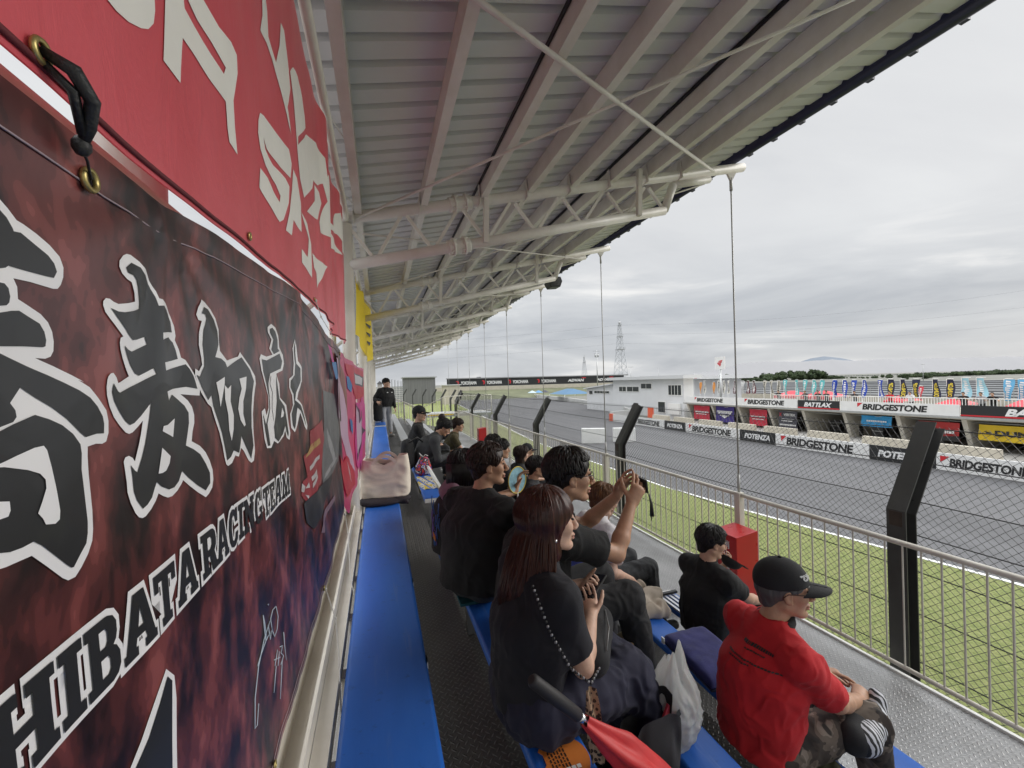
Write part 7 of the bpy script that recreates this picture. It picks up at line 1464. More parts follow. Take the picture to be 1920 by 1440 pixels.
    # man in black at the front
    J = person('person in a plain black tee at the front row, holding a phone low', (2.50, 2.60, 3.29), headat=(2.41, 2.58, 3.94), yaw=4, lean=5, s=1.02, skinm=SK3, head_yaw=-22, head_pitch=-12, rh=(2.81, 2.50, 3.44), rhd=(.9, .15, .15), lh=(2.74, 2.83, 3.58), lhd=(.5, -.3, .5), shirt=CBLK, trousers=CDG, hair=HB, hstyle='short', h=.0052, loose=.014, width=1.0, belly=.006, hkw=(dict(curl=.75, nrm=(-.2, .6, .8), side=-1), dict(curl=.8, nrm=(.5, -.3, .6), side=-1)), hair_n=380)
    phone('phone in the right hand of the man in the plain black tee', (2.905, 2.535, 3.475), (.85, .25, .42), (-.3, -.1, .9))
    # man in red
    J = person('person in a red tee, black cap and camouflage trousers with hands clasped', (1.86, 1.47, 3.54), headat=(1.785, 1.47, 4.2), yaw=-6, lean=8, s=1.02, skinm=SK2, head_yaw=-30, head_pitch=0, old=True, rh=(2.11, 1.37, 3.665), lh=(2.135, 1.585, 3.66), rhd=(.85, .42, -.05), lhd=(.85, -.42, -.12), shirt=CRED, trousers=CCAMO, hair=mat('grey_hair', (.08, .078, .075), .5), hstyle='under_cap', h=.0048, loose=.010, belly=.012, width=.90, sleeve=.80, amp=.008, hkw=(dict(curl=.42, nrm=(.2, .5, -.8), side=-1, spread=.2), dict(curl=.35, nrm=(.2, -.5, -.7), side=-1, spread=.2)), hair_n=0, hunch=.12)
    o, H = J['o'], J['H']; c = cap(H, 1.03, o, h=.0045); glasses(H, 1.03, o, mat('brown_frame', (.06, .03, .02), .3))
    t = MB(); vs, fs = text_poly('HKS', 1.0, .05, .2); xm = max(v[0] for v in vs)
    for sgn in (1,):
        P3 = []
        for x, y in vs:
            l = -(x / xm - .5) * .055 - .040; u = .070 + y * .030; f = -.014 + .1125 * math.sqrt(max(0, 1 - (l / .0925) ** 2 - ((u - .04) / .104) ** 2)) + .003; P3.append(H(f * 1.03, l * 1.03, u * 1.03))
        t.add(P3, fs)
    t.build('cap_lettering', mat('grey_print', (.45, .45, .45), .6), c, fixn=False)
    mb = MB(); N = J['Nk']; mb.tube([N + V(.012 + math.cos(q) * .064, math.sin(q) * .068, .012 + .012 * math.cos(q)) for q in [k * math.pi / 10 for k in range(20)]], .021, 8, closed=True); mb.build('neck_band', CBLK2, o)
    w = V(J['Wr'][1]); mb = MB(); e = V(J['El'][1]); mb.tube([w.lerp(e, .18), w.lerp(e, .62)], [.036, .043], 12); mb.build('arm_cover', CBLK2, o)
    # printed lines on the back: dashes of small unreadable lettering that follow the shirt
    sh = J['shirt']; dg = bpy.context.evaluated_depsgraph_get(); dg.update(); off = BASE[sh.name]; t = MB(); rnd = random.Random(2)
    def onback(y, z):
        hit, loc, n, i = sh.ray_cast(V(-3, y, z) + V(3 * 0, 0, 0) - off + V(1.0, 0, 0), V(1, 0, 0)); return (loc + off + V(-.003, 0, 0)) if hit else None
    zt = J['Nk'].z - .075; yc = 1.47
    for row, (dz, y0, y1, hh) in enumerate([(0, -.085, .055, .013), (-.016, -.05, .03, .005), (-.052, -.13, .10, .0065), (-.066, -.02, .085, .0065)]):
        y = yc + y1
        while y > yc + y0:
            l = rnd.uniform(.004, .011); q = [onback(y, zt + dz), onback(y - l, zt + dz), onback(y - l - .002, zt + dz + hh), onback(y - .002, zt + dz + hh)]
            if all(q): t.add(q, [(0, 1, 2, 3)])
            y -= l + .0025
    t.build('back_print', INK, o, fixn=False)
    # rows of heads past the aisle
    J = person('person in dark jacket with short dark hair, fourth row head left of the glasses wearer', (1.28, 5.15, 3.79), yaw=5, s=.98, lean=8, shirt=CBLK, hair=HB, hstyle='short', h=.009, hair_n=120)
    J = person('person with dark fringe in a black jacket between the heads past the aisle', (1.27, 4.72, 3.79), yaw=8, s=.97, lean=6, skinm=SK2, head_yaw=-8, shirt=CBLK, hair=HB, hstyle='fringe', h=.008, hair_n=160)
    J = person('person with brown bobbed hair sitting beside the black flat cap', (1.86, 5.75, 3.54), yaw=0, s=.95, lean=8, skinm=SK1, head_yaw=-6, shirt=CBLK, hair=HD, hstyle='bob', fem=True, h=.008, hair_n=120)
    J = person('person in a black cap and black tee in the front row past the aisle', (2.52, 7.25, 3.29), yaw=-12, s=1.0, lean=4, skinm=SK3, shirt=CBLK, hair=HB, hstyle='under_cap', h=.008, hair_n=40); cap(J['H'], 1.02, J['o'], None, .008)
    J = person('person with glasses and short black hair, head lowest of the group past the aisle', (1.84, 4.72, 3.54), headat=(1.745, 4.57, 4.2), yaw=-16, s=1.0, lean=10, skinm=SK2, shirt=CDG, hair=HB, hstyle='short', h=.0075, hair_n=160); glasses(J['H'], 1.0, J['o'])
    J = person('person in a black cap and glasses looking over the shoulder to the right', (.58, 7.25, 4.04), yaw=-5, s=1.04, lean=4, skinm=SK3, head_yaw=-24, shirt=CBLK, hair=HB, hstyle='under_cap', h=.008, hair_n=40); cap(J['H'], 1.07, J['o'], None, .008); glasses(J['H'], 1.06, J['o'], mat('brown_frame', (.06, .03, .02), .3), .004)
    J = person('person in a charcoal long sleeved top bent over a printed leaflet', (.56, 6.28, 4.04), yaw=-6, s=1.0, lean=34, skinm=SK2, head_yaw=-5, head_pitch=-32, shirt=CGREY, trousers=CDG, hair=HB, hstyle='fringe', h=.0075, long_sleeve=True, loose=.02, rh=(.98, 6.14, 4.16), lh=(1.02, 6.36, 4.17), rhd=(.8, .2, .1), lhd=(.8, -.2, .1), hair_n=200)
    o = thing('leaflet', 'printed leaflet in the hands of the person in the charcoal top', 'leaflet', (1.08, 6.2, 4.18)); mb = MB(); mb.add([(1.02, 6.06, 4.15), (1.16, 6.03, 4.20), (1.18, 6.40, 4.21), (1.04, 6.42, 4.16), (1.10, 6.05, 4.19), (1.12, 6.41, 4.20)], [(0, 4, 5, 3), (4, 1, 2, 5)]); mb.build('sheet', mat('leaflet_paper', (.55, .45, .36), .6, var=.35, vscale=18), o)
    J = person('person in an olive tee and jeans sitting with an arm on the knee', (1.22, 7.88, 3.79), yaw=-8, s=1.02, lean=16, skinm=SK2, head_yaw=-12, head_pitch=-6, shirt=COLV, trousers=CDEN, hair=HD, hstyle='fringe', h=.008, rh=(1.66, 7.62, 3.86), rhd=(.9, -.1, -.1), hair_n=160)
    J = person('person in black sitting far off by the yellow tape, dark hair tied back', (1.72, 13.2, 3.54), yaw=-20, s=.98, lean=14, shirt=CBLK, hair=HD, hstyle='bob', fem=True, h=.011, hair_n=0)
    J = person('person standing at the far end in a black hoodie and loose grey trousers', (.16, 12.45, 4.66), yaw=-62, s=1.0, lean=3, pose='stand', skinm=SK3, head_yaw=8, head_pitch=-8, shirt=CBLK, trousers=CLG, hair=HB, hstyle='fringe', h=.009, long_sleeve=True, loose=.035, rh=(-.06, 12.1, 4.78), lh=(.42, 12.4, 4.55), group='', shoes=SHOEW, hair_n=120)
    mb = MB(); N = J['C']
    for q in (-.05, .09): mb.add([N + J['F'] * .172 + J['L'] * q + V(0, 0, .09), N + J['F'] * .170 + J['L'] * (q + .045) + V(0, 0, .09), N + J['F'] * .172 + J['L'] * (q + .045) + V(0, 0, .11), N + J['F'] * .172 + J['L'] * q + V(0, 0, .11)], [(0, 1, 2, 3)])
    mb.build('chest_marks', WINK, J['o'])
    # people leaning on the rail of the pit roof
    cols = [(1461, 739, CBLK, 'leftmost, alone by the red tent'), (1511, 744, CBLK, 'under the teal flags'), (1535, 745, CBLK, 'left of a close pair by the white post'), (1551, 745, CGREY, 'right of a close pair by the white post'), (1604, 744, CBLK, 'by the blue flags with a pale cap'), (1670, 744, CRED, 'the one in red'), (1708, 743, CWHT, 'the one in white under the navy flags'), (1808, 743, CBLK, 'tall one in black left of the pale teal flag'), (1841, 748, CLG, 'the one in pale grey'), (1863, 750, CBLK, 'rightmost, with arms folded on the rail')]
    for i, (px, py, c, l) in enumerate(cols):
        p = onX(px, py, 36.62); J = person('person on the pit roof, ' + l, (36.62, p.y, 3.08), yaw=180, lean=10, pose='stand', s=.98, shirt=c, trousers=CDG, h=.026, hair=HB, hstyle='crew', hair_n=0, rh=(36.3, p.y + .2, 3.42), lh=(36.3, p.y - .2, 3.42), amp=0, group='people on the pit roof')
people()
# ================================================================ BELONGINGS
def sack(name, label, cat, c, size, m, yaw=0, seed=1, amp=.02, puff=1.0, top=.7, h=.008, group=None, pname='body'):
    """slack cloth bag: tapered upright volume with creases"""
    c = V(c); o = thing(name, label, cat, tuple(c), group); a = math.radians(yaw); X = V(math.cos(a), math.sin(a), 0); sd = SDF(h); w, d, H = size; r = d / 2
    n = 3
    for k in range(n):
        t0, t1 = k / n, (k + 1) / n; sd.cone(npv(c + V(0, 0, r * .8 + (H - r * 1.6) * t0)), npv(c + V(0, 0, r * .8 + (H - r * 1.6) * t1)), r * (1 + (top - 1) * t0), r * (1 + (top - 1) * t1), .02, npv(X), w / d)
    sd.plane(npv(c + V(0, 0, .002)), (0, 0, -1)); sdf_part(pname, sd, m, o, 1, wrinkle(amp, 9, seed, (1, 1, .6))); return o
def handle(o, a, b, hgt, r, m, tilt=(0, 0, 0)):
    a, b = V(a), V(b); mb = MB(); pts = []
    for k in range(13):
        t = k / 12; pts.append(a.lerp(b, t) + (V(0, 0, 1) + V(tilt)) * hgt * math.sin(math.pi * t) ** .6)
    mb.tube(pts, r, 6); return mb.build('handle', m, o)
def things_left():
    TB = cloth('pale_canvas', (.80, .71, .60), .10)
    # tote bag: open, with folds
    o = thing('tote_bag', 'pale canvas tote bag standing on the back bench against the pink banner', 'bag', (.03, 3.78, 4.26))
    w0, d0, H = .40, .17, .32
    def bagf(a, v, inset=0.0):
        ca, sa = math.cos(a), math.sin(a); n = .45; x = math.copysign(abs(ca) ** n, ca) * (w0 / 2 - inset); y = math.copysign(abs(sa) ** n, sa) * (d0 / 2 - inset) * (1.15 - .45 * v); x *= (1.0 + .10 * math.sin(v * 2.6)) * (1 - .10 * v); p = V(x, y, 0); cr = .016 * mnoise.noise(V(x * 9, y * 7, v * 3.5)) + .009 * mnoise.noise(V(x * 22 + v * 6, y * 9, v * 8))
        z = 4.255 + H * v - (.05 * (1 - abs(x) / (w0 / 2)) ** 2 * v ** 3) * (1 if sa < 0 else .4) + (.03 * v ** 2 if x > .1 else 0)
        return (.035 + p.x * .97 + p.y * .25, 3.78 + p.y * .97 - p.x * .12 - cr * 1.2, z)
    mb = MB(); N, Mv = 64, 26; vs = [bagf(2 * math.pi * i / N, j / Mv) for j in range(Mv + 1) for i in range(N)]; k = len(vs); vs += [bagf(2 * math.pi * i / N, j / Mv, .004) for j in range(Mv + 1) for i in range(N)]
    fs = []
    for j in range(Mv):
        for i in range(N): a, b = j * N + i, j * N + (i + 1) % N; fs += [(a, b, b + N, a + N), (k + b, k + a, k + a + N, k + b + N)]
    fs += [(Mv * N + i, Mv * N + (i + 1) % N, k + Mv * N + (i + 1) % N, k + Mv * N + i) for i in range(N)]; fs.append(list(range(N))[::-1]); mb.add(vs, fs, 0, True); mb.build('body', TB, o, fixn=False)
    for sy, hh in ((-.075, .065), (.06, .075)):
        a = V(-.06 + sy * .2, 3.78 + sy, 4.54); b = V(.13 + sy * .2, 3.76 + sy, 4.545); mb = MB(); pts = [a.lerp(b, t / 14) + V(0, -.01 * math.sin(math.pi * t / 14), hh * math.sin(math.pi * t / 14) ** .7) for t in range(15)]
        for p, q in zip(pts[:-1], pts[1:]): mb.bar(p, q + (q - p) * .12, .026, .004, 0, (0, 1, .2))
        mb.build('handle', TB, o)
    mb = MB(); mb.ell((.0, 3.80, 4.47), (.12, .05, .06), 12); mb.build('contents', cloth('brown_contents', (.10, .05, .04)), o)
    o = thing('folded_jacket', 'dark crumpled jacket lying under the pale tote bag', 'jacket', (.03, 3.72, 4.2)); sd = SDF(.008); sd.ell((.0, 3.70, 4.225), (.17, .10, .03)); sd.ell((.14, 3.74, 4.23), (.10, .09, .035)); sd.cone((.16, 3.70, 4.22), (.21, 3.66, 4.20), .03, .012); sd.ell((-.08, 3.76, 4.225), (.10, .12, .03)); sdf_part('cloth', sd, cloth('plum_black_cloth', (.022, .016, .022)), o, 1, wrinkle(.02, 14, 5))
    o = thing('rolled_umbrella', 'small blue folded umbrella beside the tote bag', 'umbrella', (.2, 3.9, 4.2)); mb = MB(); mb.tube([(.19, 3.80, 4.235), (.12, 4.02, 4.235)], [.014, .024], 8); mb.build('cloth', mat('royal_blue_cloth', (.02, .04, .30), .6), o); mb = MB(); mb.tube([(.19, 3.80, 4.235), (.205, 3.755, 4.235)], .009, 8); mb.build('grip', BLACK, o)
    # newspaper cloth and white umbrella on the bench past the aisle
    o = thing('printed_towel', 'yellow and white printed towel draped over the bench end past the aisle', 'towel', (.54, 5.5, 3.95))
    def tw(u, v):
        x = -.115 + .30 * u; y = 5.05 + .72 * v; z = 3.957 + .006 * math.sin(x * 60 + y * 13)
        ed = -.098 - x
        if ed > 0: z -= ed * 4; x = -.102
        if x > .105: z -= (x - .105) * 1.5; x = .105 + (x - .105) * .3
        return (.5425 + x, y, z)
    m, n = newmat('towel_print', .8); v = n.noise(n.obj((9, 3, 1)), 2, 2, .5); n.L(n.ramp(v, [(.40, (.60, .44, .05)), (.45, (.60, .58, .50)), (.52, (.62, .60, .55)), (.56, (.05, .07, .2)), (.6, (.6, .58, .52))], 'CONSTANT'), n.p.inputs['Base Color']); mb = MB(); mb.grid(tw, 24, 24, th=.003, thdir=(0, 0, -1)); mb.build('cloth', m, o)
    o = thing('white_umbrella', 'white umbrella with hooked handle leaning on the towel draped bench', 'umbrella', (.68, 5.2, 3.8)); a, b = V(.60, 5.95, 4.10), V(.79, 4.72, 3.72); mb = MB(); mb.tube([a, a.lerp(b, .12), a.lerp(b, .5), a.lerp(b, .93), b], [.008, .022, .026, .014, .004], 10); mb.build('canopy', WHITEP, o); mb = MB(); mb.tube([a + V(-.05, .02, .0), a + V(-.055, .05, .045), a + V(-.02, .06, .06), a + V(0, .02, .03), a], .010, 8); mb.build('handle', WHITEP, o)
    # backpack and drawstring bag by the person in charcoal
    o = sack('backpack', 'black backpack on the back of the person in the charcoal top', 'backpack', (.36, 6.12, 4.02), (.30, .20, .42), cloth('black_nylon', (.012, .012, .013), .1), 80, 3, .012, top=.8); mb = MB(); mb.tube([(.38, 6.02, 4.40), (.50, 6.08, 4.46), (.58, 6.14, 4.38)], .012, 6); mb.build('strap', BLACK, o)
    m, n = newmat('bright_pattern', .7); n.L(n.ramp(n.noise(n.obj(), 16, 2, .5), [(.3, (.04, .06, .35)), (.42, (.5, .05, .04)), (.5, (.02, .02, .05)), (.58, (.55, .5, .5)), (.66, (.05, .09, .4))], 'CONSTANT'), n.p.inputs['Base Color']); o = sack('drawstring_bag', 'brightly patterned drawstring bag on the bench beside the person in charcoal', 'bag', (.56, 5.90, 3.955), (.24, .17, .28), m, 20, 8, .018, top=.55); mb = MB(); mb.tube([(.55, 5.88, 4.2), (.58, 5.80, 4.25), (.62, 5.86, 4.22)], .005, 6); mb.tube([(.56, 5.9, 4.2), (.50, 5.84, 4.27), (.53, 5.86, 4.21)], .005, 6); mb.build('cord', WHITEP, o)
    o = sack('black_bag', 'black bag hung over the arm of the standing person', 'bag', (-.05, 12.25, 4.24), (.26, .16, .62), CBLK, 20, 4, .02, top=.9)
    # pouch, pads and fan by the smiling man
    o = thing('phone_pouch', 'grey green phone pouch with a white tag hanging at the smiling man\'s hip', 'pouch', (.575, 2.33, 4.13)); R = Matrix.Rotation(math.radians(-14), 3, 'Z') @ Matrix.Rotation(math.radians(-4), 3, 'Y'); c = V(.575, 2.34, 4.135); mb = MB(); mb.box(c, (.095, .03, .185), 0, R); mb.build('case', cloth('grey_green_cloth', (.055, .062, .045)), o, bevel=.012); mb = MB(); mb.box(c + R @ V(.018, -.0165, -.052), (.038, .002, .032), 0, R); mb.build('tag', WHITEP, o); mb = MB(); mb.ell(c + R @ V(-.005, -.016, .068), (.011, .004, .011), 10); mb.build('button', BLACK, o)
    mb = MB(); mb.tube([c + R @ V(.03, 0, .09), c + V(.06, .05, .16), c + V(.10, .14, .20)], .006, 6); mb.build('strap', mat('patterned_strap', (.2, .2, .2), .7, var=.9, vscale=60), o)
    o = thing('seat_mat', 'dark teal folding seat mat under the smiling man', 'mat', (.53, 2.5, 3.95)); mb = MB(); mb.span((.40, 2.30, 3.955), (.66, 2.78, 3.972)); mb.build('foam', mat('teal_foam', (.012, .09, .11), .8, var=.2), o, bevel=.005)
    for y0, z0, c, l in ((2.90, 3.962, (.02, .10, .30), 'blue folded seat pad under the person with long black hair'), (2.84, 3.995, (.50, .03, .05), 'red seat pad sticking out beside the smiling man')):
        o = thing('seat_pad', l, 'seat pad', (.42, y0 + .1, z0)); mb = MB(); mb.span((.375, y0, z0), (.52, y0 + (.5 if c[0] < .1 else .2), z0 + .035)); mb.build('foam', mat('pad_' + l[:4].strip(), c, .8, var=.15), o, bevel=.012)
    o = thing('hand_fan', 'pale blue round hand fan with yellow rim by the smiling man', 'fan', (.9, 2.8, 4.4)); c = V(.93, 2.84, 4.50); Rm = Matrix.Rotation(math.radians(25), 3, 'Z'); mb = MB(); circ = [c + Rm @ V(.085 * math.cos(q), 0, .095 * math.sin(q)) for q in [k * math.pi / 14 for k in range(28)]]; back = [p + Rm @ V(0, .003, 0) for p in circ]; mb.add(circ + back, [list(range(28)), list(range(28, 56))[::-1]] + [(i, (i + 1) % 28, 28 + (i + 1) % 28, 28 + i) for i in range(28)]); mb.build('sheet', mat('pale_blue_print', (.28, .52, .62), .6, var=.4, vscale=22), o); mb = MB(); mb.tube(circ, .004, 6, closed=True); mb.build('rim', mat('yellow_rim', (.62, .50, .08), .5), o); mb = MB(); mb.tube([c + V(0, 0, -.09), c + V(0, .005, -.19)], .006, 8); mb.build('grip', WHITEP, o)
    # things around the long haired woman
    o = thing('shoulder_bag', 'black shoulder bag on the lap of the long haired woman', 'bag', (.78, 1.52, 4.1)); sd = SDF(.006); sd.cone((.74, 1.40, 4.155), (.88, 1.62, 4.15), .062, .066, .03, (0, 0, 1), 1.05); sdf_part('body', sd, CBLK2, o, 2, wrinkle(.012, 12, 3)); mb = MB(); mb.tube([(.775, 1.36, 4.20), (.84, 1.45, 4.222), (.90, 1.58, 4.215)], .0028, 6); mb.build('zip', mat('zip_metal', (.2, .2, .2), .4, .6), o)
    mb = MB(); ch = [V(.47, 1.30, 4.52), V(.50, 1.235, 4.40), V(.56, 1.215, 4.28), V(.64, 1.23, 4.20), V(.73, 1.33, 4.17)]
    for a, b in zip(ch[:-1], ch[1:]):
        n_ = int((b - a).length / .013)
        for i in range(n_): mb.ell(a.lerp(b, i / n_), (.0055, .0045, .0055), 6, i % 2)
    mb.build('beaded_strap', [BLACK, mat('bead_grey', (.25, .25, .26), .3, .4)], o)
    m, n = newmat('leopard_cloth', .7); vo = nd(n.t, 'ShaderNodeTexVoronoi'); vo.inputs['Scale'].default_value = 75; n.L(n.obj(), vo.inputs['Vector']); n.L(n.ramp(vo.outputs['Distance'], [(.0, (.06, .03, .015)), (.28, (.015, .010, .008)), (.42, (.015, .01, .008)), (.5, (.34, .24, .15)), (.8, (.40, .30, .20))], 'CONSTANT'), n.p.inputs['Base Color'])
    o = thing('leopard_scarf', 'leopard print strip hanging from the black shoulder bag', 'scarf', (.63, 1.22, 4.0)); mb = MB(); mb.grid(lambda u, v: (.625 + .055 * (u - .5) * (.3 + .7 * math.sin(math.pi * min(1, v * .55 + .3))) + .03 * v * .0 + .02 * (1 - v), 1.205 + .008 * math.sin(u * 7 + v * 4) - .01 * (1 - v), 4.205 - .24 * (1 - v)), 10, 16, th=.004, thdir=(0, 1, 0)); mb.build('cloth', m, o)
    # orange fan
    o = thing('orange_fan', 'orange round paper fan with black print lying on the bench by the woman', 'fan', (.545, 1.27, 3.955)); c = V(.545, 1.255, 3.9545); mb = MB(); N = 40; pts = []
    for k in range(N):
        q = 2 * math.pi * k / N; r = .088; x, y = r * math.cos(q), r * math.sin(q)
        if (x + .10) ** 2 + (y - .02) ** 2 < .045 ** 2: d_ = V(x + .10, y - .02, 0).normalized() * .045; x, y = -.10 + d_.x, .02 + d_.y
        pts.append((x, y))
    mb.prism(pts, (tuple(c), (1, 0, 0), (0, 1, 0), (0, 0, 1)), .003); mb.build('card', mat('orange_card', (.62, .19, .035), .5, var=.08), o)
    t = MB(); rnd = random.Random(3); cz = c + V(0, 0, .0042)
    for r_ in range(6):
        x = -.052; 
        while x < .02: l = rnd.uniform(.006, .016); t.add([cz + V(-.045 + r_ * .011, -x - .0, 0), cz + V(-.045 + r_ * .011, -x - l, 0), cz + V(-.040 + r_ * .011, -x - l, 0), cz + V(-.040 + r_ * .011, -x, 0)], [(0, 1, 2, 3)]); x += l + .004
    for i in range(3): t.add([cz + V(-.005 + .018 * i, -.045, 0), cz + V(.009 + .018 * i, -.045, 0), cz + V(.009 + .018 * i, -.031, 0), cz + V(-.005 + .018 * i, -.031, 0)], [(0, 1, 2, 3)], 1)
    t.build('print', [INK, WHITEP], o, fixn=False)
    # red umbrella with black grip
    o = thing('red_umbrella', 'red folded umbrella with long black grip propped between the near benches', 'umbrella', (.6, 1.12, 3.9)); a, b, c, d = V(.385, 1.10, 4.365), V(.545, 1.13, 4.195), V(.565, 1.132, 4.175), V(.98, 1.16, 3.74); mb = MB(); mb.tube([a, a.lerp(b, .04), a.lerp(b, .5), b.lerp(a, .03), b], [.012, .0185, .020, .0185, .014], 14); mb.build('grip', mat('soft_black_grip', (.018, .016, .017), .6), o); mb = MB(); mb.tube([b, c], .013, 12); mb.build('collar', mat('silver', (.7, .7, .7), .2, 1.0), o)
    dn = (d - c).normalized(); xx = dn.cross(V(0, 0, 1)).normalized(); yy = dn.cross(xx); vs = []; fs = []; N, M_ = 26, 28
    for j in range(M_ + 1):
        t = j / M_; p = c.lerp(d, t); R_ = .015 + .029 * min(1, t * 3.2) - .010 * max(0, t - .55)
        for i in range(N): q = 2 * math.pi * i / N; f = 1 + .28 * math.sin(q * 4 + t * 5) + .12 * mnoise.noise(V(q * 2, t * 6, 0)); vs.append(p + (xx * math.cos(q) + yy * math.sin(q)) * R_ * f)
    fs = [(j * N + i, j * N + (i + 1) % N, (j + 1) * N + (i + 1) % N, (j + 1) * N + i) for j in range(M_) for i in range(N)]; mb = MB(); mb.add(vs, fs, 0, True); mb.build('canopy', mat('red_umbrella_cloth', (.56, .03, .03), .5, var=.12, vscale=9), o)
    # black tote, white plastic bag, khaki bag
    o = thing('black_tote', 'black tote bag with large grey letters standing between the near benches', 'bag', (.90, 1.33, 3.53))
    def bt(u, v): 
        q = 2 * math.pi * u; n_ = .5; x = math.copysign(abs(math.cos(q)) ** n_, math.cos(q)); y = math.copysign(abs(math.sin(q)) ** n_, math.sin(q)); cr = .02 * mnoise.noise(V(x * 2, y * 2 + 5, v * 4)); z = 3.535 + .40 * v + .05 * v * math.sin(q * 1.5 + 1); return (.905 + .13 * x * (1 - .12 * v) + .03 * v, 1.33 + (.085 * y + .02 * x) * (1 - .2 * v) + cr, z)
    mb = MB(); mb.grid(bt, 48, 18); mb.build('body', CBLK2, o); handle(o, (.80, 1.30, 3.88), (.99, 1.31, 3.88), .07, .008, CBLK2, (0, -.4, -.6)); t = MB(); lay(t, text_poly('DU', 1.0, .03), (.90, 1.2215, 3.66), (1, .12, 0), (0, -.08, 1), 0, (.17, .12)); t.build('lettering', mat('grey_print', (.45, .45, .45), .6), o, fixn=False)
    m, n = newmat('white_polythene', .25); n.p.inputs['Base Color'].default_value = (.72, .72, .70, 1); n.p.inputs['Transmission Weight'].default_value = .25; n.p.inputs['Subsurface Weight'].default_value = .15; n.bump(n.noise(n.obj(), 18, 6, .6, .6), .5, .012)
    translucent(m, .4); o = thing('plastic_bag', 'white plastic shopping bag on the second row bench beside the black tote', 'bag', (1.17, 1.50, 3.705))
    def pbag(u, v):
        q = 2 * math.pi * u; ca, sa = math.cos(q), math.sin(q); r = (.75 + 1.1 * v - 1.55 * v * v) ; cr = 1 - abs(mnoise.noise(V(ca * 2.2, sa * 2.2, v * 3.2 + 4))) * 2; c2 = 1 - abs(mnoise.noise(V(ca * 5, sa * 5, v * 7 + 9))) * 2
        k = r * (1 + .16 * cr + .06 * c2); top = .32 * v + (.05 * math.sin(q * 2 + .6) + .03 * math.sin(q * 5)) * v ** 3
        return (1.115 + .115 * ca * k + .02 * v, 1.47 + .110 * sa * k - .03 * v, 3.706 + top)
    mb = MB(); mb.grid(pbag, 110, 60); mb.build('body', m, o, fixn=False); mb = MB(); mb.prism([(-.03, 0), (0, .012), (.035, 0), (.03, -.022), (0, -.010), (-.028, -.02)], ((1.09, 1.352, 3.90), (.9, .2, 0), (0, .25, 1), (0, -1, .2)), .002); mb.build('print_mark', BLACK, o); mb = MB(); mb.prism([(-.04, 0), (.0, .06), (.05, .02), (.02, -.05)], ((1.04, 1.36, 3.87), (1, .2, 0), (0, 0, 1), (0, 1, 0)), .01); mb.build('red_packet', mat('red_packet', (.5, .05, .07), .4), o)
    o = sack('khaki_bag', 'khaki cloth bag with a leather edge behind the white plastic bag', 'bag', (1.16, 1.83, 3.705), (.22, .16, .20), cloth('khaki_cloth', (.30, .25, .14)), 60, 5, .02, top=.8); handle(o, (1.06, 1.78, 3.87), (1.22, 1.80, 3.86), .05, .007, mat('tan_leather', (.30, .20, .10), .5), (0, -.5, -.2))
    # blue bag, white box on green stool, cloth, rack, cushion
    BL = cloth('bright_blue_cloth', (.03, .06, .42)); o = thing('blue_bag', 'bright blue cloth bag with black mesh windows and pale straps behind the woman', 'bag', (1.25, 2.47, 3.7)); sd = SDF(.007); sd.cone((1.20, 2.34, 3.86), (1.31, 2.62, 3.86), .09, .09, .03); sd.cone((1.19, 2.3, 3.96), (1.33, 2.62, 3.95), .05, .05, .04); sd.plane((0, 0, 3.705), (0, 0, -1)); sdf_part('body', sd, BL, o, 2, wrinkle(.02, 11, 6)); mb = MB()
    for k in range(3): mb.ell((1.235 + .045 * k, 2.285 + .02 * k, 3.845), (.020, .012, .035), 10)
    mb.build('mesh_windows', BLACK, o); mb = MB()
    for k in range(2): mb.tube([(1.255 + .05 * k, 2.275 + .02 * k, 3.95), (1.255 + .05 * k, 2.255 + .02 * k, 3.86), (1.26 + .05 * k, 2.27 + .02 * k, 3.76)], .006, 6)
    mb.build('straps', mat('pale_blue_strap', (.25, .32, .55), .6), o)
    o = thing('white_case', 'white plastic case with a carry handle on the green folding stool', 'case', (1.47, 2.43, 3.68)); mb = MB(); mb.span((1.37, 2.34, 3.705), (1.58, 2.52, 3.76)); mb.build('shell', mat('white_plastic', (.70, .70, .70), .35), o, bevel=.012); mb = MB(); mb.span((1.38, 2.35, 3.765), (1.55, 2.47, 3.80)); mb.build('lid', MATS['white_plastic'], o, bevel=.012); mb = MB(); mb.tube([(1.40, 2.45, 3.80), (1.41, 2.46, 3.87), (1.44, 2.46, 3.89)], [.02, .018, .014], 10); mb.build('knob', MATS['white_plastic'], o); mb = MB(); mb.tube([(1.36, 2.36, 3.74), (1.345, 2.335, 3.68), (1.36, 2.33, 3.56)], .008, 6); mb.build('strap', STEELG, o)
    o = thing('green_stool', 'green folding stool on the step in front of the second bench', 'stool', (1.47, 2.43, 3.28)); mb = MB(); mb.span((1.36, 2.33, 3.675), (1.58, 2.53, 3.70)); mb.build('seat', mat('dark_green', (.03, .09, .035), .6), o)
    for x in (1.375, 1.565):
        for y in (2.345, 2.515): mb = MB(); mb.tube([(x, y, 3.282), (x, y, 3.675)], .012, 8); mb.build('leg', MATS['dark_green'], o)
    o = thing('beige_cloth', 'crumpled beige jacket on the third row bench under the reaching hand', 'jacket', (1.84, 2.78, 3.45)); sd = SDF(.008); sd.cone((1.70, 2.64, 3.51), (2.0, 2.76, 3.52), .055, .06, .03); sd.cone((1.72, 2.82, 3.50), (1.98, 2.92, 3.51), .06, .05, .03); sd.ell((1.90, 2.66, 3.49), (.13, .10, .04)); sd.cone((1.76, 2.60, 3.47), (1.98, 2.60, 3.48), .035, .04, .02); sd.plane((0, 0, 3.455), (0, 0, -1)); sdf_part('cloth', sd, cloth('beige_linen', (.48, .41, .33), .12), o, 2, wrinkle(.028, 12, 9))
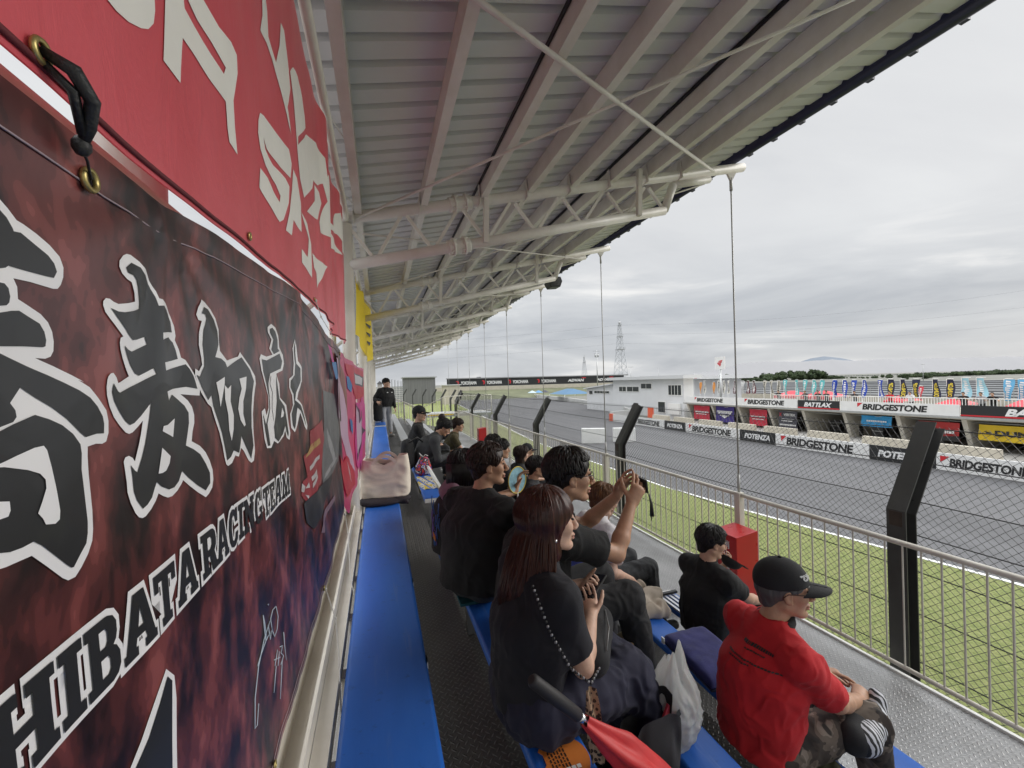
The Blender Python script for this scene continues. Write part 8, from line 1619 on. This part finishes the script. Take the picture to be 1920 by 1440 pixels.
    o = thing('folding_frame', 'silver folded frame lying on the front row bench', 'frame', (2.42, 2.98, 3.2)); mb = MB()
    for k in range(4): mb.bar((2.40 + .045 * k - .02, 2.72, 3.222), (2.40 + .045 * k - .02, 3.22, 3.222), .022, .016)
    mb.build('bars', ALU, o); mb = MB(); mb.bar((2.35, 2.75, 3.236), (2.56, 2.75, 3.236), .02, .012); mb.bar((2.35, 3.19, 3.24), (2.56, 3.19, 3.24), .03, .02); mb.build('cross_bars', BLACK, o)
    o = thing('navy_cushion', 'thick navy seat cushion lying alone on the third row bench', 'cushion', (1.88, 2.08, 3.45)); mb = MB()
    def cu(u, v):
        x = (u - .5) * 2; y = (v - .5) * 2; e = (1 - abs(x) ** 6) ** .35 * (1 - abs(y) ** 6) ** .35; return (1.88 + .165 * x + .02 * y, 2.08 + .235 * y, 3.488 + .045 * e + .004 * mnoise.noise(V(x * 4, y * 4, 1)))
    def cl(u, v): p = cu(u, v); return (p[0], p[1], 3.488 - .033 * min(1, (p[2] - 3.484) / .045 * 2))
    NV = mat('navy_velour', (.016, .018, .12), .9, var=.3, vscale=12, bump=.3, bscale=200, sheen=.12); mb.grid(cu, 26, 32); mb.grid(cl, 26, 32); mb.build('pad', NV, o); mb = MB(); mb.span((1.714, 2.27, 3.478), (1.722, 2.295, 3.515)); mb.build('label', WHITEP, o)
    # black cap held by the man in black; water bottle by the boy
    o = thing('black_visor', 'black upturned mesh cap held by the man in the plain black tee', 'cap', (2.82, 2.80, 3.62)); c = V(2.80, 2.78, 3.66); R = Matrix.Rotation(math.radians(35), 3, 'Y'); mb = MB(); vs = []
    for j in range(6):
        for i in range(20): q = 2 * math.pi * i / 20; ph = .25 + j * .26; vs.append(c + R @ V(.095 * math.sin(ph) * math.cos(q), .085 * math.sin(ph) * math.sin(q), -.075 * math.cos(ph)))
    mb.add(vs, [(j * 20 + i, j * 20 + (i + 1) % 20, (j + 1) * 20 + (i + 1) % 20, (j + 1) * 20 + i) for j in range(5) for i in range(20)] + [list(range(20))], 0, True); mb.build('crown', mat('black_cap_cloth2', (.012, .012, .014), .8), o); mb = MB(); mb.prism([(.08, -.07), (.15, -.05), (.17, 0), (.15, .05), (.08, .07)], (tuple(c), tuple(R @ V(1, 0, 0)), (0, 1, 0), tuple(R @ V(0, 0, 1))), .006); mb.build('brim', MATS['black_cap_cloth2'], o)
    o = thing('water_bottle', 'clear plastic bottle with purple label beside the brown haired person', 'bottle', (1.70, 2.93, 3.45)); mb = MB(); mb.tube([(1.70, 2.93, 3.453), (1.70, 2.93, 3.60), (1.70, 2.93, 3.64), (1.70, 2.93, 3.655)], [.031, .031, .013, .012], 14); mb.build('body', mat('clear_plastic', (.8, .82, .85), .08, trans=.85), o); mb = MB(); mb.tube([(1.70, 2.93, 3.50), (1.70, 2.93, 3.575)], .0322, 14, caps=False); mb.build('label', mat('purple_label', (.16, .12, .24), .5), o); mb = MB(); mb.tube([(1.70, 2.93, 3.655), (1.70, 2.93, 3.675)], .0145, 12); mb.build('bottle_cap', WHITEP, o)
    # by the man in red
    o = thing('egg_crate_pad', 'olive egg crate foam pad under the man in red', 'seat pad', (1.80, 1.42, 3.45)); mb = MB(); mb.grid(lambda u, v: (1.56 + .34 * u, 1.08 + .56 * v, 3.462 + .010 * math.sin(u * 31) * math.sin(v * 53) + .004), 60, 100, th=.006, thdir=(0, 0, -1)); mb.build('foam', mat('olive_foam', (.075, .075, .04), .8), o)
    m, n = newmat('zebra_cloth', .6); wv = nd(n.t, 'ShaderNodeTexWave'); wv.inputs['Scale'].default_value = 14; wv.inputs['Distortion'].default_value = 4; wv.inputs['Detail'].default_value = 2; wv.inputs['Detail Scale'].default_value = 1.2; n.L(n.obj((1, 1, 1.4)), wv.inputs['Vector']); n.L(n.ramp(wv.outputs['Fac'], [(.48, (.012, .012, .014)), (.54, (.55, .56, .60))]), n.p.inputs['Base Color'])
    o = thing('zebra_bag', 'black and white striped bag on the lap of the man in red', 'bag', (2.05, 1.36, 3.58)); sd = SDF(.006); sd.cone((1.98, 1.27, 3.60), (2.16, 1.33, 3.585), .062, .05, .03); sd.cone((2.16, 1.33, 3.60), (2.22, 1.36, 3.66), .035, .028, .03); sdf_part('body', sd, m, o, 2, wrinkle(.014, 14, 4)); sd = SDF(.006); sd.cone((1.94, 1.29, 3.60), (2.05, 1.36, 3.62), .066, .06, .03); sdf_part('black_side', sd, CBLK2, o, 2, wrinkle(.012, 14, 5))
things_left()
def fixtures():
    RB = mat('red_enamel', (.52, .016, .022), .28, var=.06, vscale=4, coat=.3)
    for y, l, g in ((3.47, 'red fire extinguisher box at the railing behind the man in black', 1), (14.9, 'small far red fire extinguisher box at the railing', 0)):
        o = thing('extinguisher_box', l, 'fire box', (3.55, y, 2.78)); x = 3.55; mb = MB(); mb.prism([(-.14, 0), (.14, 0), (.14, .80), (-.14, .765)], ((x, y - .15, 2.80), (1, 0, 0), (0, 0, 1), (0, 1, 0)), .30); mb.build('cabinet', RB, o, bevel=.006); mb = MB(); mb.span((x - .12, y - .13, 2.781), (x + .12, y + .13, 2.80)); mb.build('plinth', BLACK, o)
        if g:
            t = MB()
            for i, ch in enumerate('消火器'): lay(t, text_poly(ch, 1.0, .02), (x - .1428, y - .02, 3.46 - i * .105), RT, UP, 0, (.085, .085))
            t.build('lettering', WINK, o, fixn=False); mb = MB(); mb.span((x - .149, y + .10, 3.2), (x - .1405, y + .118, 3.3)); mb.build('latch', STEELG, o)
    # white blocks out on the asphalt and a number plate on the railing
    for (px0, px1, pb, pt), l in (((1091, 1135, 832, 804), 'white block standing on the asphalt left of the bent post'), ((1150, 1192, 829, 803), 'white block standing on the asphalt behind the bent post')):
        a, b = onZ(px0, pb, 0), onZ(px1, pb, 0); d = (b - a); d.z = 0; w_ = d.length; d.normalize(); n_ = V(-d.y, d.x, 0); t = onX(px0, pt, a.x); h_ = t.z
        o = thing('white_block', l, 'barrier block', tuple((a + b) / 2), 'white blocks on the track'); mb = MB(); mb.prism([(0, .012), (w_, .012), (w_, h_), (0, h_)], (tuple(a), tuple(d), (0, 0, 1), tuple(n_)), .5); mb.build('body', WHITEP, o, bevel=.04); mb = MB(); mb.prism([(.1, .001), (w_ - .1, .001), (w_ - .1, .02), (.1, .02)], (tuple(a + n_ * .05), tuple(d), (0, 0, 1), tuple(n_)), .4); mb.build('base_strip', BLACK, o)
    p = onX(1058, 843, 3.80); o = thing('number_plate', 'small white plate numbered 60 on the railing', 'plate', (3.79, p.y, p.z)); s = .2; mb = MB(); mb.span((3.785, p.y - s * .8, p.z - s), (3.793, p.y + s * .8, p.z + s)); mb.build('plate', WHITEP, o); t = MB(); lay(t, text_poly('60', 1, .03), (3.7835, p.y, p.z), RT, UP, 0, (s * 1.1, s * 1.0)); t.build('lettering', INK, o, fixn=False)
    # loudspeaker under the eave
    o = thing('loudspeaker', 'black loudspeaker hanging under the roof eave', 'loudspeaker', (3.86, 8.75, 7.4)); c = V(3.86, 8.75, 7.47); mb = MB(); mb.prism([(-.17, -.02), (-.13, .12), (.13, .12), (.17, .02), (.12, -.11), (-.10, -.13)], (tuple(c - V(0, .14, 0)), (1, 0, 0), (0, 0, 1), (0, 1, 0)), .28); mb.build('cabinet', BLACK, o, bevel=.015); mb = MB(); mb.tube([c + V(-.05, 0, .12), c + V(-.05, 0, .26)], .018, 8); mb.tube([c + V(.07, 0, .12), c + V(.10, 0, .26)], .012, 8); mb.tube([c + V(-.10, 0, .25), c + V(.12, 0, .27)], .018, 8); mb.build('bracket', BLACK, o); mb = MB(); mb.box(c + V(.0, -.146, -.0), (.22, .006, .16)); mb.build('grille', mat('speaker_grille', (.03, .03, .03), .7, bump=.4, bscale=300), o)
fixtures()
